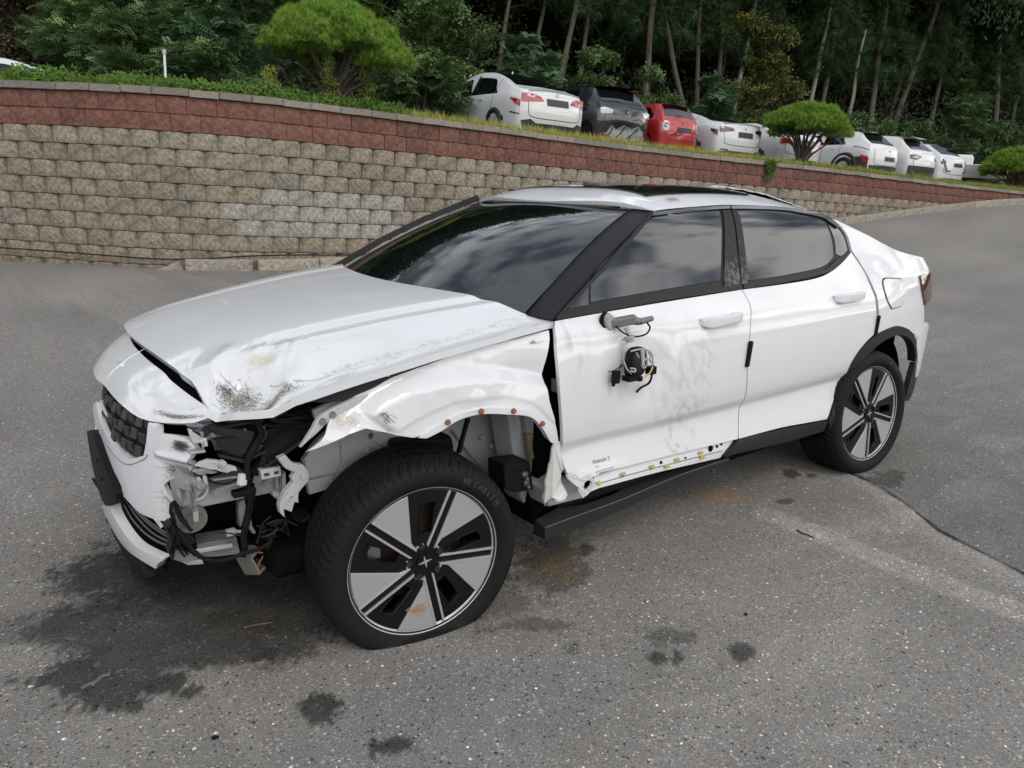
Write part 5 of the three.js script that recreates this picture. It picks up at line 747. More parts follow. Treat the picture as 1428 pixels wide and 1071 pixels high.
skin(fender, 'scuff', 60, 30, (u, v) => { const x = lerp(-.49, -.20, u), y = lerp(.725, .90, v); return V3(x, y, fenderZ(x, y) + .002); }, canvasTex(768, 512, (x, w, h) => { x.clearRect(0, 0, w, h); const R = rng(306), clip = [[424, 622], [448, 604], [466, 587], [485, 575], [512, 572], [540, 572], [560, 585], [566, 606], [545, 603], [524, 598], [509, 595], [484, 602]].map(zHit).map(p => [(p.x + .49) / .29 * w, (1 - (p.y - .725) / .175) * h]); x.beginPath(); clip.forEach((p, i) => i ? x.lineTo(...p) : x.moveTo(...p)); x.closePath(); x.clip(); specks(x, R, 900, 230, 330, 200, 90, [186, 178, 156], .08, 11); strokes(x, R, 40, 230, 330, 190, 80, -.3, 40, [150, 138, 108], .3, 2.5); specks(x, R, 90, 530, 300, 60, 50, [66, 64, 60], .5, 6); strokes(x, R, 30, 520, 300, 80, 50, .6, 26, [60, 58, 54], .6, 2.2); specks(x, R, 300, 330, 330, 260, 100, [110, 100, 78], .4, 1.8); strokes(x, R, 26, 560, 330, 50, 40, .8, 60, [40, 40, 40], .8, 3); }));
sideDecal(fender, 'scuff', [735, 472], .10, .05, canvasTex(256, 128, (x, w, h) => { x.clearRect(0, 0, w, h); const R = rng(307); strokes(x, R, 30, 110, 60, 90, 16, -.25, 50, [80, 70, 56], .7, 2.4); specks(x, R, 40, 120, 60, 90, 20, [90, 76, 60], .6, 2); }), { fn: fenderZ, off: .002 });
// scrape marks raked along the left edge of the bonnet
(() => {
  const tex = canvasTex(1024, 256, (x, w, h) => { x.clearRect(0, 0, w, h); const R = rng(21); for (let i = 0; i < 900; i++) { const t = R(), u = t * w, band = R() < .6 ? 90 + 40 * Math.sin(t * 3) : 180, len = 4 + R() * R() * 46; const dn = Math.max(0, fbm(t * 9, band * .02, 1, 3) + .28); if (R() > dn * 1.6) continue; x.strokeStyle = `rgba(${126 + R() * 50},${120 + R() * 44},${108 + R() * 36},${.15 + R() * .35})`; x.lineWidth = .7 + R() * 1.6; x.beginPath(); const y = band + (R() - .5) * 40; x.moveTo(u, y); x.lineTo(u + (R() - .5) * 4, y - len); x.stroke(); } for (let i = 0; i < 160; i++) { const u = R() * w, y = 70 + R() * 120; x.strokeStyle = `rgba(110,100,85,${.15 + R() * .3})`; x.lineWidth = .7 + R(); x.beginPath(); x.moveTo(u, y); x.lineTo(u + 20 + R() * 60, y - 4 + R() * 4); x.stroke(); } });
  const nx = 60, ny = 14, pos = [], uv = [], idx = []; for (let j = 0; j <= ny; j++) for (let i = 0; i <= nx; i++) { const x = lerp(-.42, .34, i / nx), z = hZ(x) - .135 + .13 * (1 - j / ny); pos.push(x, hoodY(x, z) + .002, z); uv.push(i / nx, j / ny); if (i && j) { const k = j * (nx + 1) + i; idx.push(k - nx - 2, k - nx - 1, k, k - nx - 2, k, k - 1); } }
  const g = new THREE.BufferGeometry(); g.setAttribute('position', new THREE.Float32BufferAttribute(pos, 3)); g.setAttribute('uv', new THREE.Float32BufferAttribute(uv, 2)); g.setIndex(idx); g.computeVertexNormals();
  part(car, 'scrape_marks', g, new THREE.MeshStandardMaterial({ map: tex, transparent: true, roughness: .8, polygonOffset: true, polygonOffsetFactor: -1 }));
})();
// ---- wheels: axis along z, outer rim edge at z = 0
const font = await new FontLoader().loadAsync('fonts/droid/droid_sans_bold.typeface.json');
const RIM = .2665;
function tyreBump() {
  return dataTex(1024, (i, j) => { const v = j / 1024, u = i / 1024; let h = .7; const sh = v > .40 && v < .60;
    if (v > .16 && v < .84) { const w = Math.abs(v - .5); const ph = u * 36 + (w > .2 ? Math.sin(v * 60) * .03 : (v - .5) * 4); const f = ph - Math.floor(ph); if (f < .10 && w > .055 && w < .30) h = .25; if (w < .12) { const f2 = (u * 72 + v * 12) % 1; if (f2 < .08) h = .45; } }
    return [h, h, h]; });
}
M.tread = new THREE.MeshPhysicalMaterial({ specularIntensity: .35, color: new THREE.Color().setRGB(.0105, .0105, .011), roughness: .72, bumpMap: (() => { const t = tyreBump(); t.repeat.set(2, 1); return t; })(), bumpScale: .012 });
M.rimBlack = new THREE.MeshPhysicalMaterial({ color: new THREE.Color().setRGB(.006, .006, .0065), roughness: .25, specularIntensity: .7 });
M.rimSilver = new THREE.MeshStandardMaterial({ color: new THREE.Color().setRGB(.36, .36, .365), roughness: .42, metalness: .2 });
M.rimLine = new THREE.MeshStandardMaterial({ color: new THREE.Color().setRGB(.42, .42, .42), roughness: .4, metalness: .3 });
function tyreGeo(flatY) {                                      // flatY: height of the hub above the ground, sidewall bulging where the tyre has gone down
  const P = [[RIM - .012, -.005], [RIM - .002, .002], [RIM + .006, .006], [RIM + .010, .013], [RIM + .026, .019], [RIM + .044, .018], [RIM + .058, .012], [RIM + .067, .003], [RIM + .073, -.008], [RIM + .078, -.022], [RIM + .0805, -.038], [RIM + .0815, -.050], [RIM + .075, -.052], [RIM + .075, -.060], [RIM + .082, -.062], [RIM + .0835, -.100], [RIM + .076, -.102], [RIM + .076, -.112], [RIM + .0835, -.114], [RIM + .0835, -.140], [RIM + .076, -.142], [RIM + .076, -.152], [RIM + .082, -.154], [RIM + .0805, -.190], [RIM + .076, -.212], [RIM + .064, -.226], [RIM + .04, -.236], [RIM + .01, -.228], [RIM - .012, -.212]];
  const n = 360, pos = [], uv = [], idx = [], m = P.length;
  for (let i = 0; i <= n; i++) { const a = i / n * Math.PI * 2; for (let k = 0; k < m; k++) { let r = P[k][0], z = P[k][1]; if (k >= 8 && k <= 11) { const q = (i + k) % 6; if (q === 0) r -= .006; } else if (k >= 14 && k <= 19) { if ((i + k * 2) % 9 === 0) r -= .005; } let x = Math.cos(a) * r, y = Math.sin(a) * r; const lim = -flatY + .0015; if (y < lim) { const over = lim - y; y = lim - over * .02; const s = clamp(over / .08); if (z > -.12) z += .030 * s * Math.sin(Math.min(1, k / 9) * Math.PI); else z -= .03 * s * Math.sin(Math.min(1, (m - 1 - k) / 6) * Math.PI); } pos.push(x, y, z); uv.push(i / n, k / (m - 1)); } }
  for (let i = 0; i < n; i++) for (let k = 0; k < m - 1; k++) { const o = i * m + k; idx.push(o, o + 1, o + m, o + 1, o + m + 1, o + m); }
  const g = new THREE.BufferGeometry(); g.setAttribute('position', new THREE.Float32BufferAttribute(pos, 3)); g.setAttribute('uv', new THREE.Float32BufferAttribute(uv, 2)); g.setIndex(idx); g.computeVertexNormals(); return g;
}
const lathe = (P, n = 80) => { const g = new THREE.LatheGeometry(P.map(p => V2(p[0], p[1])), n); g.rotateX(Math.PI / 2); return g; };   // lathe y -> z
function wheel(name, pos, ry, rx, spin, flatY, label) {
  const w = new THREE.Group(); w.name = name; if (label) w.userData.label = label; w.position.set(...pos); w.rotation.order = 'YXZ'; w.rotation.set(rx, ry, 0); car.add(w);
  part(w, 'tyre', tyreGeo(flatY), M.tread);
  const R = RIM, rimG = lathe([[R - .016, -.012], [R - .008, -.004], [R - .006, .0005], [R - .002, .0005], [R, -.004]]); part(w, 'rim_edge', rimG, M.rimLine);
  part(w, 'rim_barrel', lathe([[R - .004, -.008], [R - .018, -.02], [R - .026, -.06], [R - .03, -.2], [R - .05, -.21]]), M.rimBlack);
  const pt = (a, c, th) => V2(a * Math.cos(th) + c * Math.sin(th), a * Math.sin(th) - c * Math.cos(th));      // a along the channel, c to its clockwise side
  const disc = new THREE.Shape(); disc.absarc(0, 0, R - .008, 0, Math.PI * 2);
  const wins = [], blades = [], lines = [], facets = [];
  for (let k = 0; k < 5; k++) {
    const th = spin + k * Math.PI * 2 / 5, nx = th - Math.PI * 2 / 5;
    const win = [pt(.078, .062, th), pt(.110, .102, th), pt(.138, .145, th), pt(.128, .166, th), pt(.108, .178, th), pt(.048, .089, th)];
    disc.holes.push(new THREE.Path(win.slice().reverse()));
    const bl = new THREE.Shape([pt(.060, .0175, th), pt(.249, .0175, th), pt(.2465, .04, th), pt(.240, .066, th), pt(.2295, .094, th), pt(.217, .121, th), pt(.205, .140, th), pt(.088, .025, th)]); blades.push(new THREE.ExtrudeGeometry(bl, { depth: .004, bevelEnabled: true, bevelSize: .002, bevelThickness: .002, bevelSegments: 1 }).translate(0, 0, -.010));
    for (const s of [-1, 1]) { const ln = new THREE.Shape([pt(.052, s * .0125, th), pt(.252, s * .0125, th), pt(.252, s * .0182, th), pt(.058, s * .0182, th)]); lines.push(new THREE.ExtrudeGeometry(ln, { depth: .007, bevelEnabled: true, bevelSize: .0008, bevelThickness: .0008, bevelSegments: 1 }).translate(0, 0, -.0095)); }
    { const a = pt(.066, .016, th), b = pt(.0455, .060, th); const ln = new THREE.Shape([pt(.058, .0172, th), pt(.064, .0172, th), pt(.050, .0445, th), pt(.044, .0445, th)]); lines.push(new THREE.ExtrudeGeometry(ln, { depth: .006, bevelEnabled: false }).translate(0, 0, -.0095)); }
    const wv = win.map(p => p.clone()); const cx = wv.reduce((s, p) => s + p.x, 0) / 6, cy = wv.reduce((s, p) => s + p.y, 0) / 6; const ring = new THREE.Shape(wv.map(p => V2(cx + (p.x - cx) * 1.16, cy + (p.y - cy) * 1.10))); ring.holes.push(new THREE.Path(wv.slice().reverse())); facets.push(new THREE.ExtrudeGeometry(ring, { depth: .003, bevelEnabled: true, bevelSize: .002, bevelThickness: .003, bevelSegments: 1 }).translate(0, 0, -.012));
  }
  part(w, 'rim_face', merge([new THREE.ExtrudeGeometry(disc, { depth: .018, bevelEnabled: true, bevelSize: .0015, bevelThickness: .002, bevelSegments: 1, curveSegments: 64 }).translate(0, 0, -.032), ...facets]), M.rimBlack);
  for (const b of blades) { const p = b.attributes.position, u = b.attributes.uv; for (let i = 0; i < p.count; i++) u.setXY(i, p.getX(i) * 6, p.getY(i) * 6); part(w, 'spoke_blade', b, M.rimSilver); }
  part(w, 'spoke_lines', merge(lines), M.rimLine);
  for (let k = 0; k < 5; k++) { const th = spin + k * Math.PI * 2 / 5 - .62, x = .057 * Math.cos(th), y = .057 * Math.sin(th); part(w, 'lug_nut', cyl([x, y, -.02], [x, y, -.001], .0125, .011, 6), M.blackTrim); }
  part(w, 'hub_cap', cyl([0, 0, -.02], [0, 0, -.005], .034, .031, 5), M.rimBlack);
  const star = merge([0, 1, 2, 3].map(k => { const a = k * Math.PI / 2 + .22, s = new THREE.Shape([V2(0, 0), V2(.005, .0035), V2(.024, 0), V2(.005, -.0035)]); return new THREE.ExtrudeGeometry(s, { depth: .003, bevelEnabled: false }).rotateZ(a).translate(0, 0, -.004); })); part(w, 'hub_star', star, M.rimLine);
  part(w, 'brake_disc', merge([cyl([0, 0, -.115], [0, 0, -.098], .172, .172, 40), cyl([0, 0, -.11], [0, 0, -.06], .085, .08, 24)]), new THREE.MeshStandardMaterial({ color: new THREE.Color().setRGB(.06, .03, .022), roughness: .8 }));
  const cal = bx(.07, .16, .07, -.168, 0, -.085, .012); cal.rotateZ(-.05); part(w, 'brake_caliper', cal, new THREE.MeshStandardMaterial({ color: new THREE.Color().setRGB(.30, .31, .32), roughness: .4, metalness: .5 }));
  const txt = [], word = 'MICHELIN', a0 = spin > -9 ? 1.13 : 1.1; for (let i = 0; i < word.length; i++) { const g = new TextGeometry(word[i], { font, size: .019, depth: .0012, curveSegments: 3, bevelEnabled: false }); g.translate(-.008, 0, 0); const a = a0 - i * .073; g.rotateZ(a - Math.PI / 2); g.translate(Math.cos(a) * (R + .026), Math.sin(a) * (R + .026), .0178); txt.push(g); }
  part(w, 'tyre_lettering', merge(txt), new THREE.MeshStandardMaterial({ color: new THREE.Color().setRGB(.036, .036, .036), roughness: .6 }));
  return w;
}
const wFL = wheel('front_wheel', [-.1448, .270, .858], -.164, .0204, 2.42, .268, 'left front wheel steered inwards on a flat tyre');
const wRL = wheel('rear_wheel', [2.654, .330, .962], -.094, -.075, 2.2, .333);
for (const [nm, x, y] of [['front_wheel_001', -.10, .335], ['rear_wheel_001', 2.66, .335]]) { const c = wRL.clone(); c.name = nm; c.position.set(x, y, -.86); c.rotation.set(0, Math.PI, 0); car.add(c); }
// dry straw caught in the lower spokes of the front wheel
(() => { const R = rng(9), gs = []; for (let i = 0; i < 16; i++) { const x = -.075 + R() * .055, y = -.185 + R() * .03, a = (R() - .5) * 1.8; gs.push(cyl([x, y, -.006], [x + .04 * Math.cos(a), y + .04 * Math.sin(a), .002 + R() * .006], .0012, .0008, 4)); } part(wFL, 'straw', merge(gs), new THREE.MeshStandardMaterial({ color: new THREE.Color().setRGB(.42, .24, .10), roughness: .9 })); })();
// ---------------------------------------------------------------- upper lot, hillside, planting
const behind = (x, z) => { const zw = wallZ(clamp(x, -22, 46)); const sl = x < 1.5 ? .70 : 1; return (zw - z) * sl; };
function lotY(x, z) { const d = behind(x, z), n = .25 * fbm(x * .12, z * .12, 3, 3); return LOT_Y + .10 * sstep(.2, 1.6, d) * 0 + .02 * fbm(x * .8, z * .8, 2, 2) + Math.max(0, d - 12.5) * .40 * sstep(12.5, 17, d) + n * sstep(12, 20, d) * 3 + .045 * clamp(d - 1, 0, 11.5) - .84 * sstep(1.15, 2.3, d) * sstep(5, 3, x) * sstep(9, 6, d); }
M.lot = new THREE.MeshStandardMaterial({ color: new THREE.Color().setRGB(.075, .07, .055), roughness: 1 });
M.forestFloor = new THREE.MeshStandardMaterial({ color: new THREE.Color().setRGB(.022, .022, .013), roughness: 1 });
(() => {
  const mk = (d0, d1, nd, mat, name, label) => { const nx = 170, pos = [], uv = [], idx = []; for (let i = 0; i <= nx; i++) { const x = lerp(-40, 110, i / nx), zw = wallZ(clamp(x, -22, 46)) + (x < -22 ? (x + 22) * 1.2 : 0); for (let j = 0; j <= nd; j++) { const z = zw - lerp(d0, d1, Math.pow(j / nd, 1.4)); pos.push(x, lotY(x, z), z); uv.push(x, z); } } for (let i = 0; i < nx; i++) for (let j = 0; j < nd; j++) { const k = i * (nd + 1) + j; idx.push(k, k + nd + 1, k + 1, k + 1, k + nd + 1, k + nd + 2); } const g = new THREE.BufferGeometry(); g.setAttribute('position', new THREE.Float32BufferAttribute(pos, 3)); g.setAttribute('uv', new THREE.Float32BufferAttribute(uv, 2)); g.setIndex(idx); g.computeVertexNormals(); tag(part(scene, name, g, mat), label, null, null, 'structure'); };
  mk(.31, 13, 22, M.lot, 'upper_lot', 'gravel parking terrace above the retaining wall');
  mk(13, 75, 30, M.forestFloor, 'hill', 'dark wooded hillside behind the parked cars');
})();
const rayW = (u, v) => camRay(u, v);
function atBehind(u, v, d) { const r = rayW(u, v); for (let t = 4; t < 120; t += .05) { const p = CAM_POS.clone().addScaledVector(r, t); if (behind(p.x, p.z) > d) return p; } return CAM_POS.clone().addScaledVector(r, 60); }
const tmpO = new THREE.Object3D();
function instanced(parent, name, geo, mat, list, kind) {           // list: [pos, quaternion or euler, scale, colour]
  const m = new THREE.InstancedMesh(geo, mat, list.length); m.name = name;
  list.forEach((e, i) => { tmpO.position.copy(e.p); tmpO.rotation.set(...(e.r || [0, 0, 0])); tmpO.scale.setScalar(e.s || 1); if (e.sv) tmpO.scale.set(...e.sv); tmpO.updateMatrix(); m.setMatrixAt(i, tmpO.matrix); if (e.c) m.setColorAt(i, e.c); });
  m.instanceMatrix.needsUpdate = true; if (m.instanceColor) m.instanceColor.needsUpdate = true; m.castShadow = m.receiveShadow = true; if (kind) m.userData.kind = kind; parent.add(m); return m;
}
function tri3(list) { const g = new THREE.BufferGeometry(); g.setAttribute('position', new THREE.Float32BufferAttribute(list, 3)); g.computeVertexNormals(); return g; }
const leafQuad = (o, d, w, L) => { const s = V3().crossVectors(d, Math.abs(d.y) > .9 ? V3(1, 0, 0) : V3(0, 1, 0)).normalize().multiplyScalar(w), m = o.clone().addScaledVector(d, L * .5), e = o.clone().addScaledVector(d, L), a = m.clone().add(s), b = m.clone().sub(s); return [o, a, e, o, e, b].flatMap(p => [p.x, p.y, p.z]); };
// leaf sprays
const frond = (() => { const R = rng(4), o = []; for (let k = 0; k < 3; k++) { const a = k * 2.1 + R(), dir = V3(Math.cos(a), .15 + .5 * R(), Math.sin(a)).normalize(), L = .9; for (let i = 1; i <= 6; i++) { const t = i / 6, b = dir.clone().multiplyScalar(L * t); b.y -= .30 * t * t; const sd = V3(-dir.z, 0, dir.x).normalize(); for (const s of [-1, 1]) o.push(...leafQuad(b, dir.clone().multiplyScalar(.45).addScaledVector(sd, s).add(V3(0, -.12 + .2 * R(), 0)).normalize(), .055, .34 * (1.15 - .5 * t))); } } return tri3(o); })();
const leafClump = (() => { const R = rng(6), o = []; for (let i = 0; i < 22; i++) { const d = V3(R() * 2 - 1, R() * 1.4 - .45, R() * 2 - 1).normalize(), b = d.clone().multiplyScalar(.25 + .55 * R()), e = V3(R() * 2 - 1, R() - .6, R() * 2 - 1).normalize(); o.push(...leafQuad(b, e, .10 + .06 * R(), .32 + .16 * R())); } return tri3(o); })();
const farClump = (() => { const R = rng(16), o = []; for (let i = 0; i < 56; i++) { const d = V3(R() * 2 - 1, R() * 1.4 - .6, R() * 2 - 1).normalize(), b = d.clone().multiplyScalar(Math.pow(R(), .5)), e = V3(R() * 2 - 1, R() - .6, R() * 2 - 1).normalize(); o.push(...leafQuad(b, e, .045, .17 + .08 * R())); } return tri3(o); })();
const needleTuft = (() => { const R = rng(8), o = []; for (let i = 0; i < 34; i++) { const a = R() * 6.283, e = .05 + 1.35 * R(), d = V3(Math.cos(a) * Math.cos(e), Math.sin(e), Math.sin(a) * Math.cos(e)), s = V3(-Math.sin(a), 0, Math.cos(a)).multiplyScalar(.018), L = .75 + .3 * R(); const b = V3(0, 0, 0), t = d.clone().multiplyScalar(L); o.push(b.x - s.x, b.y, b.z - s.z, b.x + s.x, b.y, b.z + s.z, t.x, t.y, t.z); } return tri3(o); })();
const grassTuft = (() => { const R = rng(12), o = []; for (let i = 0; i < 11; i++) { const a = R() * 6.283, x = (R() - .5) * .3, z = (R() - .5) * .3, w = .012 + .012 * R(), h = .5 + .5 * R(), l = .15 + .35 * R(), dx = Math.cos(a), dz = Math.sin(a), m = [x + dx * l * .35, h * .62, z + dz * l * .35], e = [x + dx * l, h, z + dz * l]; const s = [-dz * w, dx * w]; o.push(x - s[0], 0, z - s[1], x + s[0], 0, z + s[1], m[0] + s[0] * .8, m[1], m[2] + s[1] * .8, x - s[0], 0, z - s[1], m[0] + s[0] * .8, m[1], m[2] + s[1] * .8, m[0] - s[0] * .8, m[1], m[2] - s[1] * .8, m[0] - s[0] * .8, m[1], m[2] - s[1] * .8, m[0] + s[0] * .8, m[1], m[2] + s[1] * .8, ...e); } return tri3(o); })();
const leafMat = (r, g, b) => new THREE.MeshStandardMaterial({ color: new THREE.Color().setRGB(r, g, b), roughness: .85, side: THREE.DoubleSide });
const tint = (R, a = .35, w = 0) => { const k = 1 + a * (R() - .5) * 2; return new THREE.Color().setRGB(k * (1 + w * (R() - .3)), k, k * (1 - .3 * Math.abs(w) * R())); };
M.leafWhite = new THREE.MeshPhysicalMaterial({ specularIntensity: .35, color: 0xffffff, roughness: .85, side: THREE.DoubleSide });
M.bark = new THREE.MeshStandardMaterial({ color: new THREE.Color().setRGB(.12, .105, .085), roughness: 1, bumpMap: stoneBump, bumpScale: .02, map: stoneMap });
M.barkPale = new THREE.MeshStandardMaterial({ color: new THREE.Color().setRGB(.30, .28, .25), roughness: 1, bumpMap: stoneBump, bumpScale: .02, map: stoneMap });
M.barkDark = new THREE.MeshStandardMaterial({ color: new THREE.Color().setRGB(.05, .042, .034), roughness: 1 });
function limb(pts, r0, r1, n = 8) {                         // tapered, slightly crooked trunk or branch
  const c = new THREE.CatmullRomCurve3(pts), k = Math.max(6, pts.length * 4), g = new THREE.TubeGeometry(c, k, 1, n), p = g.attributes.position, ctr = []; for (let i = 0; i <= k; i++) ctr.push(c.getPointAt(i / k));
  for (let i = 0; i < p.count; i++) { const q = Math.floor(i / (n + 1)), t = q / k, o = ctr[q], v = V3(p.getX(i), p.getY(i), p.getZ(i)).sub(o).multiplyScalar(lerp(r0, r1, t) * (1 + .12 * Math.sin(q * 1.7 + i))).add(o); p.setXYZ(i, v.x, v.y, v.z); } g.computeVertexNormals(); return g;
}

// --- grass and weeds on the strip behind the cap stones
(() => {
  const R = rng(31), L = [], L2 = [];
  for (let i = 0; i < 20000; i++) { const x = -3.5 + Math.pow(R(), .8) * 40, d = .34 + R() * R() * 1.9, zw = wallZ(x), z = zw - d / (x < 1.5 ? .75 : 1); const dry = clamp(.35 + .9 * fbm(x * .5, z * .5, 3, 3) + .5 * sstep(4.5, 7, x) * (1 - .5 * sstep(16, 22, x))); if (x < 5 && R() < .55) continue; const c = mix3([.15, .24, .04], [.44, .43, .12], clamp(dry + .4 * (R() - .5))); L.push({ p: V3(x, lotY(x, z) - .03, z), r: [0, R() * 6.28, 0], s: (.20 + .26 * R() * R()) * (x < 5 ? 1.0 : .95), c: new THREE.Color().setRGB(...c) }); }
  const grs = instanced(scene, 'grass', grassTuft, M.leafWhite, L, 'stuff'); grs.userData.label = 'dry yellow-green grass along the top of the retaining wall';
  for (let i = 0; i < 6500; i++) { const x = i < 5600 ? -3.5 + R() * 9.5 : 16 + R() * 6, d = .30 + R() * 1.6, z = wallZ(x) - d / (x < 1.5 ? .72 : 1); const hump = .12 + .30 * Math.max(0, fbm(x * 1.3, 2, 7, 3) + .25); const k = .7 + .6 * R(); L2.push({ p: V3(x, lotY(x, z) + R() * hump * (i < 5600 ? 1 : .5), z), r: [R() * 2, R() * 6.28, 0], s: .10 + .07 * R(), c: new THREE.Color().setRGB(.075 * k, .15 * k, .03 * k) }); }
  const gc = instanced(scene, 'ground_cover', leafClump, M.leafWhite, L2, 'stuff'); gc.userData.label = 'leafy green weeds spilling over the cap stones at the left';
})();
(() => {                                                    // creeper hanging over the red blocks
  const R = rng(14), L = []; for (let i = 0; i < 90; i++) { const t = R() * R() * .55 + R() * .45, p = atBehind(1073 + 3 * Math.sin(t * 5) + (R() - .5) * 15 * (1 - .75 * t), 221 + t * 38, -.10); L.push({ p, r: [R() * 6, R() * 6, 0], s: .06 + .05 * R(), c: new THREE.Color().setRGB(.05 + .05 * R(), .12 + .08 * R(), .03) }); }
  const c = thing('creeper', 'small green creeper hanging down over the red blocks of the wall', 'plant'); instanced(c, 'leaves', leafClump, M.leafWhite, L, 'stuff'); const a = atBehind(1070, 222, .1), b = atBehind(1074, 255, -.10); part(c, 'stem', tube([a, V3((a.x + b.x) / 2, a.y - .1, (a.z + b.z) / 2 + .14), b], .012), M.bark);
})();

// --- trimmed garden pines on the strip
function gardenPine(name, label, base, rx, h, y0, seed, n) {
  const R = rng(seed), t = thing(name, label, 'pine tree', [base.x, base.y, base.z], 'trimmed pines on the wall top'), st = [], L = [], lobes = [];
  for (let k = 0; k < 17; k++) { const a = k * 2.4 + R() * .5, q = Math.sqrt((k + .4) / 17), r = rx * .74 * q; lobes.push([Math.cos(a) * r, y0 + (h - y0) * (.22 + .62 * Math.sqrt(Math.max(0, 1 - q * q * .97))) - .05 * h * R(), Math.sin(a) * r, rx * (.30 + .10 * R())]); }
  for (const [x, y, z, r] of lobes) {
    const k = .45 + .2 * R(); st.push(limb([V3((R() - .5) * .12, -.1, (R() - .5) * .12), V3(x * .22, y * .35, z * .22), V3(x * k + .05, y * .62, z * k), V3(x, y - r * .15, z)], .045 * h * (.6 + .4 * R()), .012, 6));
    for (let i = 0; i < n / 17; i++) { const a = R() * 6.283, e = Math.asin(R() * 1.35 - .35), rr = r * (.66 + .40 * R()) * (1 + .22 * fbm(a * 1.3 + x * 3, e * 2, seed, 2)), p = V3(x + Math.cos(a) * Math.cos(e) * rr, y + Math.sin(e) * rr * .66, z + Math.sin(a) * Math.cos(e) * rr); const m = .62 + .7 * R(); L.push({ p, r: [(R() - .5) * 1.1 - Math.cos(e) * Math.sin(a) * -.6, R() * 6.28, (R() - .5) * 1.1 - Math.cos(e) * Math.cos(a) * .6], s: .085 + .055 * R(), c: new THREE.Color().setRGB(.165 * m * (1 + .3 * R()), .32 * m, .05 * m) }); }
  }
  part(t, 'trunk', merge(st), M.bark); instanced(t, 'crown', needleTuft, M.leafWhite, L, 'stuff'); return t;
}
{ const p = atBehind(464, 137, .75); p.y = lotY(p.x, p.z); gardenPine('garden_pine', 'large trimmed umbrella pine on the wall above the bonnet', p, 1.34, 1.80, .36, 41, 12500); }
{ const p = atBehind(1117, 222, .8); p.y = lotY(p.x, p.z); gardenPine('garden_pine', 'small umbrella pine with bare forked trunk in front of the parked white cars', p, 1.22, 1.66, .60, 42, 9000); }
{ const p = atBehind(1416, 250, .9); p.y = lotY(p.x, p.z); gardenPine('garden_pine', 'low round pine cut by the right edge of the view', p, 1.25, 1.62, .1, 43, 9000); }
{ const p = atBehind(231, 108, 1.0), b = V3(p.x, lotY(p.x, p.z), p.z), q = atBehind(229, 71, 1.0); const t = thing('marker_post', 'thin white marker post standing in the weeds on the wall', 'post', [b.x, b.y, b.z]); part(t, 'pole', cyl([0, 0, 0], [q.x - b.x, q.y - b.y, q.z - b.z], .020, .020, 10), M.paintPlain); part(t, 'cap', cyl([q.x - b.x, q.y - b.y - .05, q.z - b.z], [q.x - b.x, q.y - b.y + .02, q.z - b.z], .03, .03, 10), M.bracket); }
// tall weeds in front of the large pine
(() => { const R = rng(15); for (const [u, v, h, lb] of [[458, 128, .95, 'tall pale weed growing in front of the large pine trunk'], [512, 136, .75, 'yellow-green weed beside the large pine trunk'], [376, 118, .55, 'thin seed-headed weed left of the large pine']]) { const b = atBehind(u, v, .5); b.y = lotY(b.x, b.z); const t = thing('weed', lb, 'weed', [b.x, b.y, b.z]), L = []; for (let i = 0; i < 46; i++) { const y = h * (.25 + .75 * R()); L.push({ p: V3((R() - .5) * .24, y, (R() - .5) * .24), r: [R() * 6, R() * 6, 0], s: .07 + .04 * R(), c: new THREE.Color().setRGB(.15 + .05 * R(), .19 + .05 * R(), .045) }); } instanced(t, 'leaves', leafClump, M.leafWhite, L, 'stuff'); part(t, 'stem', merge([limb([V3(0, -.05, 0), V3(.03, h * .5, .02), V3(-.02, h, 0)], .012, .004, 5), limb([V3(.05, -.05, 0), V3(.1, h * .4, .02), V3(.13, h * .8, .05)], .010, .004, 5)]), M.bark); } })();

// --- broadleaved trees and bushes at the wood's edge
function bush(name, label, u, vTop, wPx, d, col, o = {}) {
  const R = rng(o.seed || Math.floor(u * 7 + vTop)), top = atBehind(u, vTop, d), y0 = lotY(top.x, top.z), h = Math.max(1.2, top.y - y0), dist = top.distanceTo(CAM_POS), rx = wPx / 1020 * dist * .5;
  const t = thing(name, label, o.cat || 'tree', [top.x, y0, top.z], o.group || "trees at the wood's edge"), L = [], n = o.n || 1100, lobes = [];
  for (let k = 0; k < 20; k++) { const a = R() * 6.283, yy = h * (o.low || .06) + h * (.94 - (o.low || .06)) * R(), q = rx * Math.sqrt(Math.max(.12, 1 - Math.pow((yy / h - .42) / .62, 2))) * (.35 + .62 * R()); lobes.push([Math.cos(a) * q, yy, Math.sin(a) * q * .8, (.22 + .2 * R()) * Math.min(rx, h * .6)]); }
  lobes.push([0, h * .93, 0, .2 * rx]);
  const sz = o.size || .30;
  for (let i = 0; i < n; i++) { const [x, y, z, r] = lobes[Math.floor(R() * lobes.length)], dir = V3(R() * 2 - 1, R() * 1.5 - .5, R() * 2 - 1).normalize(), rr = r * Math.pow(R(), .4) * 1.1; const k = .55 + .8 * R(), y1 = R() < (o.yellow || 0) ? .45 : 0; L.push({ p: V3(x + dir.x * rr, Math.max(.05, y + dir.y * rr * .7), z + dir.z * rr), r: [(R() - .5) * 1.2, R() * 6.28, (R() - .5) * 1.2], s: sz * (.7 + .6 * R()), c: new THREE.Color().setRGB(col[0] * k * (1 + 1.6 * y1), col[1] * k * (1 + .5 * y1), col[2] * k) }); }
  instanced(t, 'crown', o.clump ? leafClump : frond, M.leafWhite, L, 'stuff');
  const st = []; for (let k = 0; k < 5; k++) { const l = lobes[k * 3]; st.push(limb([V3((R() - .5) * .3, -.3, (R() - .5) * .3), V3(l[0] * .3, l[1] * .5, l[2] * .3), V3(l[0], l[1], l[2])], .05 + .02 * h * .3, .015, 6)); } part(t, 'trunk', merge(st), M.barkDark);
  return t;
}
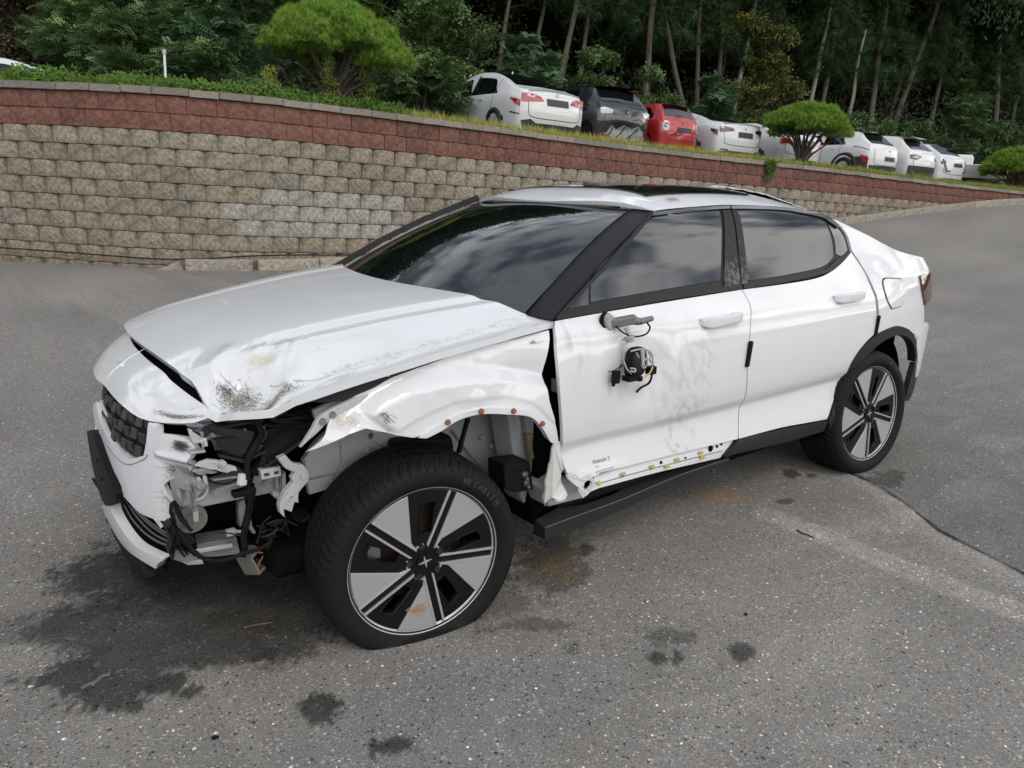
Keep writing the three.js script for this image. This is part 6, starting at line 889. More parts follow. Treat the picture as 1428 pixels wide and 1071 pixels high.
const G1 = [.105, .175, .068], G2 = [.115, .185, .066], G3 = [.115, .150, .048], GB = [.11, .09, .062], G4 = [.095, .180, .088];
bush('brown_tree', 'brownish half-dry tree at the left edge behind the parked sedan', 22, -40, 150, 6.5, GB, { n: 1500, clump: true, size: .22 });
bush('locust_tree', 'locust tree with feathery leaves right of the brown tree', 108, 6, 120, 6.0, G2, { n: 1300 });
bush('locust_tree', 'locust tree directly left of the white marker post', 178, 30, 120, 5.2, G1, { n: 1200 });
bush('locust_tree', 'locust tree rising behind the white marker post', 238, 12, 120, 5.8, G1, { n: 1300 });
bush('locust_tree', 'locust tree between the marker post and the large pine', 305, 18, 130, 5.2, G4, { n: 1400 });
bush('locust_tree', 'tall dark locust tree behind the left side of the large pine', 360, -60, 170, 8.0, G1, { n: 1500 });
bush('locust_tree', 'tall dark locust tree filling the top left behind the others', 170, -70, 260, 9.0, G1, { n: 1900 });
bush('vine_tree', 'vine-covered bright tree peeping over the large pine', 470, -25, 160, 4.2, [.07, .12, .025], { n: 700, low: .7, size: .22 });
bush('broadleaf_tree', 'dense broadleaved tree right of the large pine', 632, 6, 170, 6.0, G2, { n: 2600, clump: true, size: .22, yellow: .06 });
bush('broadleaf_bush', 'dark low bush between the large pine and the white liftback', 590, 92, 110, 4.4, G1, { n: 900, cat: 'bush', group: "bushes at the wood's edge" });
bush('broadleaf_tree', 'broadleaved tree behind the roof of the white liftback', 740, 48, 110, 11, G4, { n: 1300 });
bush('broadleaf_tree', 'rounded light green tree above the black SUV', 832, 66, 80, 11.5, G2, { n: 1600, clump: true, size: .24, yellow: .1 });
bush('broadleaf_bush', 'dark bush above the red hatchback', 915, 98, 90, 11, G2, { n: 1000, clump: true, size: .24, cat: 'bush', group: "bushes at the wood's edge" });
bush('locust_tree', 'blue-green feathery shrub behind the white electric sedan', 985, 104, 80, 11, G4, { n: 1100, cat: 'bush' });
bush('autumn_tree', 'yellow-green tree with orange leaves behind the white electric sedan', 1062, 24, 120, 12, G3, { n: 2600, clump: true, size: .26, yellow: .25 });
bush('broadleaf_tree', 'feathery green tree behind the white utility truck', 1345, 108, 90, 12, G1, { n: 1800 });
bush('broadleaf_bush', 'dark bush behind the small garden pine', 1200, 160, 110, 12, G1, { n: 1000, clump: true, size: .26, cat: 'bush', group: "bushes at the wood's edge" });
bush('broadleaf_bush', 'dark bush above the row of white cars at the right', 1265, 172, 90, 12, G1, { n: 900, clump: true, size: .26, cat: 'bush', group: "bushes at the wood's edge" });
bush('broadleaf_bush', 'dark bush behind the truck bed at the right edge', 1408, 170, 80, 12, G1, { n: 900, clump: true, size: .26, cat: 'bush', group: "bushes at the wood's edge" });
bush('broadleaf_bush', 'dark undergrowth between the locust trees and the large pine', 255, 70, 200, 4.0, G1, { n: 1300, cat: 'bush', group: "bushes at the wood's edge" });
// pines of the wood: [u at the top edge, u and v at the foot, distance behind the wall, width px, pale?]
(() => {
  const R = rng(61);
  const T = [[806, 0, 787, 90, 14, 9, 0, 'slim pine trunk left of the light green tree above the black SUV'], [820, 0, 811, 86, 15, 7, 0, 'second slim pine trunk above the black SUV'], [913, 0, 902, 104, 14, 10, 0, 'straight pine trunk above the red hatchback'], [921, 0, 946, 112, 14, 8, 0, 'pine trunk leaning left above the red hatchback'], [978, 0, 972, 112, 15, 7, 0, 'thin pine trunk above the blue-green shrub'], [1009, 0, 1004, 84, 16, 7, 0, 'thin pine trunk just left of the yellow-green tree'], [1025, 0, 1009, 84, 17, 6, 0, 'thin pine trunk crossing behind the yellow-green tree'], [1053, 0, 1041, 62, 16, 7, 1, 'pale pine trunk over the yellow-green tree'], [1159, 0, 1130, 150, 14, 7, 1, 'pale leaning pine trunk right of the yellow-green tree'], [1173, 0, 1148, 152, 14, 7, 0, 'pine trunk leaning beside the pale one above the small garden pine'], [1206, 42, 1182, 165, 13, 7, 2, 'pale broken dead trunk above the small garden pine'], [1237, 0, 1214, 180, 14, 9, 0, 'thick grey pine trunk above the white crossover'], [1309, 0, 1243, 190, 15, 9, 0, 'strongly leaning pine trunk above the white cars'], [1285, 0, 1236, 178, 16, 8, 0, 'leaning pine trunk left of the strongly leaning one'], [1335, 0, 1300, 160, 17, 7, 0, 'dim leaning pine trunk right of the strongly leaning one'], [1401, 0, 1384, 200, 14, 8, 0, 'upright pine trunk near the right edge of the view'], [1441, 0, 1408, 190, 15, 7, 0, 'pine trunk leaning at the far right edge'], [760, 0, 748, 60, 16, 7, 0, 'dim pine trunk above the white liftback'], [710, 0, 705, 40, 16, 7, 0, 'dim pine trunk left above the white liftback'], [855, 0, 846, 60, 18, 7, 0, 'dim far pine trunk behind the light green tree'], [880, 0, 868, 90, 19, 6, 0, 'dim far pine trunk left of the straight one'], [1090, 0, 1072, 90, 18, 6, 0, 'dim far pine trunk behind the yellow-green tree'], [1120, 0, 1098, 130, 19, 6, 0, 'dim far pine trunk left of the pale leaning one'], [1262, 0, 1262, 170, 19, 6, 0, 'dim far upright pine trunk above the white cars'], [1365, 0, 1345, 150, 19, 6, 0, 'dim far pine trunk behind the feathery green tree']];
  for (const [u0, v0, u1, v1, d, w, kind, label] of T) {
    const a = atBehind(u1, v1, d), r = rayW(u0, v0), dep = a.clone().sub(CAM_POS).dot(camF), b = CAM_POS.clone().addScaledVector(r, dep * 1.0), dir = b.clone().sub(a).normalize(), g0 = lotY(a.x, a.z);
    const foot = a.clone().addScaledVector(dir, -(a.y - g0 + .4) / dir.y), H = kind === 2 ? (b.y - foot.y) / dir.y : (10.5 + 2 * R()) / dir.y, rad = w / 1020 * dep * .5;
    const t = thing(kind === 2 ? 'dead_trunk' : 'pine_tree', label, 'tree', [foot.x, foot.y, foot.z], kind === 2 ? null : 'pines of the dark wood'), pts = []; for (let i = 0; i <= 5; i++) pts.push(dir.clone().multiplyScalar(H * i / 5).add(V3((R() - .5) * .14 * (i % 5 ? 1 : 0), 0, (R() - .5) * .14)));
    part(t, 'trunk', limb(pts, rad * 1.15, kind === 2 ? rad * .4 : rad * .55, 9), kind ? M.barkPale : M.bark);
    if (kind !== 2) { const st = []; for (let k = 0; k < 5; k++) { const y = H * (.28 + .1 * k), c = dir.clone().multiplyScalar(y), an = R() * 6.28, l = .5 + R(); st.push(limb([c, c.clone().add(V3(Math.cos(an) * l * .5, .1, Math.sin(an) * l * .5)), c.clone().add(V3(Math.cos(an) * l, -.05 + .2 * R(), Math.sin(an) * l))], .022, .008, 5)); } part(t, 'dead_branch', merge(st), M.barkDark); const L = [], top = dir.clone().multiplyScalar(H); for (let i = 0; i < 260; i++) { const q = R(), an = R() * 6.28, rr = (1.9 * (1 - q) + .5) * Math.sqrt(R()); L.push({ p: top.clone().add(V3(Math.cos(an) * rr, -5.2 + 5.6 * q, Math.sin(an) * rr)), r: [R() * 3, R() * 6, R() * 3], s: .55 + .35 * R(), c: new THREE.Color().setRGB(.022 + .015 * R(), .045 + .02 * R(), .018) }); } instanced(t, 'crown', needleTuft, M.leafWhite, L, 'stuff'); }
  }
})();
// the wood behind, one dark mass up the hillside
(() => {
  const R = rng(71), L = [], S2 = [];
  for (let i = 0; i < 52000; i++) { const x = -34 + R() * 170, d = 15 + Math.pow(R(), .8) * 40 + (x < 6 ? -3 : 0), z = wallZ(clamp(x, -22, 46)) - d / (x < 1.5 ? .7 : 1), g = lotY(x, z), low = R(), y = low < .45 ? g + R() * 2.2 : g + 2 + R() * (x > 38 ? 15 : 8); const k = .5 + R() * .9; L.push({ p: V3(x, y, z), r: [R() * 6, R() * 6, 0], s: .8 + .9 * R(), c: new THREE.Color().setRGB(.028 * k, .040 * k, .018 * k) }); }
  for (let i = 0; i < 16000; i++) { const x = -30 + R() * 120, d = 13.5 + R() * 26, z = wallZ(clamp(x, -22, 46)) - d / (x < 1.5 ? .7 : 1); const k = .6 + .7 * R(); L.push({ p: V3(x, lotY(x, z) + 8.3 + 3.2 * sstep(8, 20, x) + 2.6 * R() + .6 * noise(x * .4, z * .4, 2), z), r: [R() * 6, R() * 6, 0], s: 1.3 + 1.1 * R(), c: new THREE.Color().setRGB(.03 * k, .05 * k, .02 * k) }); }  // unseen canopy added overhead to shade the wood below
  for (let i = 0; i < 150; i++) { const x = -30 + R() * 115, d = 18 + R() * 30, z = wallZ(clamp(x, -22, 46)) - d; S2.push({ p: V3(x, lotY(x, z) + 4.5, z), r: [(R() - .5) * .12, 0, (R() - .5) * .2], sv: [.09 + .05 * R(), 9.5, .11] }); }
  const w = thing('woodland', 'dense dark wood covering the hillside behind', 'wood'); w.userData.kind = 'stuff';
  instanced(w, 'foliage', farClump, M.leafWhite, L, 'stuff'); instanced(w, 'trunks', new THREE.CylinderGeometry(.8, 1, 1, 7), M.barkDark, S2, 'stuff');
})();

// wooded ridge across the valley behind the photographer, seen only in the car's glass and paint
(() => {
  const pos = [], idx = [], n = 90; for (let i = 0; i <= n; i++) { const a = lerp(-.35, Math.PI + .25, i / n), r = 95 + 12 * Math.sin(i * .7), x = Math.cos(a) * r, z = Math.sin(a) * r + 10, h = 7.5 + 3.2 * fbm(i * .16, 2, 5, 4) + 1.3 * fbm(i * 1.1, 7, 1, 2); pos.push(x, -3, z, x * 1.04, h, z * 1.04, x * 1.5, h * 1.0, z * 1.5); if (i) { const k = (i - 1) * 3; idx.push(k, k + 3, k + 1, k + 1, k + 3, k + 4, k + 1, k + 4, k + 2, k + 2, k + 4, k + 5); } }
  const g = new THREE.BufferGeometry(); g.setAttribute('position', new THREE.Float32BufferAttribute(pos, 3)); g.setIndex(idx); g.computeVertexNormals(); tag(part(scene, 'hill', g, new THREE.MeshStandardMaterial({ color: new THREE.Color().setRGB(.03, .042, .022), roughness: 1, side: THREE.DoubleSide })), 'low wooded ridge across the valley behind the photographer', null, null, 'structure');
})();

// small litter on the asphalt
(() => {
  const at = (u, v) => { const [x, z] = lot(u, v); return V3(x, groundY(x, z), z); };
  const strip = (name, label, cat, pts, r, mat, flat) => { const P = pts.map(p => at(...p)), o = P[0].clone(), t = thing(name, label, cat, [o.x, o.y + r * (flat || 1), o.z]); const g = tube(P.map(p => p.clone().sub(o)), r, 14, 6); if (flat) { const q = g.attributes.position; for (let i = 0; i < q.count; i++) q.setY(i, q.getY(i) * flat); g.computeVertexNormals(); } part(t, 'piece', g, mat); };
  strip('plastic_strip', 'grey strip of torn plastic lying in the dark wet stain at the left', 'debris', [[113, 962], [122, 956], [134, 951], [142, 944], [153, 940]], .009, new THREE.MeshStandardMaterial({ color: new THREE.Color().setRGB(.12, .12, .125), roughness: .6 }), .35);
  strip('twig', 'thin dark twig lying on the asphalt below the rear door', 'twig', [[1111, 740], [1119, 745], [1126, 747], [1134, 751]], .004, M.barkDark);
  strip('dry_stalk', 'dry orange stalk lying on the wet stain left of the front wheel', 'stalk', [[340, 876], [358, 872], [380, 869]], .0026, new THREE.MeshStandardMaterial({ color: new THREE.Color().setRGB(.16, .09, .05), roughness: .9 }));
  const R = rng(404), places = [[300, 1030], [1040, 858]]; places.forEach(([u, v], i) => { const p = at(u, v), t = thing('plastic_crumb', ['black plastic crumb near the bottom edge left of the round stain', 'small black plastic crumb right of the twin dark stains'][i], 'debris', [p.x, p.y + .004, p.z]); const g = new THREE.IcosahedronGeometry(.007 + .003 * R(), 0); g.scale(1.4, .6, 1); g.rotateY(R() * 3); part(t, 'piece', g, M.blackPlastic); });
})();
// ---------------------------------------------------------------- cars parked on the upper lot, tails towards the wall
// local frame: x to the car's right seen from behind, y up, z forward from the rear bumper (placed so that the tail faces the wall)
M.tyre = new THREE.MeshStandardMaterial({ color: new THREE.Color().setRGB(.015, .015, .015), roughness: .85 });
M.carWhite = new THREE.MeshPhysicalMaterial({ color: new THREE.Color().setRGB(.66, .675, .70), roughness: .08, ior: 1.6 });
M.carPearl = new THREE.MeshPhysicalMaterial({ color: new THREE.Color().setRGB(.62, .645, .69), roughness: .08, ior: 1.6 });
M.carBlack = new THREE.MeshPhysicalMaterial({ color: new THREE.Color().setRGB(.012, .014, .019), roughness: .25, clearcoat: 1, clearcoatRoughness: .04 });
M.carRed = new THREE.MeshPhysicalMaterial({ color: new THREE.Color().setRGB(.36, .016, .018), roughness: .4, clearcoat: 1, clearcoatRoughness: .06 });
M.redLamp = new THREE.MeshPhysicalMaterial({ color: new THREE.Color().setRGB(.34, .012, .014), roughness: .15, clearcoat: 1 });
M.darkLamp = new THREE.MeshPhysicalMaterial({ color: new THREE.Color().setRGB(.05, .012, .014), roughness: .15, clearcoat: 1 });
M.clearLamp = new THREE.MeshPhysicalMaterial({ color: new THREE.Color().setRGB(.42, .43, .45), roughness: .15, clearcoat: 1 });
M.plateDark = new THREE.MeshStandardMaterial({ color: new THREE.Color().setRGB(.035, .036, .04), roughness: .6 });
M.chrome = new THREE.MeshStandardMaterial({ color: new THREE.Color().setRGB(.62, .62, .64), roughness: .2, metalness: 1 });
M.gold = new THREE.MeshStandardMaterial({ color: new THREE.Color().setRGB(.45, .30, .08), roughness: .3, metalness: .8 });
M.cladding = new THREE.MeshStandardMaterial({ color: new THREE.Color().setRGB(.035, .036, .038), roughness: .7 });
function gridGeo(nu, nv, f) { const pos = [], uv = [], idx = []; for (let j = 0; j <= nv; j++) for (let i = 0; i <= nu; i++) { const p = f(i / nu, j / nv); pos.push(p.x, p.y, p.z); uv.push(i / nu, j / nv); if (i && j) { const k = j * (nu + 1) + i; idx.push(k - nu - 2, k - nu - 1, k, k - nu - 2, k, k - 1); } } const g = new THREE.BufferGeometry(); g.setAttribute('position', new THREE.Float32BufferAttribute(pos, 3)); g.setAttribute('uv', new THREE.Float32BufferAttribute(uv, 2)); g.setIndex(idx); g.computeVertexNormals(); return g; }
// o: L, W, H, paint, top profile [[z, y]...] along the centre line, belt [[z, y]...], roof half-width ratio, side glass span, rear window span (z0, z1 on the top profile), wheels
function parkedCar(name, label, o) {
  const t = thing(name, label, o.cat || 'car', [0, 0, 0], o.group || null), W2 = o.W / 2; o.doorGap = o.doorGap || [o.side[0][0] + .12, o.side[0][1] + .02, o.side[o.side.length - 1][1] - .1];
  const top = pchip(o.top.map(p => p[0]), o.top.map(p => p[1])), belt = pchip(o.belt.map(p => p[0]), o.belt.map(p => p[1]));
  const plan = pchip([0, .12, .5, 1.1, o.L * .6, o.L - .8, o.L - .3, o.L], [.84, .92, .975, 1, 1, .95, .84, .62]);
  const roofW = o.roofW || .70;
  const sec = (z, q) => {                                         // q 0 centre top .. 1 sill, right half
    const yt = top(z), yb = Math.min(belt(z), yt - .02), w = W2 * plan(z), gh = clamp((yt - yb) / (o.H - o.belt[1][1])), rw = lerp(w * .93, W2 * roofW, Math.min(1, gh * 1.15));
    const K = [[0, yt], [rw * .62, yt - .012 * gh - .01], [rw * .90, yt - .05 * Math.max(gh, .35)], [rw, yt - .10 * Math.max(gh, .3)], [lerp(rw, w * .955, .92), lerp(yt - .1, yb, .96)], [w * .965, yb - .015], [w, yb - .16], [w * 1.0, yb - .32], [w * .985, .36], [w * .95, .22]];
    const T = [0, .16, .26, .30, .52, .545, .64, .75, .94, 1]; let i = 0; while (i < 8 && q > T[i + 1]) i++; const f = clamp((q - T[i]) / (T[i + 1] - T[i])); return [lerp(K[i][0], K[i + 1][0], f), lerp(K[i][1], K[i + 1][1], f)];
  };
  const P = (z, q, s, off = 0) => { const a = sec(z, q); if (off) { const b = sec(z, Math.min(1, q + .01)), c = sec(z, Math.max(0, q - .01)); let nx = -(b[1] - c[1]), ny = b[0] - c[0]; const l = Math.hypot(nx, ny) || 1; a[0] += nx / l * off; a[1] += ny / l * off; } return V3(a[0] * s, a[1], z); };
  const qs = [0, .08, .16, .21, .26, .30, .37, .45, .52, .545, .59, .64, .70, .75, .85, .94, 1], zl = []; for (let i = 0; i <= 46; i++) zl.push(.02 + (o.L - .02) * Math.pow(i / 46, 1.25));
  const half = s => { const pos = [], idx = [], n = qs.length; for (const z of zl) for (const q of qs) { const p = P(z, q, s); pos.push(p.x, p.y, p.z); } for (let i = 0; i < zl.length - 1; i++) for (let k = 0; k < n - 1; k++) { const a = i * n + k; if (s > 0) idx.push(a, a + n, a + 1, a + 1, a + n, a + n + 1); else idx.push(a, a + 1, a + n, a + 1, a + n + 1, a + n); } const g = new THREE.BufferGeometry(); g.setAttribute('position', new THREE.Float32BufferAttribute(pos, 3)); g.setIndex(idx); g.computeVertexNormals(); return g; };
  const yTail = top(.02);
  const wAt = y => { let lo = .2, hi = 1; for (let i = 0; i < 18; i++) { const m = (lo + hi) / 2; if (sec(.02, m)[1] > y) lo = m; else hi = m; } return sec(.02, hi)[0]; };
  const rz = (x, y) => .02 - (.13 + (o.tailBulge ?? .10) * Math.sin(clamp((y - .2) / (yTail - .2)) * Math.PI)) * (1 - Math.pow(clamp(Math.abs(x) / wAt(y)), 2.6)) - (o.bump ? o.bump(x, y) * (1 - Math.pow(clamp(Math.abs(x) / wAt(y)), 6)) : 0);
  const qt = qs.filter(q => q >= .26), tailG = (() => { const nu = 20, pos = [], idx = []; qt.forEach((q, j) => { const a = sec(.02, q); for (let i = 0; i <= nu; i++) { const x = i === 0 ? -a[0] : i === nu ? a[0] : lerp(-a[0], a[0], i / nu); pos.push(x, a[1], i === 0 || i === nu ? .02 : rz(x, a[1])); if (i && j) { const k = j * (nu + 1) + i; idx.push(k - nu - 2, k - nu - 1, k, k - nu - 2, k, k - 1); } } }); const k0 = pos.length / 3, top0 = qs.filter(q => q <= .26); for (let i = 0; i <= nu; i++) { const a = sec(.02, .26), x = lerp(-a[0], a[0], i / nu); let y = yTail; for (let m = 0; m < 20; m++) { const c = sec(.02, m / 20 * .26); if (c[0] <= Math.abs(x) + 1e-6) y = c[1]; } pos.push(i === 0 ? -a[0] : i === nu ? a[0] : x, i === 0 || i === nu ? a[1] : y, .02); if (i) idx.push(k0 + i - 1, k0 + i, i, k0 + i - 1, i, i - 1); } const g = new THREE.BufferGeometry(); g.setAttribute('position', new THREE.Float32BufferAttribute(pos, 3)); g.setIndex(idx); return g; })();
  const weld = list => { const g = mergeVertices(mergeGeometries(list.map(q => { const n = q.index ? q.toNonIndexed() : q; for (const k of Object.keys(n.attributes)) if (k !== 'position') n.deleteAttribute(k); return n; })), 1e-3); g.computeVertexNormals(); return g; };
  part(t, 'body', weld([half(1), half(-1), tailG]), o.paint); part(t, 'floor', bx(o.W * .82, .04, o.L * .92, 0, .22, o.L / 2), M.darkHole);
const tp = (x0, x1, y0, y1, off = .008, n = 6) => gridGeo(n, 3, (u, v) => { const x = lerp(x0, x1, u), y = lerp(y0, y1, v); return V3(x, y, rz(x, y) - off); });          // patch on the tail
  const poly = (pts, off = .010) => panel(outline(pts.map(p => [p[0], p[1], 1]), .06), (x, y) => V3(x, y, rz(x, y) - off - .004), { cell: .06, thick: .022, flip: true });
  const gap = L => part(t, 'panel_gap', tube(cr2(L, .06, false).map(p => V3(p[0], p[1], rz(p[0], p[1]) - .002)), .007, 0, 4), M.plateDark);
  if (o.gaps !== false) { gap([[-W2 * .70, yTail - .06], [-W2 * .70, .62], [-W2 * .60, .50], [0, .48], [W2 * .60, .50], [W2 * .70, .62], [W2 * .70, yTail - .06]]); for (const s of [1, -1]) part(t, 'door_gap', merge(o.doorGap.map(z => tube([.30, .45, .56, .70, .85, .95].map(q => P(z + (q > .6 ? .05 * (q - .6) : 0), q, s, .002)), .006, 14, 4))), M.plateDark); }
  part(t, 'under_bumper', panel(outline([[-W2 * .80, .20, 1], [W2 * .80, .20, 1], [W2 * .80, .30, 1], [W2 * .6, .33, 1], [-W2 * .6, .33, 1], [-W2 * .80, .30, 1]], .08), (x, y) => V3(x, y, rz(x, y) - .012), { cell: .08, thick: .02, flip: true }), M.cladding);
  // glass
  for (const s of [1, -1]) {
    for (const [z0, z1, q0, q1] of o.side) part(t, 'side_window', gridGeo(14, 4, (u, v) => { const z = lerp(z0, z1, u), e = (o.taper || 0) * sstep(.35, 0, u); return P(z, lerp(lerp(q0, q1, e), q1, v), s, .006); }), M.glass);
    if (o.pillar) for (const z of o.pillar) part(t, 'pillar', gridGeo(2, 4, (u, v) => P(z + (u - .5) * .07 + (v - .5) * -.04, lerp(.32, .52, v), s, .010)), M.blackGloss);
    if (o.handles) for (const z of o.handles) { const p = P(z, .60, s, .012); part(t, 'handle', bx(.02, .028, .17, p.x, p.y, p.z, .008), o.paint); }
    if (o.mirrorZ) { const p = P(o.mirrorZ, .535, s, .09); const g = new THREE.SphereGeometry(.09, 12, 8); g.scale(1, .75, .55); g.translate(p.x, p.y + .06, p.z); part(t, 'mirror', g, o.mirrorMat || M.blackGloss); }
  }
  part(t, 'rear_window', gridGeo(14, 10, (u, v) => { const z = lerp(o.rear[0], o.rear[1], v), s = u * 2 - 1, p = P(z, Math.abs(s) * .245, Math.sign(s) || 1, .008); return p; }), M.glass);
  // wheels
  for (const zz of o.wheels) for (const s of [1, -1]) {
    const r = o.wr || .34, w = new THREE.Group(); w.name = numbered('wheel_of_' + name).replace(/.*/, 'wheel'); w.position.set(s * (W2 * .965 - .01), r, zz); w.rotation.y = s > 0 ? Math.PI / 2 : -Math.PI / 2; t.add(w); w.name = 'wheel';
    part(w, 'arch', new THREE.CylinderGeometry(r + .055, r + .055, .012, 28).rotateX(Math.PI / 2).translate(0, .01, .014), M.darkHole);
    part(w, 'tyre', new THREE.TorusGeometry(r - .06, .072, 8, 28).translate(0, 0, .012), M.tyre);
    const sp = []; for (let k = 0; k < 10; k++) { const b = bx(.035, r * .62, .02, 0, r * .36, .03); b.rotateZ(k * Math.PI / 5); sp.push(b); } part(w, 'rim', merge([...sp, new THREE.TorusGeometry(r * .70, .014, 6, 26).translate(0, 0, .032), cyl([0, 0, .02], [0, 0, .05], .06, .05, 12)]), M.rimSilver);
  }
  return { t, tp, poly, P, rz, W2, part: (n, g, m) => part(t, n, g, m), mirrorX: f => [f(1), f(-1)] };
}
const flipX = pts => pts.map(p => [-p[0], p[1]]).reverse();
function park(c, u, v, d, yaw, lift = 0) {                            // tail centre seen at u, a distance d behind the wall face
  const p = atBehind(u, v, d); c.t.position.set(p.x, lotY(p.x, p.z) + .02 + lift, p.z); c.t.rotation.order = 'YXZ'; c.t.rotation.set(-.045, Math.PI + yaw, 0); return c;
}
// white liftback
{
  const c = parkedCar('white_liftback', 'white liftback with long red tail lamps and shark fin aerial, leftmost of the row', { L: 5.0, W: 1.9, H: 1.60, paint: M.carWhite, roofW: .64, top: [[0, .98], [.12, 1.07], [.5, 1.18], [1.0, 1.37], [1.7, 1.55], [2.3, 1.60], [2.9, 1.53], [3.5, 1.22], [3.75, 1.04], [4.4, .96], [5.0, .72]], belt: [[0, .90], [.6, .985], [3.6, .95], [5, .68]], side: [[.95, 2.15, .335, .52], [2.2, 3.25, .335, .52]], taper: .85, pillar: [2.18], rear: [.55, 1.72], wheels: [.95, 4.05], wr: .35, handles: [1.6, 2.6], mirrorZ: 3.2, tailBulge: .12 });
  for (const s of [1, -1]) { const f = s > 0 ? x => x : flipX; c.part('tail_lamp', c.poly(f([[.34, .84], [.80, .80], [.80, .97], [.64, .985], [.42, .93]])), M.redLamp); c.part('tail_lamp_wing', gridGeo(6, 3, (u, v) => c.P(lerp(.03, .34, u), lerp(.58, lerp(.67, .60, u), v), s, .012)), M.redLamp); c.part('reflector', gridGeo(4, 1, (u, v) => c.P(lerp(.03, .30, u), .77 + v * .02, s, .01)), M.darkLamp); }
  c.part('number_plate', c.tp(-.28, .28, .76, .90, .016), M.plateDark); c.part('roundel', new THREE.TorusGeometry(.035, .006, 6, 20).translate(0, .985, c.rz(0, .985) - .012), M.blackGloss); c.part('lower_bumper', c.poly([[-.76, .24], [.76, .24], [.80, .42], [.62, .46], [.5, .38], [-.5, .38], [-.62, .46], [-.80, .42]], .012), M.cladding); c.part('spoiler', gridGeo(12, 2, (u, v) => { const x = lerp(-.66, .66, u); return V3(x, 1.045 + .03 * v - .03 * (x / .66) ** 2, c.rz(x, 1.0) - .01 - .05 * v); }), M.carWhite); c.part('aerial', (() => { const g = new THREE.ConeGeometry(.03, .09, 6); g.scale(1, 1, 2); g.translate(0, 1.59, 1.85); return g; })(), M.carWhite); 
  park(c, 768, 182, 1.7, -.13); c.t.scale.setScalar(1.06);
}
// black SUV with crushed tailgate
{
  const c = parkedCar('black_suv', 'black SUV with crumpled tailgate and torn rear bumper', { L: 4.67, W: 1.88, H: 1.64, paint: M.carBlack, roofW: .68, top: [[0, 1.02], [.10, 1.14], [.35, 1.38], [.55, 1.56], [.75, 1.60], [1.8, 1.64], [2.7, 1.60], [3.4, 1.30], [3.65, 1.12], [4.2, 1.04], [4.67, .78]], belt: [[0, .98], [.5, 1.10], [3.4, 1.0], [4.6, .74]], side: [[.85, 1.75, .335, .50], [1.8, 2.9, .335, .52]], taper: .7, pillar: [1.78], rear: [.13, .52], wheels: [.9, 3.7], wr: .36, handles: [1.4, 2.4], mirrorZ: 2.95, bump: (x, y) => .05 * fbm(x * 4 + 3, y * 5, 2, 3) * sstep(.9, .5, y) - .10 * gauss(x, y, .15, .52, .4, .14) });
  for (const s of [1, -1]) { const f = s > 0 ? x => x : flipX; c.part('tail_lamp', c.poly(f([[.46, .96], [.50, .88], [.76, .86], [.78, .98], [.66, 1.03]])), M.clearLamp); c.part('fog_lamp', c.poly(f([[.56, .36], [.72, .36], [.72, .42], [.56, .42]])), M.redLamp); }
  c.part('spoiler', gridGeo(12, 3, (u, v) => { const x = lerp(-.62, .62, u); return V3(x, 1.575 - .02 * v - .04 * (x / .62) ** 2, .62 - .34 * v); }), M.blackGloss); c.part('badge', new THREE.TorusGeometry(.042, .008, 6, 20).rotateZ(.2).translate(0, .92, c.rz(0, .92) - .012), M.chrome);
  c.part('torn_bumper', c.poly([[-.62, .30], [.55, .28], [.62, .40], [.48, .60], [.30, .52], [.12, .62], [-.12, .56], [-.30, .64], [-.5, .52]], .03), M.primerDark); for (const L of [[[-.3, .60], [-.1, .42], [.0, .32]], [[.1, .60], [.2, .44], [.34, .34]], [[.45, .56], [.5, .44], [.62, .34]]]) c.part('torn_strip', tube(L.map(p => V3(p[0], p[1], c.rz(...p) - .05)), .014, 14, 5), M.blackTrim);
  c.part('roof_rail', merge([1, -1].map(s => tube([[.8, 1.60], [1.6, 1.675], [2.5, 1.65]].map(p => V3(s * .60, p[1], p[0])), .018, 16, 6))), M.blackGloss);
  park(c, 868, 188, 1.8, -.14);
}
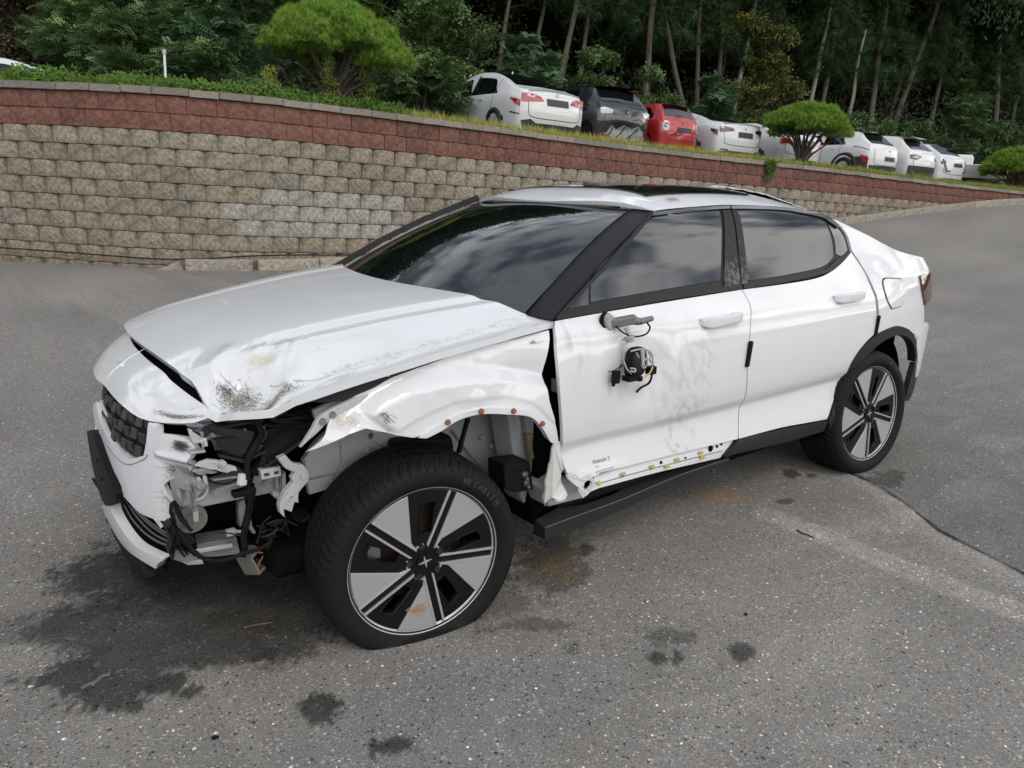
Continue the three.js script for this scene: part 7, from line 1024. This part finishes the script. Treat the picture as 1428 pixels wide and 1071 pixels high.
// red hatchback
{
  const c = parkedCar('red_hatchback', 'small red hatchback with dented tailgate and gold badge', { L: 3.6, W: 1.6, H: 1.50, paint: M.carRed, roofW: .70, top: [[0, .98], [.08, 1.10], [.24, 1.34], [.36, 1.46], [.6, 1.49], [1.4, 1.50], [2.0, 1.44], [2.6, 1.12], [2.8, 1.02], [3.3, .92], [3.6, .68]], belt: [[0, .95], [.4, 1.02], [2.6, .92], [3.6, .64]], side: [[.42, 1.3, .335, .52], [1.34, 2.1, .335, .52]], taper: .6, pillar: [1.32], rear: [.09, .30], wheels: [.62, 3.0], wr: .30, handles: [1.1, 1.9], mirrorZ: 2.15, bump: (x, y) => -.04 * gauss(x, y, .2, .62, .2, .08) + .02 * fbm(x * 5, y * 6, 3, 2) });
  for (const s of [1, -1]) { const f = s > 0 ? x => x : flipX; c.part('tail_lamp', c.poly(f([[.50, .74], [.58, .70], [.66, .74], [.665, .88], [.62, .97], [.52, .95]])), M.clearLamp); c.part('lamp_lens', new THREE.TorusGeometry(.048, .012, 6, 18).translate(s * .59, .86, c.rz(s * .59, .86) - .03), M.redLamp); }
  c.part('number_plate', c.tp(-.26, .26, .70, .82, .018), M.plateDark); c.part('bow_badge', merge([bx(.12, .028, .01, 0, .90, c.rz(0, .9) - .014), bx(.05, .05, .01, 0, .90, c.rz(0, .9) - .013)]), M.gold); c.part('wiper', bx(.24, .025, .015, .06, 1.14, .05, .005), M.blackTrim); c.part('spoiler', gridGeo(10, 2, (u, v) => { const x = lerp(-.5, .5, u); return V3(x, 1.475 - .02 * v - .03 * (x / .5) ** 2, .40 - .20 * v); }), M.carRed); c.part('bumper_crack', tube([[.05, .66], [.2, .60], [.34, .64], [.44, .58]].map(p => V3(p[0], p[1], c.rz(...p) - .01)), .014, 14, 5), M.blackTrim);
  park(c, 946, 195, 1.7, -.14); c.t.scale.setScalar(.93);
}
// white electric sedan
{
  const c = parkedCar('white_sedan', 'white sedan with dark tail lamps and glass roof beside the red hatchback', { L: 4.7, W: 1.88, H: 1.44, paint: M.carPearl, roofW: .64, top: [[0, 1.02], [.1, 1.075], [.5, 1.13], [1.0, 1.28], [1.7, 1.42], [2.2, 1.44], [2.8, 1.36], [3.4, 1.08], [3.7, .95], [4.3, .84], [4.7, .60]], belt: [[0, .92], [.6, .99], [3.4, .90], [4.7, .56]], side: [[.95, 1.85, .335, .52], [1.9, 3.0, .335, .52]], taper: .85, pillar: [1.88], rear: [.52, 1.75], wheels: [.92, 3.8], wr: .34, mirrorZ: 2.95, tailBulge: .10 });
  for (const s of [1, -1]) { const f = s > 0 ? x => x : flipX; c.part('tail_lamp', c.poly(f([[.40, .86], [.78, .80], [.79, .93], [.70, .955], [.42, .93]])), M.darkLamp); c.part('tail_lamp_wing', gridGeo(5, 3, (u, v) => c.P(lerp(.03, .26, u), lerp(.58, lerp(.68, .61, u), v), s, .012)), M.darkLamp); c.part('reflector', c.poly(f([[.50, .34], [.72, .35], [.72, .375], [.50, .365]])), M.darkLamp); }
  c.part('number_plate', c.tp(-.27, .27, .70, .84, .016), M.plateDark); c.part('badge', bx(.05, .04, .008, 0, .93, c.rz(0, .93) - .01, .003), M.chrome); c.part('spoiler', gridGeo(12, 2, (u, v) => { const x = lerp(-.7, .7, u); return V3(x, 1.04 + .03 * v - .03 * (x / .7) ** 2, c.rz(x, 1.0) - .01 - .03 * v); }), M.carPearl); c.part('diffuser', c.tp(-.62, .62, .23, .31, .012), M.cladding);
  park(c, 1030, 203, 1.7, -.17);
}
// white hatchback half hidden behind the small pine
{
  const c = parkedCar('white_hatchback', 'white car with red tail lamps half hidden by the small garden pine', { L: 4.4, W: 1.82, H: 1.46, paint: M.carWhite, roofW: .66, top: [[0, .98], [.1, 1.06], [.5, 1.12], [1.0, 1.30], [1.6, 1.44], [2.2, 1.46], [2.8, 1.36], [3.3, 1.06], [3.6, .96], [4.4, .64]], belt: [[0, .90], [.6, .98], [3.3, .92], [4.4, .6]], side: [[.9, 1.8, .335, .52], [1.85, 2.8, .335, .52]], taper: .8, pillar: [1.82], rear: [.5, 1.55], wheels: [.9, 3.5], mirrorZ: 2.8 });
  for (const s of [1, -1]) { const f = s > 0 ? x => x : flipX; c.part('tail_lamp', c.poly(f([[.42, .80], [.78, .76], [.78, .92], [.5, .93]])), M.redLamp); }
  c.part('number_plate', c.tp(-.26, .26, .50, .62, .014), M.plateDark); c.part('rear_glass_panel', c.tp(-.40, .40, .72, .9, .010), M.blackGloss); c.part('bumper_strip', c.tp(-.7, .7, .26, .34, .02), M.chrome);
  park(c, 1114, 214, 2.0, -.28);
}
// white crossover with black wheel-arch cladding
{
  const c = parkedCar('white_crossover', 'white crossover with black wheel arch cladding and low red lamps', { L: 4.3, W: 1.83, H: 1.58, paint: M.carWhite, roofW: .68, top: [[0, 1.00], [.1, 1.12], [.4, 1.34], [.62, 1.52], [1.0, 1.56], [1.7, 1.58], [2.5, 1.50], [3.1, 1.18], [3.4, 1.04], [4.3, .72]], belt: [[0, .95], [.5, 1.06], [3.1, .96], [4.3, .68]], side: [[.95, 1.75, .335, .52], [1.8, 2.8, .335, .52]], taper: .8, pillar: [1.77], rear: [.14, .56], wheels: [.85, 3.5], wr: .34, handles: [1.35, 2.3], mirrorZ: 2.8 });
  for (const s of [1, -1]) { c.part('arch_cladding', (() => { const g = new THREE.TorusGeometry(.44, .065, 6, 24, Math.PI); g.scale(1, 1, .3); g.rotateY(Math.PI / 2); g.translate(s * (c.W2 * .985), .34, .85); return g; })(), M.cladding); c.part('rear_cladding', gridGeo(5, 4, (u, v) => c.P(lerp(.03, .55, u), lerp(.72 + .06 * u, .98, v), s, .012)), M.cladding); const f = s > 0 ? x => x : flipX; c.part('tail_lamp', gridGeo(4, 4, (u, v) => c.P(lerp(.04, .30 - .1 * v, u), lerp(.70, .83, v), s, .022)), M.redLamp); c.part('light_strip', gridGeo(5, 1, (u, v) => c.P(lerp(.04, .6, u), .555 + .012 * v, s, .012)), M.blackGloss); }
  c.part('number_plate', c.tp(-.26, .26, .62, .75, .016), M.plateDark); c.part('lower_bumper', c.tp(-.76, .76, .22, .46, .016), M.cladding); c.part('spoiler', gridGeo(10, 2, (u, v) => { const x = lerp(-.58, .58, u); return V3(x, 1.55 - .02 * v - .03 * (x / .58) ** 2, .68 - .28 * v); }), M.blackGloss); c.part('badge', bx(.10, .05, .008, 0, .93, c.rz(0, .93) - .01, .003), M.chrome);
  park(c, 1230, 232, 1.8, -.13);
}
// white SUV with arrow lamps
{
  const c = parkedCar('white_suv', 'white SUV with dark arrow-shaped lamps and silver skid bumper', { L: 4.66, W: 1.86, H: 1.66, paint: M.carWhite, roofW: .68, top: [[0, 1.02], [.1, 1.14], [.4, 1.38], [.62, 1.58], [1.0, 1.63], [1.9, 1.66], [2.8, 1.58], [3.4, 1.24], [3.7, 1.10], [4.66, .76]], belt: [[0, .98], [.5, 1.08], [3.4, 1.0], [4.66, .72]], side: [[1.0, 1.85, .335, .52], [1.9, 2.95, .335, .52]], taper: .8, pillar: [1.87], rear: [.14, .55], wheels: [.9, 3.6], wr: .35, handles: [1.45, 2.4], mirrorZ: 3.0 });
  for (const s of [1, -1]) { const f = s > 0 ? x => x : flipX; c.part('tail_lamp', c.poly(f([[.34, .93], [.56, .82], [.78, .84], [.78, .98], [.6, .99]])), M.darkLamp); c.part('lamp_lens', c.poly(f([[.46, .90], [.60, .86], [.70, .88], [.66, .94], [.54, .95]]), .022), M.clearLamp); }
  c.part('number_plate', c.tp(-.22, .22, .50, .60, .03), M.plateDark); c.part('lower_bumper', c.tp(-.80, .80, .22, .62, .018), M.cladding); c.part('skid_bumper', c.poly([[-.62, .30], [.62, .30], [.70, .44], [.58, .42], [.42, .38], [-.42, .38], [-.58, .42], [-.70, .44]], .034), M.chrome); c.part('exhaust', merge([1, -1].map(s => new THREE.TorusGeometry(.05, .012, 6, 16).translate(s * .5, .45, -.10))), M.chrome); c.part('spoiler', gridGeo(10, 2, (u, v) => { const x = lerp(-.6, .6, u); return V3(x, 1.62 - .02 * v - .03 * (x / .6) ** 2, .66 - .28 * v); }), M.blackGloss);
  park(c, 1283, 241, 1.9, -.14);
}
// white car with a black line around its tail
{
  const c = parkedCar('white_wagon', 'white car with black contour line on its tailgate, last of the white row', { L: 4.5, W: 1.85, H: 1.56, paint: M.carPearl, roofW: .68, top: [[0, 1.02], [.1, 1.12], [.45, 1.34], [.8, 1.52], [1.6, 1.56], [2.5, 1.50], [3.2, 1.16], [3.5, 1.04], [4.5, .72]], belt: [[0, .96], [.5, 1.04], [3.2, .96], [4.5, .68]], side: [[1.0, 1.75, .335, .52], [1.8, 2.8, .335, .52]], taper: .8, pillar: [1.77], rear: [.16, .72], wheels: [.9, 3.6], wr: .34, mirrorZ: 2.85 });
  c.part('contour_line', tube([[-.72, .98], [-.60, .70], [-.50, .58], [.50, .58], [.60, .70], [.72, .98]].map(p => V3(p[0], p[1], c.rz(...p) - .016)), .022, 40, 6), M.blackGloss); for (const s of [1, -1]) { const f = s > 0 ? x => x : flipX; c.part('tail_lamp', c.poly(f([[.60, .84], [.78, .80], [.78, .90], [.62, .92]])), M.darkLamp); } c.part('number_plate', c.tp(-.26, .26, .74, .87, .016), M.plateDark);
  park(c, 1325, 246, 2.0, -.14);
}
// car at the far left of which only the roof shows
{
  const c = parkedCar('grey_sedan', 'pale sedan whose roof alone shows above the weeds at the far left', { L: 4.6, W: 1.82, H: 1.45, paint: M.carPearl, roofW: .66, top: [[0, .98], [.1, 1.05], [.6, 1.10], [1.1, 1.28], [1.7, 1.42], [2.3, 1.45], [2.9, 1.36], [3.5, 1.06], [3.8, .96], [4.6, .64]], belt: [[0, .90], [.6, .96], [3.4, .92], [4.6, .6]], side: [[1.0, 1.9, .335, .52], [1.95, 3.0, .335, .52]], taper: .8, pillar: [1.92], rear: [.62, 1.65], wheels: [.95, 3.7], mirrorZ: 3.0 });
  c.part('number_plate', c.tp(-.26, .26, .6, .72, .014), M.plateDark); for (const s of [1, -1]) { const f = s > 0 ? x => x : flipX; c.part('tail_lamp', c.poly(f([[.45, .78], [.76, .76], [.76, .88], [.5, .9]])), M.redLamp); }
  const p = atBehind(158, 104, 3.4); c.t.position.set(p.x, lotY(p.x, p.z) + .02, p.z); c.t.rotation.y = -2.25;
}
// white utility truck: cab, deck and ladder rack
{
  const t = thing('utility_truck', 'white utility truck with ladder rack behind the last white cars', 'truck'), wh = M.carWhite;
  const cab = new THREE.ExtrudeGeometry(new THREE.Shape([V2(0, .5), V2(1.7, .5), V2(1.72, 1.1), V2(1.45, 1.95), V2(.25, 2.02), V2(0, 1.9)]), { depth: 1.6, bevelEnabled: true, bevelSize: .05, bevelThickness: .05, bevelSegments: 2 }); cab.rotateY(-Math.PI / 2); cab.translate(.8, 0, 3.0); part(t, 'cab', cab, wh);
  part(t, 'rear_window', bx(1.3, .45, .02, 0, 1.62, 2.93), M.glass); part(t, 'side_window', merge([bx(.02, .5, .8, .865, 1.55, 3.7), bx(.02, .5, .8, -.865, 1.55, 3.7)]), M.glass);
  part(t, 'deck', merge([bx(1.7, .08, 2.9, 0, .82, 1.45), bx(1.7, .34, .05, 0, 1.0, .03), bx(.05, .34, 2.8, .83, 1.0, 1.45), bx(.05, .34, 2.8, -.83, 1.0, 1.45)]), M.chrome);
  for (const x of [-.78, -.26, .26, .78]) part(t, 'rack_post', bx(.07, 1.1, .07, x, 1.55, 2.75, .01), wh); for (const y of [1.55, 1.85, 2.12]) part(t, 'rack_rail', bx(1.66, .07, .06, 0, y, 2.75, .01), wh); part(t, 'warning_bar', bx(.9, .12, .25, 0, 2.12, 3.6, .03), wh);
  for (const z of [.7, 3.9]) for (const s of [1, -1]) part(t, 'wheel', cyl([s * .72, .36, z], [s * .9, .36, z], .36, .36, 22), M.tyre); part(t, 'chassis', bx(.9, .2, 4.6, 0, .6, 2.3), M.cladding);
  const p = atBehind(1322, 236, 6.5); t.position.set(p.x, lotY(p.x, p.z), p.z); t.rotation.y = Math.PI - .25;
}
{
  const t = thing('flatbed_truck', 'low silver truck bed seen between the white cars and the right-hand pine', 'truck');
  part(t, 'bed_floor', bx(1.8, .10, 3.6, 0, .85, 1.8), M.alu); for (const s of [1, -1]) part(t, 'side_board', bx(.05, .42, 3.5, s * .9, 1.1, 1.8, .01), M.alu); part(t, 'tailboard', bx(1.8, .42, .05, 0, 1.1, .03, .01), M.alu); part(t, 'chassis', bx(.9, .25, 4.6, 0, .62, 2.4), M.cladding);
  const cab = new THREE.ExtrudeGeometry(new THREE.Shape([V2(0, .5), V2(1.5, .5), V2(1.52, 1.1), V2(1.25, 1.9), V2(.2, 1.95), V2(0, 1.85)]), { depth: 1.6, bevelEnabled: true, bevelSize: .05, bevelThickness: .05, bevelSegments: 2 }); cab.rotateY(-Math.PI / 2); cab.translate(.8, 0, 3.75); part(t, 'cab', cab, M.carPearl);
  for (const z of [.8, 4.3]) for (const s of [1, -1]) part(t, 'wheel', cyl([s * .7, .36, z], [s * .88, .36, z], .36, .36, 22), M.tyre);
  const p = atBehind(1368, 246, 2.6); t.position.set(p.x, lotY(p.x, p.z) - .25, p.z); t.rotation.y = Math.PI - .9;
}
scene.traverse(o => { if (o.isMesh) { o.castShadow = true; o.receiveShadow = true; } delete o.userData._n; });
renderer.render(scene, camera);
